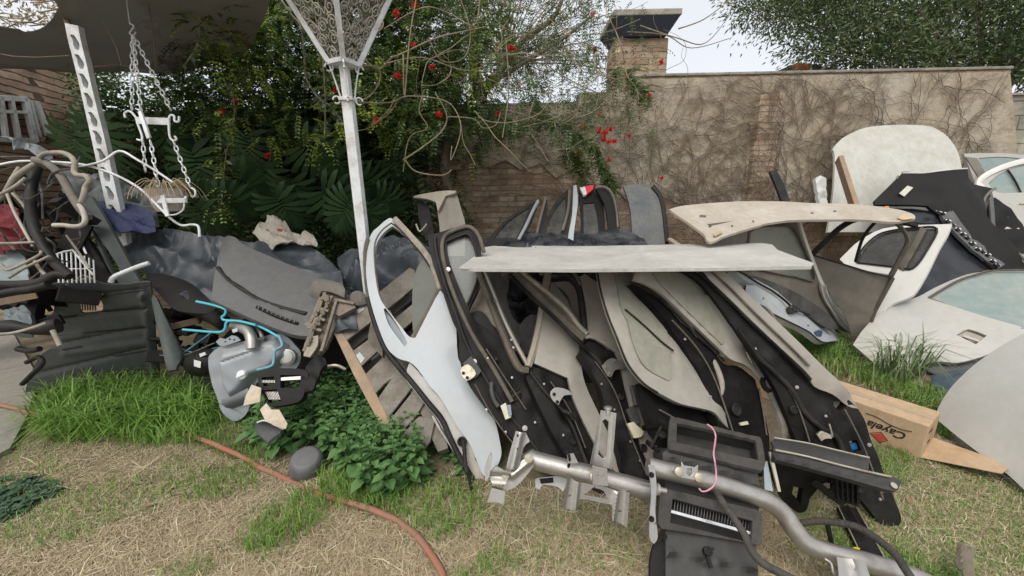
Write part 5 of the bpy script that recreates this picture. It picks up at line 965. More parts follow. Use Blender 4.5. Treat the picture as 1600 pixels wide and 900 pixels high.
one('red_label', mat('lbl_red', (.25, .03, .03)), [(433, 357), (442, 358), (441, 362), (434, 361)], PQ.off(.06), parent=pb, t=.002)
# ================================================================ dashboard
DB = Pl((345, 385, 3.05), (480, 460, 2.9), (340, 465, 2.7))
da = thing('dashboard', 'large dusty grey car dashboard top with curved dark groove and long vent slot', 'dashboard')
bulD = relief(('c', (400, 400), (500, 470), 90, .06), ('g', (341, 420), (358, 440), 4, -.012), ('g', (358, 440), (400, 468), 4, -.012), ('g', (400, 468), (440, 484), 4, -.012), ('g', (440, 484), (478, 496), 4, -.012), ('r', (372, 388), 22, .02))
one('top_cover', grey_pl, [(352, 381), (358, 377), (372, 382), (384, 393), (410, 403), (440, 416), (470, 428), (498, 440), (505, 460), (503, 480), (495, 510), (490, 530), (463, 527), (430, 515), (390, 497), (355, 480), (330, 467), (333, 450), (340, 418), (346, 398)], DB, parent=da, t=.04, cell=6, sharp=60, disp=bulD)
m = MB(); m.tube([onp(DB, x, y, .006, bulD) for x, y in [(342, 422), (358, 440), (378, 455), (400, 468), (440, 484), (480, 497)]], .016, 6, 4); m.build('groove_seal', rubber, da, 60)
m = MB(); m.tube([onp(DB, x, y, .006, bulD) for x, y in [(403, 484), (435, 500), (467, 512)]], .012, 6, 3); m.build('vent_slot', black_pl, da, 60)
m = MB()
for i in range(9): m.bar(onp(DB, 407+i*7, 485.5+i*2.9, .02, bulD), onp(DB, 407+i*7-1.5, 489+i*2.9, .02, bulD), .008, .006, DB.n)
m.build('vent_rib', grey_pl, da, 0)
# dusty bracket assembly to its right
rb_ = thing('radiator_support', 'dusty brown plastic bracket assembly with ridges between the dashboard and the pallet', 'bracket assembly')
RB = Pl((500, 450, 2.85), (560, 460, 2.85), (485, 550, 2.6))
dusty = mat('dust_brown', (.1, .088, .07), .85, dust=(.25, .21, .16), amt=.55, dsc=10, bump=.3)
one('round_cover', mat('dust_grey', (.085, .082, .075), .75, dust=(.17, .155, .13), amt=.5, dsc=6), [(478, 463), (490, 448), (500, 439), (515, 438), (532, 444), (541, 455), (540, 468), (520, 460), (505, 458), (494, 468), (484, 470)], RB, parent=rb_, t=.06, cell=5, disp=relief(('c', (495, 448), (540, 460), 16, .04)))
one('round_cover', mat('dust_grey', (.085, .082, .075)), [(545, 466), (553, 460), (565, 458), (575, 464), (573, 476), (560, 480), (547, 474)], RB.off(-.05), parent=rb_, t=.06, cell=4, disp=relief(('r', (560, 468), 14, .05)))
one('main_plate', dusty, [(508, 458), (530, 462), (556, 474), (548, 484), (530, 500), (518, 520), (505, 548), (492, 558), (480, 552), (474, 545), (482, 520), (492, 496), (500, 474)], RB.off(-.02), parent=rb_, t=.04, cell=5, sharp=60, disp=relief(('n', 7, .03), ('g', (505, 470), (480, 545), 3, .03), ('g', (520, 475), (500, 540), 3, .03)))
one('side_box', dusty, [(524, 470), (550, 474), (556, 480), (530, 494), (520, 488)], RB.off(.02), parent=rb_, t=.05, cell=5, sharp=40, bevel=.003)
one('lower_arm', mat('dusty_beige', (.22, .2, .15)), [(486, 526), (497, 524), (496, 540), (484, 558), (474, 556), (478, 540)], RB.off(.04), parent=rb_, t=.02, cell=5)
one('wing', dusty, [(467, 512), (480, 502), (494, 508), (490, 516), (478, 514)], RB.off(.04), parent=rb_, t=.02, cell=5)
m = MB()
for a, b_ in (((510, 462), (478, 552)), ((522, 466), (500, 505)), ((528, 474), (505, 552)), ((504, 468), (488, 508)), ((527, 472), (556, 478)), ((484, 514), (506, 520)), ((498, 484), (516, 490)), ((493, 498), (511, 504))): m.bar(RB(*a)+RB.n*.03, RB(*b_)+RB.n*.03, .02, .03, RB.n)
m.build('rib', dusty, rb_, 0, bevel=.003)
m = MB(); random.seed(8)
for i in range(16):
    t = random.random(); x = 512-30*t+random.uniform(-4, 10); y = 465+80*t; m.box(RB(x, y)+RB.n*.05, RB.n*.012, Vector((1, 0, 0))*random.uniform(.008, .02), Vector((0, .3, 1)).normalized()*random.uniform(.008, .02))
m.build('lug', dusty, rb_, 0, bevel=.002)
# black low objects at its foot
one_ = thing('plastic_bracket', 'black curved plastic bracket standing over the leafy weeds beside the fuel tank', 'bracket')
BB = Pl((480, 570, 2.45), (510, 560, 2.5), (480, 600, 2.35))
one('plate', black_pl, [(470, 600), (472, 590), (483, 565), (496, 553), (508, 560), (510, 568), (500, 580), (490, 605), (478, 612)], BB, parent=one_, t=.03, cell=6, disp=relief(('n', 12, .02)))
m = MB(); m.tube([P(506, 574, 2.6), P(525, 571, 2.6), P(540, 577, 2.62)], .012, 8, 4); m.build('steel_loop', zinc, one_, 60)
# ================================================================ fuel tank
TK = Pl((330, 560, 2.68), (470, 540, 2.75), (370, 655, Gd(368, 660, .02)))
ft = thing('fuel_tank', 'pale grey moulded car fuel tank with white caps, lying by the leafy weeds', 'fuel tank')
def dome(x, y):
    h = 0
    inn = [(345, 560), (352, 545), (400, 532), (436, 527), (452, 540), (455, 556), (432, 578), (404, 588), (385, 612), (365, 624), (350, 600)]
    dmin = min(sdist(x, y, inn[i], inn[(i+1) % len(inn)]) for i in range(len(inn)))
    if inside(x, y, inn): h = .09*math.sin(min(1, dmin/13)*1.57)
    return h + (.012*math.exp(-(sdist(x, y, (358, 563), (424, 540))/1.6)**2)*-1)+.006*noise.noise(Vector((x/20, y/20, 0)))
one('flange', tank_m, [(325, 563), (330, 552), (340, 544), (356, 538), (383, 533), (410, 526), (433, 521), (448, 526), (460, 538), (470, 552), (464, 574), (444, 582), (412, 592), (397, 604), (392, 622), (388, 640), (380, 652), (367, 658), (355, 652), (345, 640), (338, 618), (330, 596)], TK, parent=ft, t=.02, cell=3, sharp=80, disp=dome)
one('lower_shell', tank_m, [(330, 566), (350, 545), (430, 526), (462, 550), (400, 600), (385, 640), (366, 650), (348, 630), (335, 596)], TK.off(-.021), parent=ft, t=.12, cell=9)
one('skirt', mat('tank_dark', (.15, .16, .17), .5), [(352, 622), (370, 614), (392, 604), (396, 620), (388, 636), (372, 642), (356, 636)], TK.off(.012), parent=ft, t=.02, cell=4, disp=relief(('c', (356, 625), (392, 612), 14, .05)))
for nm, c, r, mt in (('cap', (391, 581), .032, white_iron), ('sender_ring', (452, 557), .06, steel), ('sender_lid', (452, 556), .045, mat('lid_white', (.5, .52, .5), .4))):
    m = MB(); k = .1 if nm == 'cap' else .03 if nm == 'sender_ring' else .04; m.lathe(TK(*c)+TK.n*k, TK.n, [(r, -.02), (r, .008), (r*.8, .012), (r*.3, .014)], 22); m.build(nm, mt, ft, 40)
m = MB(); m.bar(TK(385, 584)+TK.n*.117, TK(398, 578)+TK.n*.117, .016, .012, TK.n); m.build('cap_grip', white_iron, ft, 0, bevel=.003)
one('mount_tab', tank_m, [(337, 534), (344, 528), (352, 530), (362, 524), (370, 526), (376, 532), (352, 540), (343, 540)], TK.off(.03), parent=ft, t=.008, cell=4, holes=[rc(359, 530, 1.6, 1.5), rc(366, 531, 1.5, 1.4), rc(352, 534, 1.3, 1.2)])
rodpx('filler_neck', steel, [(394, 545, 2.6), (393, 530, 2.62), (388, 518, 2.66), (378, 512, 2.7), (366, 508, 2.75)], .036, ft, 14, 5)
rodpx('vent_pipe', steel, [(410, 528, 2.66), (406, 518, 2.7), (398, 508, 2.74), (388, 504, 2.76)], .014, ft, 10, 5)
rodpx('fuel_line', mat('line_blue', (.12, .26, .33), .4), [(436, 525, 2.6), (441, 540, 2.56), (430, 548, 2.54), (428, 562, 2.52), (424, 572, 2.5), (402, 578, 2.48)], .011, ft, 8, 5)
one('warning_label', mat('paper_white', (.5, .5, .47), .6), [(362, 515), (371, 512), (371, 518), (364, 520)], TK.off(.05), parent=ft, t=.002)
# canister
cn = thing('charcoal_canister', 'black rounded canister with small white label, left of the grey fuel tank', 'canister')
m = MB(); c0 = P(308, 568, 2.85); c1 = P(345, 562, 2.8); m.lathe(c0, c1-c0, [(.0, -.05), (.05, -.045), (.085, -.02), (.1, .02), (.1, .16), (.07, .2)], 20); m.build('body', black_pl, cn, 50)
CQ = Pl((303, 565, 2.72), (312, 563, 2.72), (304, 575, 2.71)); one('label', mat('paper_white', (.5, .5, .47)), [(303, 562), (314, 565), (313, 575), (303, 572)], CQ, parent=cn, t=.002); one('label', mat('paper_white', (.5, .5, .47)), [(311, 553), (320, 550), (322, 554), (313, 558)], CQ, parent=cn, t=.002)
# blue pipes
cy = mat('cyan_tube', (.08, .42, .52), .35); cyd = mat('teal_wire', (.05, .22, .28), .4)
solo('fuel_pipe', 'bright cyan bent pipe, upper of the two above the fuel tank, starting below the tarpaulin', 'pipe', cy, [(307, 471, 2.75), (330, 476, 2.72), (347, 481, 2.7), (353, 485, 2.7), (351, 492, 2.7), (347, 495, 2.7), (350, 500, 2.7), (365, 501, 2.7), (385, 504, 2.68), (410, 512, 2.66), (438, 528, 2.62)], .009, 8, 5)
solo('fuel_pipe', 'bright cyan bent pipe, lower of the two above the fuel tank, ending near dark scrap', 'pipe', cy, [(286, 515, 2.72), (310, 517, 2.7), (335, 519, 2.68), (347, 518, 2.67), (352, 513, 2.67), (353, 506, 2.67), (358, 501.5, 2.67), (375, 502, 2.67), (400, 508, 2.64)], .009, 8, 5)
random.seed(4)
for i, pts in enumerate(([(272, 562, 2.9), (300, 542, 2.88), (330, 520, 2.85)], [(268, 565, 2.9), (300, 552, 2.86), (345, 542, 2.8)], [(262, 530, 3.0), (285, 545, 2.92), (310, 552, 2.85), (340, 546, 2.8)], [(250, 555, 2.95), (285, 556, 2.86), (335, 536, 2.78)])):
    solo('thin_pipe', ['thin teal pipe crossing steeply left of the fuel tank', 'thin teal pipe lying flatter left of the fuel tank', 'thin bright steel pipe sagging left of the canister', 'thin steel pipe beside the teal pipes'][i], 'pipe', [cyd, cyd, steel, steel][i], pts, .006, 6, 5)
rh = rodpx('corrugated_hose', rubber, [(300, 478, 2.95), (318, 488, 2.9), (336, 496, 2.85), (350, 505, 2.82)], .05, None, 12, 12, rib=.1); tag(rh, 'short black corrugated hose below the cyan pipe beside the dashboard', 'hose')
for i, (a, b_) in enumerate((((262, 512, 3.0), (312, 500, 2.95)), ((320, 505, 2.95), (345, 512, 2.9)))):
    m = MB(); m.bar(P(*a), P(*b_), .03, .05); o = m.build('wood_block', mat('dark_wood', (.13, .085, .05), .85, dust=(.07, .05, .03), amt=.4), None, 0, bevel=.004); tag(o, ['brown wooden block in the dark gap right of the undertray', 'small wooden block end below the corrugated hose'][i], 'wood block')
# black flaps under the tarp
bf = thing('wheel_liner', 'large black curved plastic liner in the dark hollow right of the undertray', 'wheel liner')
one('liner', black_pl, [(235, 437), (262, 438), (300, 448), (325, 468), (345, 490), (330, 500), (285, 492), (265, 478), (246, 456)], Pl((240, 440, 3.1), (340, 470, 3.0), (290, 500, 2.85)), parent=bf, t=.02, cell=7, disp=relief(('c', (250, 440), (330, 490), 40, .08)))
gp = thing('door_sill_trim', 'dark green-grey plastic sill trim leaning right of the undertray', 'sill trim')
one('trim', mat('greenish_pl', (.04, .055, .052), .5, dust=(.09, .1, .095), amt=.5), [(238, 460), (248, 468), (258, 492), (272, 525), (282, 556), (276, 578), (262, 580), (255, 545), (245, 500)], Pl((240, 462, 2.95), (258, 470, 2.95), (270, 575, 2.75)), parent=gp, t=.03, cell=6, disp=relief(('c', (245, 470), (270, 570), 12, .03)))
# ================================================================ undertray
UT = Pl((60, 460, 2.75), (230, 445, 2.9), (150, 600, Gd(150, 606)))
ut = thing('engine_undertray', 'large dark grey ribbed plastic undertray with two holes, standing in the long grass', 'undertray')
rbs = []
for y0, y1 in ((468, 452), (500, 481), (540, 512), (580, 545)): rbs.append(('g', (50, y0+6), (228, y1), 2.8, -.02))
rbs += [('g', (98, 526), (128, 523), 6, .014), ('g', (100, 552), (225, 535), 5, .016), ('g', (224, 455), (240, 580), 6, .02), ('r', (221, 461), 7, .025), ('n', 60, .008)]
one('panel', tray_pl, [(35, 492), (42, 475), (50, 463), (60, 452), (73, 446), (105, 440), (137, 437), (148, 438), (156, 442), (173, 445), (200, 444), (230, 441), (236, 450), (240, 490), (245, 550), (249, 582), (245, 620), (150, 640), (60, 640), (40, 610), (60, 560), (78, 545), (95, 530), (60, 520), (38, 508)], UT, parent=ut, t=.015, cell=3.6, sharp=70,
    holes=[[(123, 468), (128, 463), (150, 458), (160, 461), (155, 468), (160, 474), (160, 484), (150, 489), (130, 490), (124, 482)], [(60, 476), (68, 474), (80, 474), (85, 480), (80, 492), (66, 494)]], disp=relief(*rbs))
for a, b_ in (((52, 476), (228, 453)), ((44, 505), (120, 493)), ((162, 486), (229, 481)), ((94, 523), (228, 511)), ((98, 546), (128, 541)), ((180, 556), (236, 546))):
    line('slot_shade_strip', rubber, UT, [a, ((a[0]+b_[0])/2, (a[1]+b_[1])/2), b_], .006, ut, .004)  # thin black strips laid on the panel stand in for the slots' shade
m = MB()
for i in range(7): m.bar(UT(124+i*4, 462)+UT.n*.005, UT(126+i*4, 484)+UT.n*.005, .006, .01, UT.n)
m.build('grille_bar', tray_pl, ut, 0)
# ================================================================ jumble at the left edge
jp = thing('pillar_trim', 'long dark grey-green plastic pillar trim with slots, leaning up behind the undertray', 'pillar trim')
JQ = Pl((135, 315, 3.2), (150, 312, 3.2), (210, 440, 2.95))
one('outer_strip', mat('greenish_pl', (.04, .055, .052)), [(128, 318), (142, 306), (150, 318), (170, 352), (192, 392), (214, 432), (225, 450), (185, 450), (165, 410), (145, 365)], JQ, parent=jp, t=.03, cell=6, sharp=60, holes=[[(148, 362), (153, 364), (190, 425), (180, 428), (165, 395)]], disp=relief(('g', (132, 318), (180, 430), 5, .02)))
one('inner_strip', black_pl, [(108, 365), (128, 360), (150, 395), (182, 445), (160, 450), (140, 425), (118, 390)], JQ.off(.03), parent=jp, t=.04, cell=6, disp=relief(('n', 10, .02))); one('sticker', white_iron, [(127, 384), (130, 383), (136, 396), (133, 397)], JQ.off(.07), parent=jp, t=.003, sub=1)
solo('plastic_tube', 'bright white curved plastic tube end resting on the undertray corner', 'tube', white_iron, [(173, 441, 2.75), (178, 433, 2.75), (195, 425, 2.76), (215, 417, 2.78), (233, 411, 2.8)], .017, 10, 5)
wp1 = [(-20, 262, 2.6), (30, 252, 2.62), (80, 254, 2.64), (120, 260, 2.65), (160, 252, 2.66), (187, 236, 2.7), (215, 250, 2.72), (245, 268, 2.75), (270, 285, 2.78)]
solo('metal_rod', 'thin white rod rising to a peak across the lattice post', 'rod', white_iron, wp1, .008, 8, 4)
solo('metal_rod', 'thin white rod curving down past the hanging planter to a hook above the tarpaulin', 'rod', white_iron, [(60, 252, 2.6), (120, 256, 2.64), (155, 264, 2.68), (190, 278, 2.7), (220, 296, 2.72), (245, 320, 2.74), (265, 340, 2.76), (283, 352, 2.8), (300, 351, 2.8), (310, 354, 2.8), (312, 370, 2.8)], .009, 8, 5)
hs = [([(62, 246, 2.5), (72, 240, 2.5), (98, 239, 2.5), (112, 246, 2.5), (117, 256, 2.48), (116, 268, 2.47), (122, 274, 2.46), (134, 275, 2.45), (140, 283, 2.45), (134, 292, 2.45), (131, 305, 2.44), (127, 316, 2.44)], .026, 'beige_hose', 'thick beige angled hose with elbows at the upper left jumble'),
 ([(55, 250, 2.55), (75, 256, 2.52), (95, 275, 2.5), (112, 305, 2.48), (125, 325, 2.46), (138, 340, 2.45)], .028, 'grey_hose', 'dark grey thick hose running diagonally down from the jumble top'),
 ([(58, 262, 2.6), (50, 290, 2.55), (48, 320, 2.5), (52, 350, 2.48), (65, 380, 2.45), (85, 410, 2.42), (110, 432, 2.42)], .033, 'black_hose', 'thick black conduit hanging down the middle of the left jumble'),
 ([(30, 262, 2.6), (18, 280, 2.55), (8, 300, 2.5), (-10, 312, 2.5)], .02, 'beige_hose', 'beige tube bending down at the left edge of the jumble'),
 ([(55, 256, 2.55), (35, 268, 2.5), (20, 282, 2.5), (6, 305, 2.5), (-12, 318, 2.5)], .028, 'beige_hose', 'thick beige tube bundle running down to the left edge'),
 ([(40, 278, 2.45), (25, 290, 2.42), (8, 300, 2.4), (-10, 308, 2.4)], .016, 'beige_hose', 'short beige tube pointing up right above the red cloth'),
 ([(10, 300, 2.5), (22, 330, 2.48), (38, 360, 2.46), (52, 385, 2.45)], .014, 'white_iron', 'white rod running down over the red cloth'),
 ([(20, 302, 2.5), (35, 318, 2.5), (48, 338, 2.5)], .016, 'beige_hose', 'short white rod beside the black conduit'),
 ([(-10, 380, 2.4), (20, 380, 2.42), (62, 378, 2.45)], .014, 'beige_hose', 'beige rod lying level above the wire basket'),
 ([(0, 412, 2.35), (8, 420, 2.34), (16, 421, 2.34), (40, 410, 2.36), (62, 398, 2.38), (64, 393, 2.4)], .014, 'beige_hose', 'beige bent rod with hooked ends at the left edge'),
 ([(14, 434, 2.35), (40, 418, 2.36), (78, 400, 2.38)], .014, 'beige_hose', 'straight beige rod just below the hooked one'),
 ([(84, 352, 2.42), (100, 352, 2.42), (115, 354, 2.42), (128, 352, 2.42), (133, 344, 2.42), (130, 330, 2.43), (124, 320, 2.44)], .024, 'white_elbow', 'thick white elbow pipe ending beside the black slotted trim'),
 ([(104, 368, 2.7), (120, 390, 2.65), (140, 420, 2.6)], .012, 'beige_hose', 'yellowish rod leaning over the wire basket'),
 ([(55, 408, 2.42), (62, 420, 2.4), (74, 432, 2.4)], .016, 'beige_hose', 'short beige stick standing in front of the wire basket'),
 ([(-10, 445, 2.35), (30, 445, 2.35), (60, 442, 2.36), (85, 430, 2.4), (105, 430, 2.42)], .034, 'black_hose', 'fat black hose lying along the top of the left pile'),
 ([(-10, 462, 2.3), (20, 456, 2.32), (50, 452, 2.34), (75, 445, 2.36)], .03, 'black_hose', 'fat black hose just under the other at the left edge'),
 ([(-10, 522, 2.1), (15, 521, 2.12), (45, 514, 2.14), (72, 505, 2.18)], .014, 'beige_hose', 'pale thin rod sticking out over the undertray edge'),
 ([(-10, 513, 2.2), (12, 512, 2.2), (30, 512, 2.2), (55, 515, 2.22), (75, 512, 2.24), (92, 508, 2.26)], .045, 'black_hose', 'black shock absorber body lying across the undertray left end'),
 ([(82, 516, 2.2), (88, 528, 2.2), (94, 540, 2.2)], .02, 'beige_hose', 'dirty metal fork end hanging by the undertray'),
 ([(35, 600, 2.3), (50, 585, 2.28), (66, 568, 2.26), (60, 558, 2.28), (42, 566, 2.3)], .016, 'black_hose', 'black bent lever lying on the concrete at left'),
 ([(28, 545, 2.25), (45, 548, 2.24), (62, 545, 2.24)], .02, 'black_hose', 'short black arm on the concrete below the shock absorber')]
mts = dict(beige_hose=mat('beige_hose', (.22, .195, .155), .7, dust=(.36, .33, .27), amt=.4, dsc=12), grey_hose=mat('grey_hose', (.1, .095, .085), .7, dust=(.2, .18, .15), amt=.4, dsc=12), black_hose=rubber, white_iron=mat('off_white', (.5, .48, .42), .6, dust=(.3, .26, .2), amt=.3), white_elbow=mat('off_white', (.5, .48, .42)))
for i, (pts, r, mt, lb) in enumerate(hs):
    solo('hose' if 'hose' in mt else 'tube', lb, 'hose' if 'hose' in mt else 'tube', mts[mt], pts, r*(.6 if mt[:5] in ('beige', 'white') else .85), 10, 5, group='hoses and rods in the left jumble', rf=(lambda t: 1+.25*math.sin(t*9)) if r > .04 else None)
random.seed(21); m = MB()
for i in range(38):
    x, y, d = random.uniform(-30, 120), random.uniform(250, 430), random.uniform(2.5, 3.1); a = random.uniform(0, 6.28); pts = [P(x, y, d)]
    for k in range(5): a += random.gauss(0, .6); x += math.cos(a)*18; y += math.sin(a)*16; x = min(x, 125); d += random.uniform(-.06, .06); pts.append(P(x, min(max(y, 245), 445), d))
    m.tube(pts, random.choice((.003, .005, .007)), 5, 4)
wl = m.build('cable_tangle', mat('cable_mix', (.2, .19, .17), .6, dust=(.04, .04, .04), amt=.5, dsc=2, sharp=.1), None, 60); tag(wl, 'dense tangle of thin pale and dark cables filling the left jumble', 'cables', kind='stuff')
random.seed(22); m = MB()
for i in range(100):
    x, y = random.uniform(-40, 125), random.uniform(300, 520); d = 3.0-(y-300)/220*.45+random.uniform(0, .2); s = random.uniform(.04, .13)
    if i > 45: x, y = random.uniform(245, 335), random.uniform(485, 570); d = random.uniform(3.0, 3.4); s = random.uniform(.03, .1)
    a = Vector((random.gauss(0, 1), random.gauss(0, 1), random.gauss(0, 1))).normalized(); b_ = a.cross(Vector((.2, .5, .7))).normalized(); c = a.cross(b_); m.box(P(x, y, d), a*s, b_*s*random.uniform(.2, .7), c*s*random.uniform(.1, .5))
sc = m.build('loose_scrap', black_pl, None, 0, bevel=.008); tag(sc, 'indistinct small dark plastic scraps packed in the left pile', 'scrap', kind='stuff')
def cloth(name, label, cat, mt, out, q, h=.04, s=25, cell=5): 
    o = one(name, mt, out, q, t=.008, cell=cell, disp=crumple(s, h), smooth=50); return tag(o, label, cat)
cloth('red_cloth', 'red and maroon cloth scrap at the left edge beneath the beige rods', 'cloth', mat('red_cloth', (.25, .02, .03), .9, dust=(.06, .02, .02), amt=.5, dsc=10), [(-20, 322), (10, 318), (28, 328), (30, 350), (45, 372), (40, 392), (-20, 398)], Pl((0, 330, 2.75), (30, 335, 2.75), (0, 390, 2.65)))
cloth('grey_cloth', 'pale blue-grey plastic scrap low at the left edge', 'plastic scrap', mat('pale_scrap', (.2, .24, .24), .6), [(-20, 398), (30, 390), (42, 410), (48, 440), (10, 445), (-20, 440)], Pl((0, 400, 2.7), (40, 395, 2.7), (0, 440, 2.6)), .02)
cloth('grey_tarp', 'dull grey tarpaulin bunched behind the lattice post below the philodendron leaf', 'tarpaulin', mat('dull_grey', (.09, .1, .1), .7), [(100, 262), (140, 270), (180, 280), (220, 296), (240, 315), (248, 345), (240, 362), (190, 355), (150, 350), (120, 330), (100, 300)], Pl((120, 275, 3.5), (230, 300, 3.6), (170, 355, 3.4)), .06)
cloth('woven_sack', 'navy blue woven mesh sack tucked beneath the grey tarpaulin behind the lattice post', 'sack', mat('navy_mesh', (.008, .015, .07), .6, bump=1, bsc=60), [(148, 318), (180, 315), (215, 322), (240, 335), (244, 362), (190, 362), (150, 350)], Pl((150, 320, 3.3), (240, 330, 3.4), (190, 360, 3.2)), .03)
lp = cloth('car_wing', 'pale curved metal flap arching over the top of the left jumble', 'metal flap', mat('flap_grey', (.22, .24, .25), .5), [(-10, 210), (16, 213), (30, 222), (55, 222), (78, 236), (84, 246), (70, 250), (58, 240), (40, 228), (25, 228), (14, 216)], Pl((0, 212, 2.8), (80, 245, 2.9), (20, 225, 2.7)), .02)
bd2 = thing('timber_plank', 'pale dusty plank end lying under the left part of the undertray', 'plank'); m = MB(); m.bar(P(-30, 474, 2.45), P(56, 458, 2.6), .03, .07); m.build('plank', wood_raw, bd2, 0)
gd = thing('canvas_bag', 'grey-blue fabric bundle under the plank at the left edge', 'bag'); one('bag', mat('bag_blue', (.13, .16, .165), .8), [(3, 484), (38, 478), (48, 490), (46, 520), (18, 520), (8, 505)], Pl((5, 485, 2.5), (45, 482, 2.55), (20, 520, 2.4)), parent=gd, t=.05, cell=5, disp=crumple(14, .02))
# wire basket
wk = thing('wire_basket', 'small white wire basket hidden behind black conduit and slotted trim', 'wire basket'); m = MB()
BK2 = Pl((88, 395, 2.75), (145, 390, 2.8), (110, 440, 2.65))
for i in range(9): m.tube([BK2(90+i*7, 396-i*.7+max(0, i-4)*4), BK2(92+i*7, 442)], .0045, 5)
m.tube([BK2(86, 398), BK2(100, 393), BK2(114, 391), BK2(118, 396), BK2(146, 430)], .007, 6); m.tube([BK2(90, 420), BK2(146, 420)], .004, 5); m.build('wires', mats_ if False else white_iron, wk, 60)
# ================================================================ cardboard, cup, hose
ca = thing('broken_cardboard', 'two torn pale cardboard flaps in front of the fuel tank', 'cardboard')
CP = Pl((385, 620, 2.3), (450, 640, 2.2), (400, 670, 2.15))
one('flap', card_pale, [(393, 601), (408, 606), (406, 628), (380, 634), (384, 618)], CP, parent=ca, t=.004, cell=5, sharp=20, sub=1, bevel=.0005)
one('flap', card_pale, [(406, 640), (416, 630), (424, 640), (436, 640), (449, 662), (446, 670), (428, 665), (414, 656)], CP.off(.02), parent=ca, t=.006, cell=5, sharp=20, sub=1)
dvc = thing('switch_box', 'open black plastic box with ribbed vents tucked between fuel tank and weeds', 'plastic box')
DQ = Pl((405, 590, 2.38), (480, 590, 2.38), (420, 640, 2.3))
one('frame', black_pl, [(402, 588), (412, 578), (440, 575), (472, 577), (482, 584), (478, 605), (470, 625), (450, 632), (424, 636), (414, 622), (406, 606)], DQ, parent=dvc, t=.05, cell=5, sharp=50, holes=[[(408, 590), (428, 588), (430, 600), (412, 604)], [(438, 586), (470, 586), (468, 606), (438, 606)], [(412, 610), (432, 608), (440, 626), (420, 630)]], bevel=.002)
m = MB()
for i in range(9): m.bar(DQ(409+i*2.4, 594)+DQ.n*-.01, DQ(410+i*2.4, 598)+DQ.n*-.01, .004, .02, DQ.n, )
for i in range(8): m.bar(DQ(414+i*2.6, 612)+DQ.n*-.01, DQ(420+i*2.4, 624)+DQ.n*-.01, .004, .01, DQ.n)
m.bar(DQ(438, 592)-DQ.n*.02, DQ(470, 590)-DQ.n*.02, .02, .03, DQ.n); m.build('vent_fins', steel, dvc, 0)
cu = thing('plastic_cap', 'upturned dark grey plastic cap lying in the leafy weeds', 'plastic cap'); c = G(482, 735); m = MB()
m.lathe(c+Vector((0, 0, .02)), (.2, -.35, .9), [(.09, 0), (.1, .02), (.085, .09), (.07, .11), (.06, .112)], 24); m.build('cap', mat('cap_grey', (.09, .09, .095), .35, dust=(.13, .13, .13), amt=.4), cu, 50)
wc2 = thing('white_tile', 'white-rimmed curved plastic piece under the torn cardboard in the weeds', 'plastic piece'); one('piece', dark_pl, [(400, 662), (414, 656), (428, 664), (444, 671), (440, 682), (418, 690), (402, 680)], Pl((400, 665, 2.25), (440, 672, 2.2), (415, 690, 2.12)), parent=wc2, t=.02, cell=5, disp=relief(('c', (405, 672), (440, 678), 14, .03))); rodpx('rim', paint_white, [(402, 660, 2.22), (414, 657, 2.2), (428, 663, 2.18), (443, 671, 2.17)], .005, wc2)
hz = []
for x, y, z in [(-30, 628, .05), (0, 633, .05), (24, 638, .05), (46, 645, .045), (100, 655, .01), (160, 662, 0), (215, 668, 0), (255, 674, .01), (290, 678, .015), (308, 684, .03), (330, 692, .035), (352, 702, .035), (375, 712, .02), (392, 722, 0), (405, 730, .015), (425, 738, .02), (450, 750, 0), (480, 764, 0), (512, 776, .02), (540, 783, .03), (570, 792, .03), (598, 803, .025), (618, 812, .015), (632, 822, .01), (648, 834, .02), (662, 850, .03), (678, 873, .03), (692, 898, .03), (700, 930, .03)]: hz.append(G(x, y, z))
m = MB(); m.tube(hz, .0155, 10, 4); gh = m.build('garden_hose', mat('orange_hose', (.36, .1, .055), .6, dust=(.24, .16, .11), amt=.5, dsc=10, bump=.4, bsc=60), None, 60); tag(gh, 'faded orange garden hose snaking half buried across the dry lawn', 'hose')
# ================================================================ lattice post
pb0 = P(148, 200, 3.15); lpX, lpY = pb0.x, pb0.y; ztop = P(115, 42, 3.0).z
lt = thing('lattice_post', 'white painted iron lattice post with teardrop openings, left of the hanging planter', 'post')
lpl = Pl.__new__(Pl); lpl.n = Vector((0, -1, 0)); lpl.o = Vector((0, lpY, 0))
def tear(x0, y0, x1, y1):
    w_, h_ = x1-x0, y1-y0; return [(x0, y0), (x0+.4*w_, y0+.02*h_), (x0+.75*w_, y0+.32*h_), (x1, y0+.62*h_), (x1-.05*w_, y1), (x1-.4*w_, y1-.03*h_), (x0+.35*w_, y0+.62*h_), (x0+.3*w_, y0+.35*h_)]
hl_ = [tear(*q) for q in ((109, 54, 124, 78), (116, 85, 131, 108), (123, 115, 138, 138), (130, 145, 145, 168), (137, 175, 152, 198), (144, 204, 159, 226), (150, 232, 165, 254), (156, 261, 172, 284), (163, 291, 178, 313), (169, 320, 184, 341), (175, 348, 190, 370))]
one('lattice_plate', white_iron, [(101, 36), (122, 40), (126, 62), (134, 95), (142, 130), (152, 172), (163, 215), (173, 260), (183, 305), (192, 345), (201, 390), (210, 435), (190, 435), (181, 395), (172, 350), (161, 300), (150, 250), (141, 209), (131, 165), (122, 125), (112, 85), (105, 58)], lpl, parent=lt, t=.045, holes=hl_, cell=4, sharp=60, disp=relief(('n', 9, .002)))
m = MB(); zb_ = lpl(197, 430).z; m.box((lpl(197, 430).x, lpY+.022, zb_/2), (.03, 0, 0), (0, .02, 0), (0, 0, zb_/2)); m.build('foot', white_iron, lt, 0)
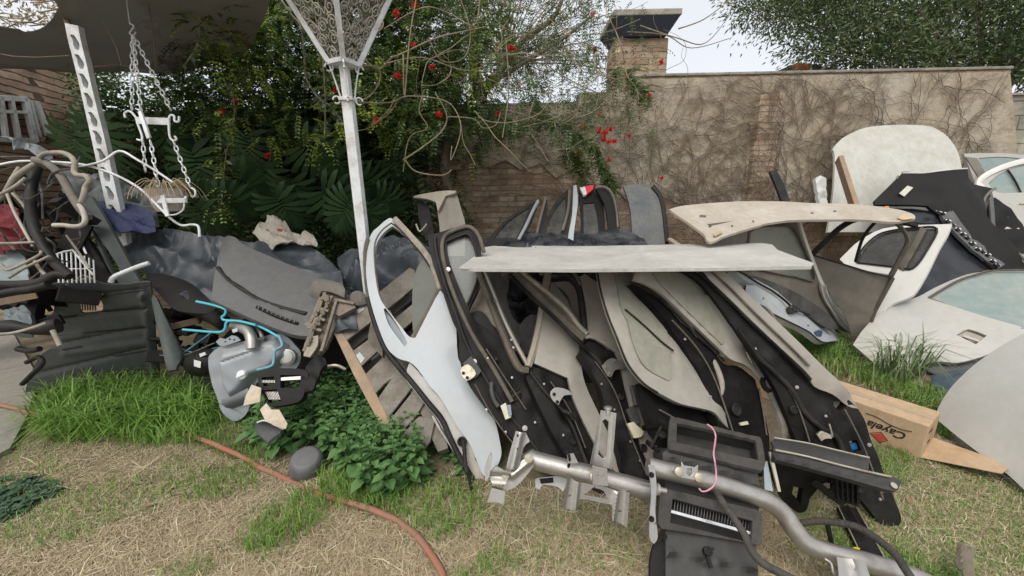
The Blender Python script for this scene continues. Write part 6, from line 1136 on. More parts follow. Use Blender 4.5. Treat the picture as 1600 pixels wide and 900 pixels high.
# ================================================================ lamp post with lantern
LP0 = P(552, 230, 2.75); lx, ly = LP0.x, LP0.y
pv = lambda y_: [z for z in [0]][0]
def zat(px, py): # height on the vertical axis of the lamp
    r = ray(px, py); return CAM_H+r.z*ly/r.y
zb = zat(532, 100); zk = zat(545, 155)
la = thing('garden_lamp', 'white iron garden lamp post with scrollwork lantern on top', 'street lamp')
m = MB(); m.box((lx, ly, zk/2), (.036, 0, 0), (0, .036, 0), (0, 0, zk/2)); m.box((lx, ly, (zk+zb)/2), (.028, 0, 0), (0, .028, 0), (0, 0, (zb-zk)/2+.02)); m.box((lx, ly, zk-.005), (.05, 0, 0), (0, .05, 0), (0, 0, .012)); m.build('pole', white_iron, la, 0, bevel=.004)
Hl = .52; wb_, wt_ = .07, .275; rot = R(-24)
cr_, sr_ = math.cos(rot), math.sin(rot)
def LC(u, v, z): return Vector((lx+u*cr_-v*sr_, ly+u*sr_+v*cr_, z))
cn4 = [(-1, -1), (1, -1), (1, 1), (-1, 1)]
m = MB()
for i, (a, b_) in enumerate(cn4):
    a2, b2 = cn4[(i+1) % 4]; p0 = LC(a*wb_, b_*wb_, zb); p1 = LC(a*wt_, b_*wt_, zb+Hl); q0 = LC(a2*wb_, b2*wb_, zb); q1 = LC(a2*wt_, b2*wt_, zb+Hl)
    m.bar(p0, p1, .034, .034, LC(a, b_, 0)-LC(0, 0, 0)); m.bar(p0, q0, .03, .03); m.bar(p1, q1, .04, .04)
m.build('lantern_frame', white_iron, la, 0, bevel=.003)
scm = mat('scroll_iron', (.5, .48, .44), .6, dust=(.3, .25, .2), amt=.3, dsc=15)
for i in range(4):
    a, b_ = cn4[i]; a2, b2 = cn4[(i+1) % 4]; m = MB()
    def F2(s, t): # s across -1..1, t up 0..1
        w_ = wb_+(wt_-wb_)*t; mx_, my_ = (a+a2)/2*w_, (b_+b2)/2*w_; dx, dy = (a2-a)/2*w_, (b2-b_)/2*w_; return LC(mx_+dx*s, my_+dy*s, zb+Hl*t)
    def spiral(s, t, r, turns, fl, a0=0):
        pts = []
        for k in range(int(14*turns)+1):
            q = k/(14*turns); rr = r*(1-.82*q); an = a0+fl*q*turns*6.283; w_ = wb_+(wt_-wb_)*t
            pts.append(F2(s+rr*math.cos(an)/w_, t+rr*math.sin(an)/Hl))
        m.tube(pts, .0042, 5)
    random.seed(30+i)
    for row in range(7):
        t = .08+row*.142; w_ = wb_+(wt_-wb_)*t; n_ = max(1, int(w_*2/.092))
        for c in range(n_):
            s = -1+(c+.5)*2/n_; sg = 1 if (c+row) % 2 else -1; r_ = .042
            spiral(s*.93, t, r_, 1.7, sg, 0 if sg > 0 else math.pi); 
            if c < n_-1: m.tube([F2(s*.93+r_/w_, t), F2((s+1/n_)*.93, t+.05*sg), F2((s+2/n_)*.93-r_/w_, t)], .0035, 5, 4)
            if row < 6: m.tube([F2(s*.93-sg*r_/w_, t), F2(s*.8, t+.05), F2(s*.8+sg*.1, t+.1)], .0035, 5, 4)
    m.build('scroll_panel', scm, la, 60)
m = MB(); v = [LC(a*wt_*1.12, b_*wt_*1.12, zb+Hl+.01) for a, b_ in cn4]+[LC(a*wt_*1.12, b_*wt_*1.12, zb+Hl+.03) for a, b_ in cn4]+[LC(0, 0, zb+Hl+.28)]
m.add(v, [(3, 2, 1, 0), (0, 1, 5, 4), (1, 2, 6, 5), (2, 3, 7, 6), (3, 0, 4, 7), (4, 5, 8), (5, 6, 8), (6, 7, 8), (7, 4, 8)]); m.build('roof', dark_pl, la, 0)
m = MB()
for i, (a, b_) in enumerate(cn4):
    for (z0, rr, off) in ((zb-.03, .026, .1), (zk-.01, .024, .075)):
        dv = (LC(a, b_, 0)-LC(0, 0, 0)).normalized(); c = Vector((lx, ly, z0))+dv*off; m.tube([c+dv*rr*math.cos(t)+Vector((0, 0, 1))*rr*math.sin(t) for t in [j*6.283/14 for j in range(13)]], .006, 6)
    dv = (LC(a, b_, 0)-LC(0, 0, 0)).normalized(); m.tube([Vector((lx, ly, zb))+dv*.1, Vector((lx, ly, (zb+zk)/2))+dv*.07, Vector((lx, ly, zk))+dv*.045], .006, 6, 4)
m.build('ring_brace', white_iron, la, 60)
# ================================================================ hanging planter
hp2 = thing('hanging_planter', 'white chain-hung iron planter holder with scroll hooks hanging from the shade cloth', 'hanging planter')
dh = 2.85
def chain(a, b_, n=None):
    m = MB(); pa, pb_ = P(*a), P(*b_); L = (pb_-pa).length; n = n or max(3, int(L/.042)); d = (pb_-pa)/n; dn = d.normalized(); side = dn.cross(Vector((0, 1, 0))).normalized(); dep = dn.cross(side)
    for i in range(n):
        c = pa+d*(i+.5); s = side if i % 2 else (side*.5+dep*.85).normalized(); l = d.length*.62
        m.tube([c+dn*l*math.cos(t)+s*.015*math.sin(t) for t in [j*6.283/10 for j in range(11)]], .0045, 5)
    m.build('chain', white_iron, hp2, 60)
m = MB(); m.tube([P(196, -40, dh), P(198, 0, dh), P(201, 25, dh), P(203, 38, dh)], .004, 5, 3); m.tube([P(203, 36, dh), P(209, 41, dh), P(206, 47, dh), P(203, 52, dh), P(209, 56, dh), P(212, 50, dh)], .006, 6, 5); m.build('top_hook', white_iron, hp2, 60)
for a, b_ in (((207, 56, dh), (206, 172, dh)), ((208, 56, dh), (220, 172, dh-.08)), ((209, 56, dh), (267, 172, dh)), ((223, 218, dh), (227, 268, dh)), ((235, 220, dh-.08), (249, 300, dh-.1)), ((271, 220, dh), (298, 294, dh))): chain(a, b_)
m = MB(); m.tube([P(196, 184, dh), P(195, 177, dh), P(203, 174, dh), P(212, 183, dh), P(216, 195, dh), P(222, 212, dh), P(221, 219, dh), P(214, 218, dh)], .008, 6, 5)
m.tube([P(280, 182, dh), P(279, 190, dh), P(273, 189, dh), P(272, 181, dh), P(265, 182, dh), P(264, 200, dh), P(266, 215, dh), P(272, 220, dh), P(276, 217, dh), P(273, 213, dh)], .008, 6, 5)
m.bar(P(213, 188, dh), P(265, 190, dh), .012, .05); m.bar(P(219, 174, dh-.06), P(233, 216, dh-.08), .028, .014, (0, 1, 0)); m.build('bracket', white_iron, hp2, 0, bevel=.003)
m = MB(); m.bar(P(237, 314, dh-.1), P(290, 313, dh-.1), .014, .035); m.bar(P(290, 313, dh-.1), P(292, 305, dh+.15), .014, .035); m.bar(P(254, 305, dh-.11), P(262, 338, dh-.11), .03, .012, (0, 1, 0)); m.tube([P(262, 336, dh-.1), P(275, 335, dh-.1), P(286, 328, dh-.1), P(288, 318, dh-.1)], .006, 6, 4); m.tube([P(298, 293, dh), P(305, 298, dh), P(304, 307, dh), P(298, 306, dh)], .007, 6, 4); m.build('basket', white_iron, hp2, 0, bevel=.002)
pt = thing('flower_pot', 'pale terracotta oblong pot sitting in the hanging planter holder', 'pot'); c = P(264, 322, dh); m = MB()
pr = [(.075, -.02), (.09, .01), (.11, .09), (.12, .14), (.125, .15), (.11, .15), (.1, .12), (.02, .12)]
m.lathe(c-Vector((0, 0, .02)), (0, 0, 1), pr, 24); m.build('pot', mat('pot_clay', (.36, .26, .2), .8, dust=(.55, .5, .45), amt=.5, dsc=9), pt, 50)
random.seed(6); m = MB(); top = c+Vector((0, 0, .11))
for i in range(55):
    a = random.uniform(0, 6.28); l = random.uniform(.08, .2); dv = Vector((math.cos(a), math.sin(a), 0)); m.tube([top+dv*.03, top+dv*l*.5+Vector((0, 0, l*.5)), top+dv*l+Vector((0, 0, l*.15)), top+dv*l*1.2-Vector((0, 0, l*.3))], .0022, 4, 3)
dp = m.build('dried_plant', g_dry, None, 60); tag(dp, 'wispy dried grassy plant drooping from the hanging pot', 'plant')
# ================================================================ vegetation
rng = np.random.default_rng(11)
class LB:
    """many small leaves, each its own folded face, gathered into one mesh"""
    def __init__(s): s.V = []; s.F = []; s.n = 0; s.M = []
    def leaves(s, pos, d, nrm, L, W, mi=0, fold=.25, wide=.45):
        pos, d, nrm = np.atleast_2d(pos), np.atleast_2d(d).astype(float), np.atleast_2d(nrm).astype(float); N = len(pos)
        d = d/np.linalg.norm(d, axis=1, keepdims=True); sd = np.cross(d, nrm); sd /= (np.linalg.norm(sd, axis=1, keepdims=True)+1e-9); up = np.cross(sd, d)
        L = np.broadcast_to(L, (N,))[:, None]; W = np.broadcast_to(W, (N,))[:, None]
        v = np.stack([pos, pos+d*L*wide+sd*W/2+up*W*fold, pos+d*L-up*L*.08, pos+d*L*wide-sd*W/2+up*W*fold], 1)
        s.V.append(v.reshape(-1, 3)); s.F.append(np.arange(N*4).reshape(-1, 4)+s.n); s.n += N*4; s.M.append(np.full(N, mi))
    def pinnate(s, p, d, L, k, l, w, mi=0, droop=.4):
        """one compound leaf: k pairs of leaflets along a drooping stalk"""
        p = np.array(p, float); d = np.array(d, float); d /= np.linalg.norm(d); dn = np.array([0, 0, -1.])
        t = np.linspace(.15, 1, k)[:, None]; q = p+d*L*t+dn*droop*L*t*t; sd = np.cross(d, [0, 0, 1.]); sd /= np.linalg.norm(sd)+1e-9
        up = np.cross(sd, d); dd = d+dn*droop
        for sg in (-1, 1):
            s.leaves(q, sd*sg+dd*.45+rng.normal(0, .12, (k, 3)), np.broadcast_to(up, (k, 3))+rng.normal(0, .25, (k, 3)), l*(1-.5*np.abs(t[:, 0]-.5)), w, mi)
    def build(s, name, mats, parent=None):
        V = np.concatenate(s.V); F = np.concatenate(s.F); M = np.concatenate(s.M); c = (V.max(0)+V.min(0))/2; c[2] = V[:, 2].min()
        me = bpy.data.meshes.new(name); n = len(V); m_ = len(F)
        me.vertices.add(n); me.vertices.foreach_set('co', (V-c).astype(np.float32).ravel()); me.loops.add(m_*4); me.loops.foreach_set('vertex_index', F.astype(np.int32).ravel())
        me.polygons.add(m_); me.polygons.foreach_set('loop_start', np.arange(m_, dtype=np.int32)*4); me.polygons.foreach_set('loop_total', np.full(m_, 4, np.int32))
        for q in (mats if isinstance(mats, (list, tuple)) else [mats]): me.materials.append(q)
        me.polygons.foreach_set('material_index', M.astype(np.int32)); me.update(calc_edges=True)
        o = bpy.data.objects.new(name, me); reg(o, parent); WP[o.name] = Vector(c); return o
def rdir(): 
    v = rng.normal(0, 1, 3); return v/np.linalg.norm(v)
def V3(v): return np.array(v, float)
# ---- shade cloth
sc_m, N_, L_, b_ = node_mat('shade_net'); b_.inputs['Base Color'].default_value = (.2, .18, .145, 1); b_.inputs['Roughness'].default_value = .9; b_.inputs['Alpha'].default_value = .84
tr_ = N_.new('ShaderNodeBsdfTranslucent'); tr_.inputs[0].default_value = (.16, .15, .125, 1); mx_ = N_.new('ShaderNodeMixShader'); mx_.inputs[0].default_value = .35; L_.new(b_.outputs[0], mx_.inputs[1]); L_.new(tr_.outputs[0], mx_.inputs[2]); L_.new(mx_.outputs[0], N_['Material Output'].inputs[0])
def hz_(x, y, z): return P(x, y, Gd(x, y, z))
cl = thing('shade_cloth', 'dark sagging shade cloth stretched overhead at the upper left', 'shade cloth')
class Sag(Pl):
    def __init__(s): s.n = Vector((0, 0, -1)); s.o = Vector((0, 0, 3.12))
    def __call__(s, px, py): 
        zz = 3.12+.10*noise.noise(Vector((px/120, py/60, 5)))-.06*math.exp(-((py-108)/14)**2)
        r = ray(px, py); return P(px, py, (zz-CAM_H)/r.z)
one('net', sc_m, [(-260, 30), (0, 42), (40, 50), (72, 40), (92, 12), (70, -30), (60, -130), (420, -130), (425, -20), (412, 30), (396, 62), (380, 88), (330, 101), (290, 112), (250, 116), (210, 113), (172, 112), (130, 114), (90, 112), (40, 108), (-260, 104)], Sag(), parent=cl, t=.003, cell=16)
for q_, r_ in (([P(-100, 60, 3.), P(20, 88, 3.05), P(108, 87, 3.08)], .004), ([P(138, 106, 3.2), P(190, 102, 3.25), P(245, 116, 3.3)], .004), ([P(160, 32, 2.8), P(180, 70, 2.85), P(190, 102, 2.9)], .0035), ([P(232, 5, 2.9), P(240, 60, 2.9), P(244, 108, 2.95)], .0035), ([P(95, -20, 3.1), P(98, 15, 3.1), P(108, 42, 3.05)], .02)):
    m = MB(); m.tube(q_, r_, 5, 3); m.build('tie_wire', vine_m, cl, 60)
# ---- dense evergreen hedge behind everything on the left
hg = thing('evergreen_shrub', 'dense very dark shrub mass behind the philodendron leaves, between outbuilding and brick wall', 'shrub')
lb = LB()
for i in range(3200):
    px = rng.uniform(130, 730); d = rng.uniform(4.6, 5.35); py = rng.uniform(95 if px > 330 else 105, 420)
    if px > 640 and rng.random() < (px-640)/100: continue
    lb.pinnate(V3(P(px, py, d)), rdir()*[1, .6, .5]+[0, -.5, -.1], rng.uniform(.2, .38), 6, .1, .035, 0 if rng.random() < .93 else 1, .5)
lb.build('crown', [lf_dark, lf_mid], hg)
m = MB(); random.seed(3)
for i in range(16):
    x = 330+i*24+random.uniform(-12, 12); m.tube([P(x, 430, 4.9), P(x+random.uniform(-20, 20), 340, 4.85), P(x+random.uniform(-40, 40), 240, 4.8), P(x+random.uniform(-70, 70), 150, 4.8)], random.uniform(.012, .03), 6, 4, 0, lambda t: 1-.6*t)
m.build('stems', bark, hg, 60)
# ---- flowering tree over the lamp
ft_ = thing('flowering_tree', 'feathery green tree with red blossoms behind the lamp post, over the dark shrub', 'tree')
m = MB(); m.tube([P(712, 420, 4.7), P(708, 330, 4.7), P(694, 260, 4.7), P(700, 200, 4.7), P(660, 120, 4.5), P(600, 40, 4.3), P(560, -60, 4.2)], .075, 10, 5, 0, lambda t: 1-.75*t)
m.tube([P(700, 210, 4.7), P(740, 150, 4.7), P(800, 110, 4.7), P(880, 60, 4.6), P(930, 20, 4.6)], .045, 8, 5, 0, lambda t: 1-.7*t); m.tube([P(690, 240, 4.7), P(620, 200, 4.6), P(520, 140, 4.4), P(430, 60, 4.2), P(380, -40, 4.1)], .04, 8, 5, 0, lambda t: 1-.7*t)
m.tube([P(740, 150, 4.7), P(750, 80, 4.6), P(790, 0, 4.5), P(800, -60, 4.5)], .03, 8, 5, 0, lambda t: 1-.7*t); m.tube([P(668, 330, 4.8), P(640, 250, 4.8), P(600, 190, 4.7)], .03, 8, 4); m.build('trunk', bark, ft_, 60)
lb = LB()
blobs = []
for i in range(640):
    px = rng.uniform(255, 780); py = rng.uniform(-80, 215); d = rng.uniform(3.7, 4.9)
    if px > 680 and rng.random() < .2+(px-680)/220: continue
    if px < 420 and py > 60+(px-255)*.5 and rng.random() < .75: continue
    if py > 170 and rng.random() < .5: continue
    if 455 < px < 600 and py < 110: d = max(d, 3.5)
    blobs.append((px, py, d))
for px, py, d in blobs:
    mi = rng.choice([0, 1, 2], p=[.35, .53, .12]); c = V3(P(px, py, d)); R_ = rng.uniform(.12, .3)
    for k in range(16):
        o_ = rdir()*R_*rng.random()**.5*[1, 1, .7]; lb.pinnate(c+o_, o_+[0, -.05, -.02]+rdir()*.15, rng.uniform(.11, .2), 7, .052, .019, mi if rng.random() < .8 else 1, .4)
lb.build('crown', [lf_dark, lf_mid, lf_lime], ft_)
# lime fresh sprays
lb = LB()
for px, py, d, r, n in ((505, 225, 3.4, .1, 20), (530, 205, 3.4, .08, 14), (498, 30, 3.6, .2, 20), (350, 60, 3.2, .14, 22), (345, 195, 3.4, .1, 16), (330, 85, 3.2, .12, 16), (370, 110, 3.3, .15, 18), (320, 40, 3.2, .18, 18), (405, 90, 3.4, .2, 20), (430, 20, 3.4, .2, 20), (645, 90, 3.8, .15, 14), (660, 60, 3.8, .15, 14), (740, 250, 4.6, .12, 14), (650, 215, 4.4, .15, 16), (890, 238, 4.6, .14, 22), (910, 262, 4.6, .12, 18), (630, 150, 4., .15, 14), (340, 320, 3.9, .12, 20), (345, 280, 3.9, .12, 20), (350, 250, 3.9, .12, 20), (560, 280, 4.5, .2, 20), (540, 320, 4.3, .15, 20)):
    for k in range(n):
        o_ = rdir()*r*rng.random()**.5; lb.pinnate(V3(P(px, py, d))+o_, o_+rdir()*.1, rng.uniform(.09, .15), 5, .045, .02, rng.choice([0, 1], p=[.6, .4]), .5)
lb.build('fresh_sprays', [lf_mid, lf_lime], ft_)
# hanging vines with leaves
m = MB(); lb = LB()
for pts in ([(440, 0, 2.9), (455, 22, 2.9), (470, 42, 2.9), (475, 80, 2.95), (478, 120, 3.), (495, 150, 3.), (515, 165, 3.05), (535, 190, 3.1)], [(378, 0, 3.), (330, 25, 3.), (312, 45, 3.), (308, 70, 3.), (290, 100, 3.)], [(480, -20, 3.1), (500, 60, 3.2), (508, 150, 3.3), (507, 215, 3.4)], [(360, 130, 3.4), (366, 180, 3.5), (352, 250, 3.8), (345, 330, 3.9)]):
    q = crom([P(*p) for p in pts], 8); m.tube(q, .005, 5)
    for p in q[::2]:
        for k in range(2): lb.leaves(V3(p), rdir()*[1, 1, .4]+[0, 0, -.8], rdir(), rng.uniform(.05, .09), .035, 0)
m.build('hanging_stem', twig_m, ft_, 60); lb.build('hanging_leaves', [lf_bluish], ft_)
# ---- philodendron leaves
ph = thing('philodendron', 'large split-leaved dark philodendron above the tarpaulins', 'plant')
def split_leaf(px, py, d, L, ang, tilt):
    m = MB(); base = P(px, py, d); R0 = Matrix.Rotation(ang, 3, 'Y') @ Matrix.Rotation(tilt, 3, 'X'); n = 9
    for s in (-1, 1):
        for i in range(n):
            t = i/(n-1); a = s*(R(125)-R(118)*t); ln = L*(.55+.45*math.sin(math.pi*(.15+.75*t))); w = L*.085; o = Vector((0, 0, -L*.75*t)); dv = Vector((math.sin(a), 0, -math.cos(a)*1.)); sd = Vector((dv.z, 0, -dv.x))
            p = [o-sd*w*.3, o+sd*w*.3, o+dv*ln*.5+sd*w+Vector((0, -.03, 0)), o+dv*ln*.5-sd*w+Vector((0, -.03, 0)), o+dv*ln*.85+sd*w*.7, o+dv*ln*.85-sd*w*.7, o+dv*ln+Vector((0, .04, -.02))]
            m.add([base+R0 @ q for q in p], [(0, 1, 2, 3), (3, 2, 4, 5), (5, 4, 6)])
    m.tube([base, base+Vector((0, .2, -.25)), base+Vector((.05, .4, -.7))], .009, 5, 3)
    return m.build('leaf', lf_monst, ph, 60)
random.seed(12)
for px, py, d, L in ((440, 205, 4.1, .32), (385, 235, 4.1, .36), (470, 250, 4.1, .36), (520, 265, 4.0, .34), (410, 280, 4.0, .38), (455, 305, 3.9, .34), (505, 320, 3.9, .36), (560, 300, 4.1, .32), (370, 300, 4.0, .36), (340, 330, 3.9, .3), (430, 330, 3.85, .32), (545, 335, 3.9, .32), (590, 330, 4.2, .3), (300, 260, 4.2, .4), (285, 310, 4.1, .34), (330, 215, 4.4, .3), (610, 270, 4.5, .28), (150, 215, 3.9, .4), (110, 225, 3.9, .34), (250, 225, 4.3, .36), (310, 345, 3.8, .28), (575, 350, 3.9, .28), (490, 220, 4.4, .3)):
    split_leaf(px, py-20, d, L, R(random.uniform(-55, 55)), R(random.uniform(15, 55)))
# ---- bare pale twigs with blossoms
tw = thing('twiggy_climber', 'tangle of pale bare twigs with red blossoms arching right of the lantern toward the chimney', 'climbing plant')
m = MB()
hand = [[(568, 66, 3.0), (598, 42, 3.), (592, 18, 3.), (600, 0, 3.)], [(562, 85, 3.), (590, 108, 3.05), (610, 92, 3.1), (625, 85, 3.1), (680, 60, 3.2), (720, 50, 3.3), (760, 42, 3.4)], [(556, 102, 2.9), (590, 106, 3.), (592, 130, 3.), (575, 152, 3.), (555, 158, 2.9)], [(630, 85, 3.1), (632, 150, 3.1), (640, 60, 3.1), (650, 0, 3.1)], [(560, 160, 3.), (610, 160, 3.1), (640, 150, 3.1), (700, 160, 3.2), (720, 200, 3.2), (705, 250, 3.2), (706, 228, 3.2)], [(660, 150, 3.2), (655, 175, 3.2), (668, 200, 3.2), (640, 215, 3.2), (630, 268, 3.2)], [(630, 250, 3.2), (660, 230, 3.2), (690, 205, 3.3), (698, 180, 3.3), (680, 145, 3.3)], [(633, 250, 3.2), (650, 268, 3.2), (690, 274, 3.2), (706, 265, 3.2)], [(580, 195, 3.1), (605, 180, 3.1), (620, 160, 3.1)], [(700, 182, 3.3), (740, 186, 3.4), (755, 200, 3.4), (775, 195, 3.4), (782, 175, 3.4)], [(750, 0, 3.3), (740, 40, 3.3), (700, 20, 3.3), (660, 12, 3.2), (600, 45, 3.1)], [(720, 0, 3.3), (735, 50, 3.4), (725, 90, 3.4), (690, 95, 3.4), (670, 60, 3.4)], [(790, 60, 3.5), (795, 140, 3.5), (785, 215, 3.5)], [(855, 55, 3.6), (850, 95, 3.6), (900, 130, 3.6), (960, 155, 3.6), (1000, 170, 3.7)], [(965, 60, 3.8), (980, 100, 3.8), (955, 130, 3.8)], [(1060, 45, 4.0), (1100, 30, 4.), (1140, 0, 4.)], [(980, 50, 4.), (1040, 55, 4.), (1080, 75, 4.), (1140, 60, 4.)], [(1000, 40, 4.), (1060, 60, 4.), (1100, 68, 4.), (1135, 30, 4.), (1145, 0, 4.)], [(600, 100, 3.2), (660, 90, 3.3), (740, 110, 3.4), (800, 60, 3.5), (860, 55, 3.6), (940, 52, 3.7), (1000, 30, 3.8)]]
for pts in hand: m.tube([P(*p) for p in pts], random.uniform(.0045, .008), 6, 6, 0, lambda t: 1-.4*t)
random.seed(17)
for i in range(115):
    px = random.triangular(600, 1040, 800); py = random.uniform(-20, 190); d = random.uniform(3.1, 4.6); a = random.uniform(0, 6.28); pts = [P(px, py, d)]; w_ = random.gauss(0, .25)
    for k in range(random.randint(4, 9)):
        a += random.gauss(w_, .35); px += math.cos(a)*22; py += math.sin(a)*17+1.5; d += random.uniform(-.07, .07)
        if py > 270: break
        pts.append(P(px, py, d))
    if len(pts) > 2: m.tube(pts, random.uniform(.002, .0055), 5, 4, 0, lambda t: 1-.5*t)
m.build('twigs', twig_m, tw, 60)
lb = LB()
for i in range(420):
    px = rng.triangular(600, 830, 1030); py = rng.uniform(-20, 215); d = rng.uniform(3.3, 4.8); c = V3(P(px, py, d))
    if 620 < px < 700 and py > 150: continue
    for k in range(rng.integers(2, 7)): lb.pinnate(c+rdir()*.08, rdir()+[0, 0, -.5], rng.uniform(.08, .15), 6, .035, .012, rng.choice([0, 1, 2], p=[.3, .4, .3]), .5)
lb.build('sparse_leaves', [lf_dark, lf_mid, lf_bluish], tw)
# the drooping flowered branch in front of the wall
br = [(830, 150, 4.3), (860, 185, 4.3), (895, 205, 4.3), (925, 225, 4.2), (940, 250, 4.2), (950, 275, 4.2), (957, 295, 4.2)]
lb = LB(); q = crom([P(*p) for p in br], 12); m = MB(); m.tube(q, .006, 6)
for p in q:
    for k in range(4): lb.pinnate(V3(p)+rdir()*.02, rdir()+[0, 0, -.6], rng.uniform(.08, .15), 6, .04, .016, rng.choice([0, 1], p=[.7, .3]), .4)
for bx_ in ([(800, 190, 4.6), (770, 205, 4.6), (740, 235, 4.7)], [(860, 185, 4.4), (820, 195, 4.5), (790, 200, 4.6), (760, 190, 4.7)], [(960, 110, 4.6), (985, 120, 4.6), (1000, 140, 4.6), (1010, 150, 4.6)], [(890, 235, 4.5), (905, 250, 4.5), (912, 285, 4.5)]):
    qq = crom([P(*p) for p in bx_], 10); m.tube(qq, .004, 5)
    for p in qq:
        for k in range(5): lb.pinnate(V3(p)+rdir()*.04, rdir()+[0, 0, -.5], rng.uniform(.08, .16), 6, .04, .015, 0, .4)
m.build('drooping_branch', twig_m, tw, 60); lb.build('drooping_leaves', [lf_mid, lf_dark], tw)
fl = [(345, 18, 3.3, 1.4), (320, 14, 3.4, 1.), (620, 21, 3.2, 1.), (648, 8, 3.3, 1.), (622, 118, 3.3, 1.1), (675, 105, 3.4, 1.1), (588, 188, 3.2, 1.1), (779, 177, 3.6, 1.), (686, 179, 3.5, 1.1), (797, 75, 3.6, .9), (803, 76, 3.6, .8), (927, 23, 4., 1.1), (930, 77, 4., 1.1), (1034, 97, 4.2, 1.1), (912, 196, 4.2, 1.1), (936, 202, 4.2, 1.), (945, 208, 4.2, 1.4), (954, 202, 4.2, 1.), (944, 217, 4.2, 1.3), (960, 221, 4.2, 1.1), (952, 221, 4.2, 1.1), (935, 206, 4.2, 1.1), (943, 260, 4.2, 1.4), (951, 250, 4.2, .9), (1034, 278, 4.6, .8), (368, 156, 3.6, .9), (347, 174, 3.6, .9), (418, 243, 3.9, 1.1), (936, 178, 4.2, .9), (983, 212, 4.4, .8), (1014, 149, 4.4, .7), (646, 70, 3.6, .8), (523, 140, 3.6, .8), (909, 200, 4.25, .8), (903, 240, 4.4, .7)]
tag_parent = {0: ft_, 1: tw}
for px, py, d, s in fl:
    lb = LB(); n = 34; dv = rng.normal(0, 1, (n, 3)); dv /= np.linalg.norm(dv, axis=1, keepdims=True); lb.leaves(np.repeat(V3(P(px, py, d))[None], n, 0), dv, rng.normal(0, 1, (n, 3)), .036*s, .012, 0); lb.build('blossom', [petal], ft_ if px < 600 else tw)
# ---- grey-green tree beyond the lower wall, centre
mt = thing('eucalyptus_tree', 'thin grey-green tree beyond the lower wall, left of the chimney', 'tree'); m = MB(); lb = LB()
m.tube([atY(752, 330, 7), atY(752, 160, 7), atY(765, 130, 7), atY(790, 100, 6.9), atY(820, 60, 6.8), atY(870, 20, 6.7), atY(890, -60, 6.7)], .11, 8, 5, 0, lambda t: 1-.8*t); m.tube([atY(756, 150, 7), atY(735, 60, 7), atY(740, -50, 7)], .08, 8, 5, 0, lambda t: 1-.6*t); m.build('trunk', bark, mt, 60)
m = MB()
for i in range(60):
    px, py = rng.uniform(680, 960), rng.uniform(-60, 130); d = rng.uniform(6.2, 7.6); a = rng.uniform(0, 6.28); m.tube([atY(790, 100, 6.9), P((790+px)/2, (90+py)/2, 6.9), P(px, py, d), P(px+35*math.cos(a), py+18*math.sin(a), d), P(px+70*math.cos(a+.3), py+35*math.sin(a+.3), d)], .012, 5, 3, 0, lambda t: 1-.7*t)
    for k in range(75):
        t = rng.random(); c = V3(P(px+70*t*math.cos(a), py+35*t*math.sin(a), d)); lb.leaves(c+rdir()*.22*rng.random(), rdir()*[1, 1, .5]+[0, 0, -.9], rdir(), rng.uniform(.08, .15), .022, rng.choice([0, 1]))
m.build('limbs', bark, mt, 60); lb.build('crown', [lf_bluish, lf_dark], mt)
# ---- big olive-green tree beyond the right part of the wall
rt_ = thing('evergreen_tree', 'broad dark olive-green tree crown beyond the wall at the upper right', 'tree'); m = MB(); lb = LB()
tb_ = atY(1480, 420, 9.0); tb_.z = 0
m.tube([tb_, tb_+Vector((0, 0, 2.2)), tb_+Vector((-.1, 0, 3.4))], .22, 10, 4, 0, lambda t: 1-.3*t); m.build('trunk', bark, rt_, 60); m = MB()
for i in range(620):
    px = rng.uniform(1150, 1800); lowlim = 112 if px > 1290 else 12+(px-1150)*.6
    py = rng.uniform(-110, lowlim); d = rng.uniform(7.2, 9.6); c = P(px, py, d)
    if px < 1250 and rng.random() < .45: continue
    if i % 14 == 0: m.tube([tb_+Vector((-.1, 0, 3.2)), (tb_+Vector((0, 0, 3.4)))*.4+c*.6+Vector((0, 0, .1)), c], .03, 5, 4, 0, lambda t: 1-.8*t)
    mi = rng.choice([0, 1, 2], p=[.45, .4, .15]); n = 130
    o_ = rng.normal(0, .24, (n, 3)); pos = V3(c)+o_; dv = o_+rng.normal(0, .12, (n, 3))+[0, 0, .03]
    lb.leaves(pos, dv, rng.normal(0, 1, (n, 3))+[0, 0, 1], rng.uniform(.08, .13, n), .034, mi)
m.build('limbs', bark, rt_, 60); lb.build('crown', [lf_dark, lf_olive, leaf_mat('leaf_light_olive', (.1, .13, .06), (.24, .27, .14))], rt_)
# ---- foliage over the shade cloth, seen through its gap
ol = thing('overhead_branch', 'dry brownish branches showing through the gap in the shade cloth', 'branches'); m = MB(); lb = LB(); random.seed(9)
for i in range(40):
    x, y, d = random.uniform(-60, 110), random.uniform(-60, 45), random.uniform(3.3, 4.2); a = random.uniform(0, 6.28); m.tube([P(x, y, d), P(x+25*math.cos(a), y+12*math.sin(a), d), P(x+60*math.cos(a+.5), y+25*math.sin(a+.5), d)], .006, 5, 3)
    for k in range(25): lb.leaves(V3(P(x+random.uniform(-40, 40), y+random.uniform(-15, 15), d)), rdir(), rdir(), .05, .02, 0)
m.build('twigs', twig_m, ol, 60); lb.build('leaves', [g_dry], ol)
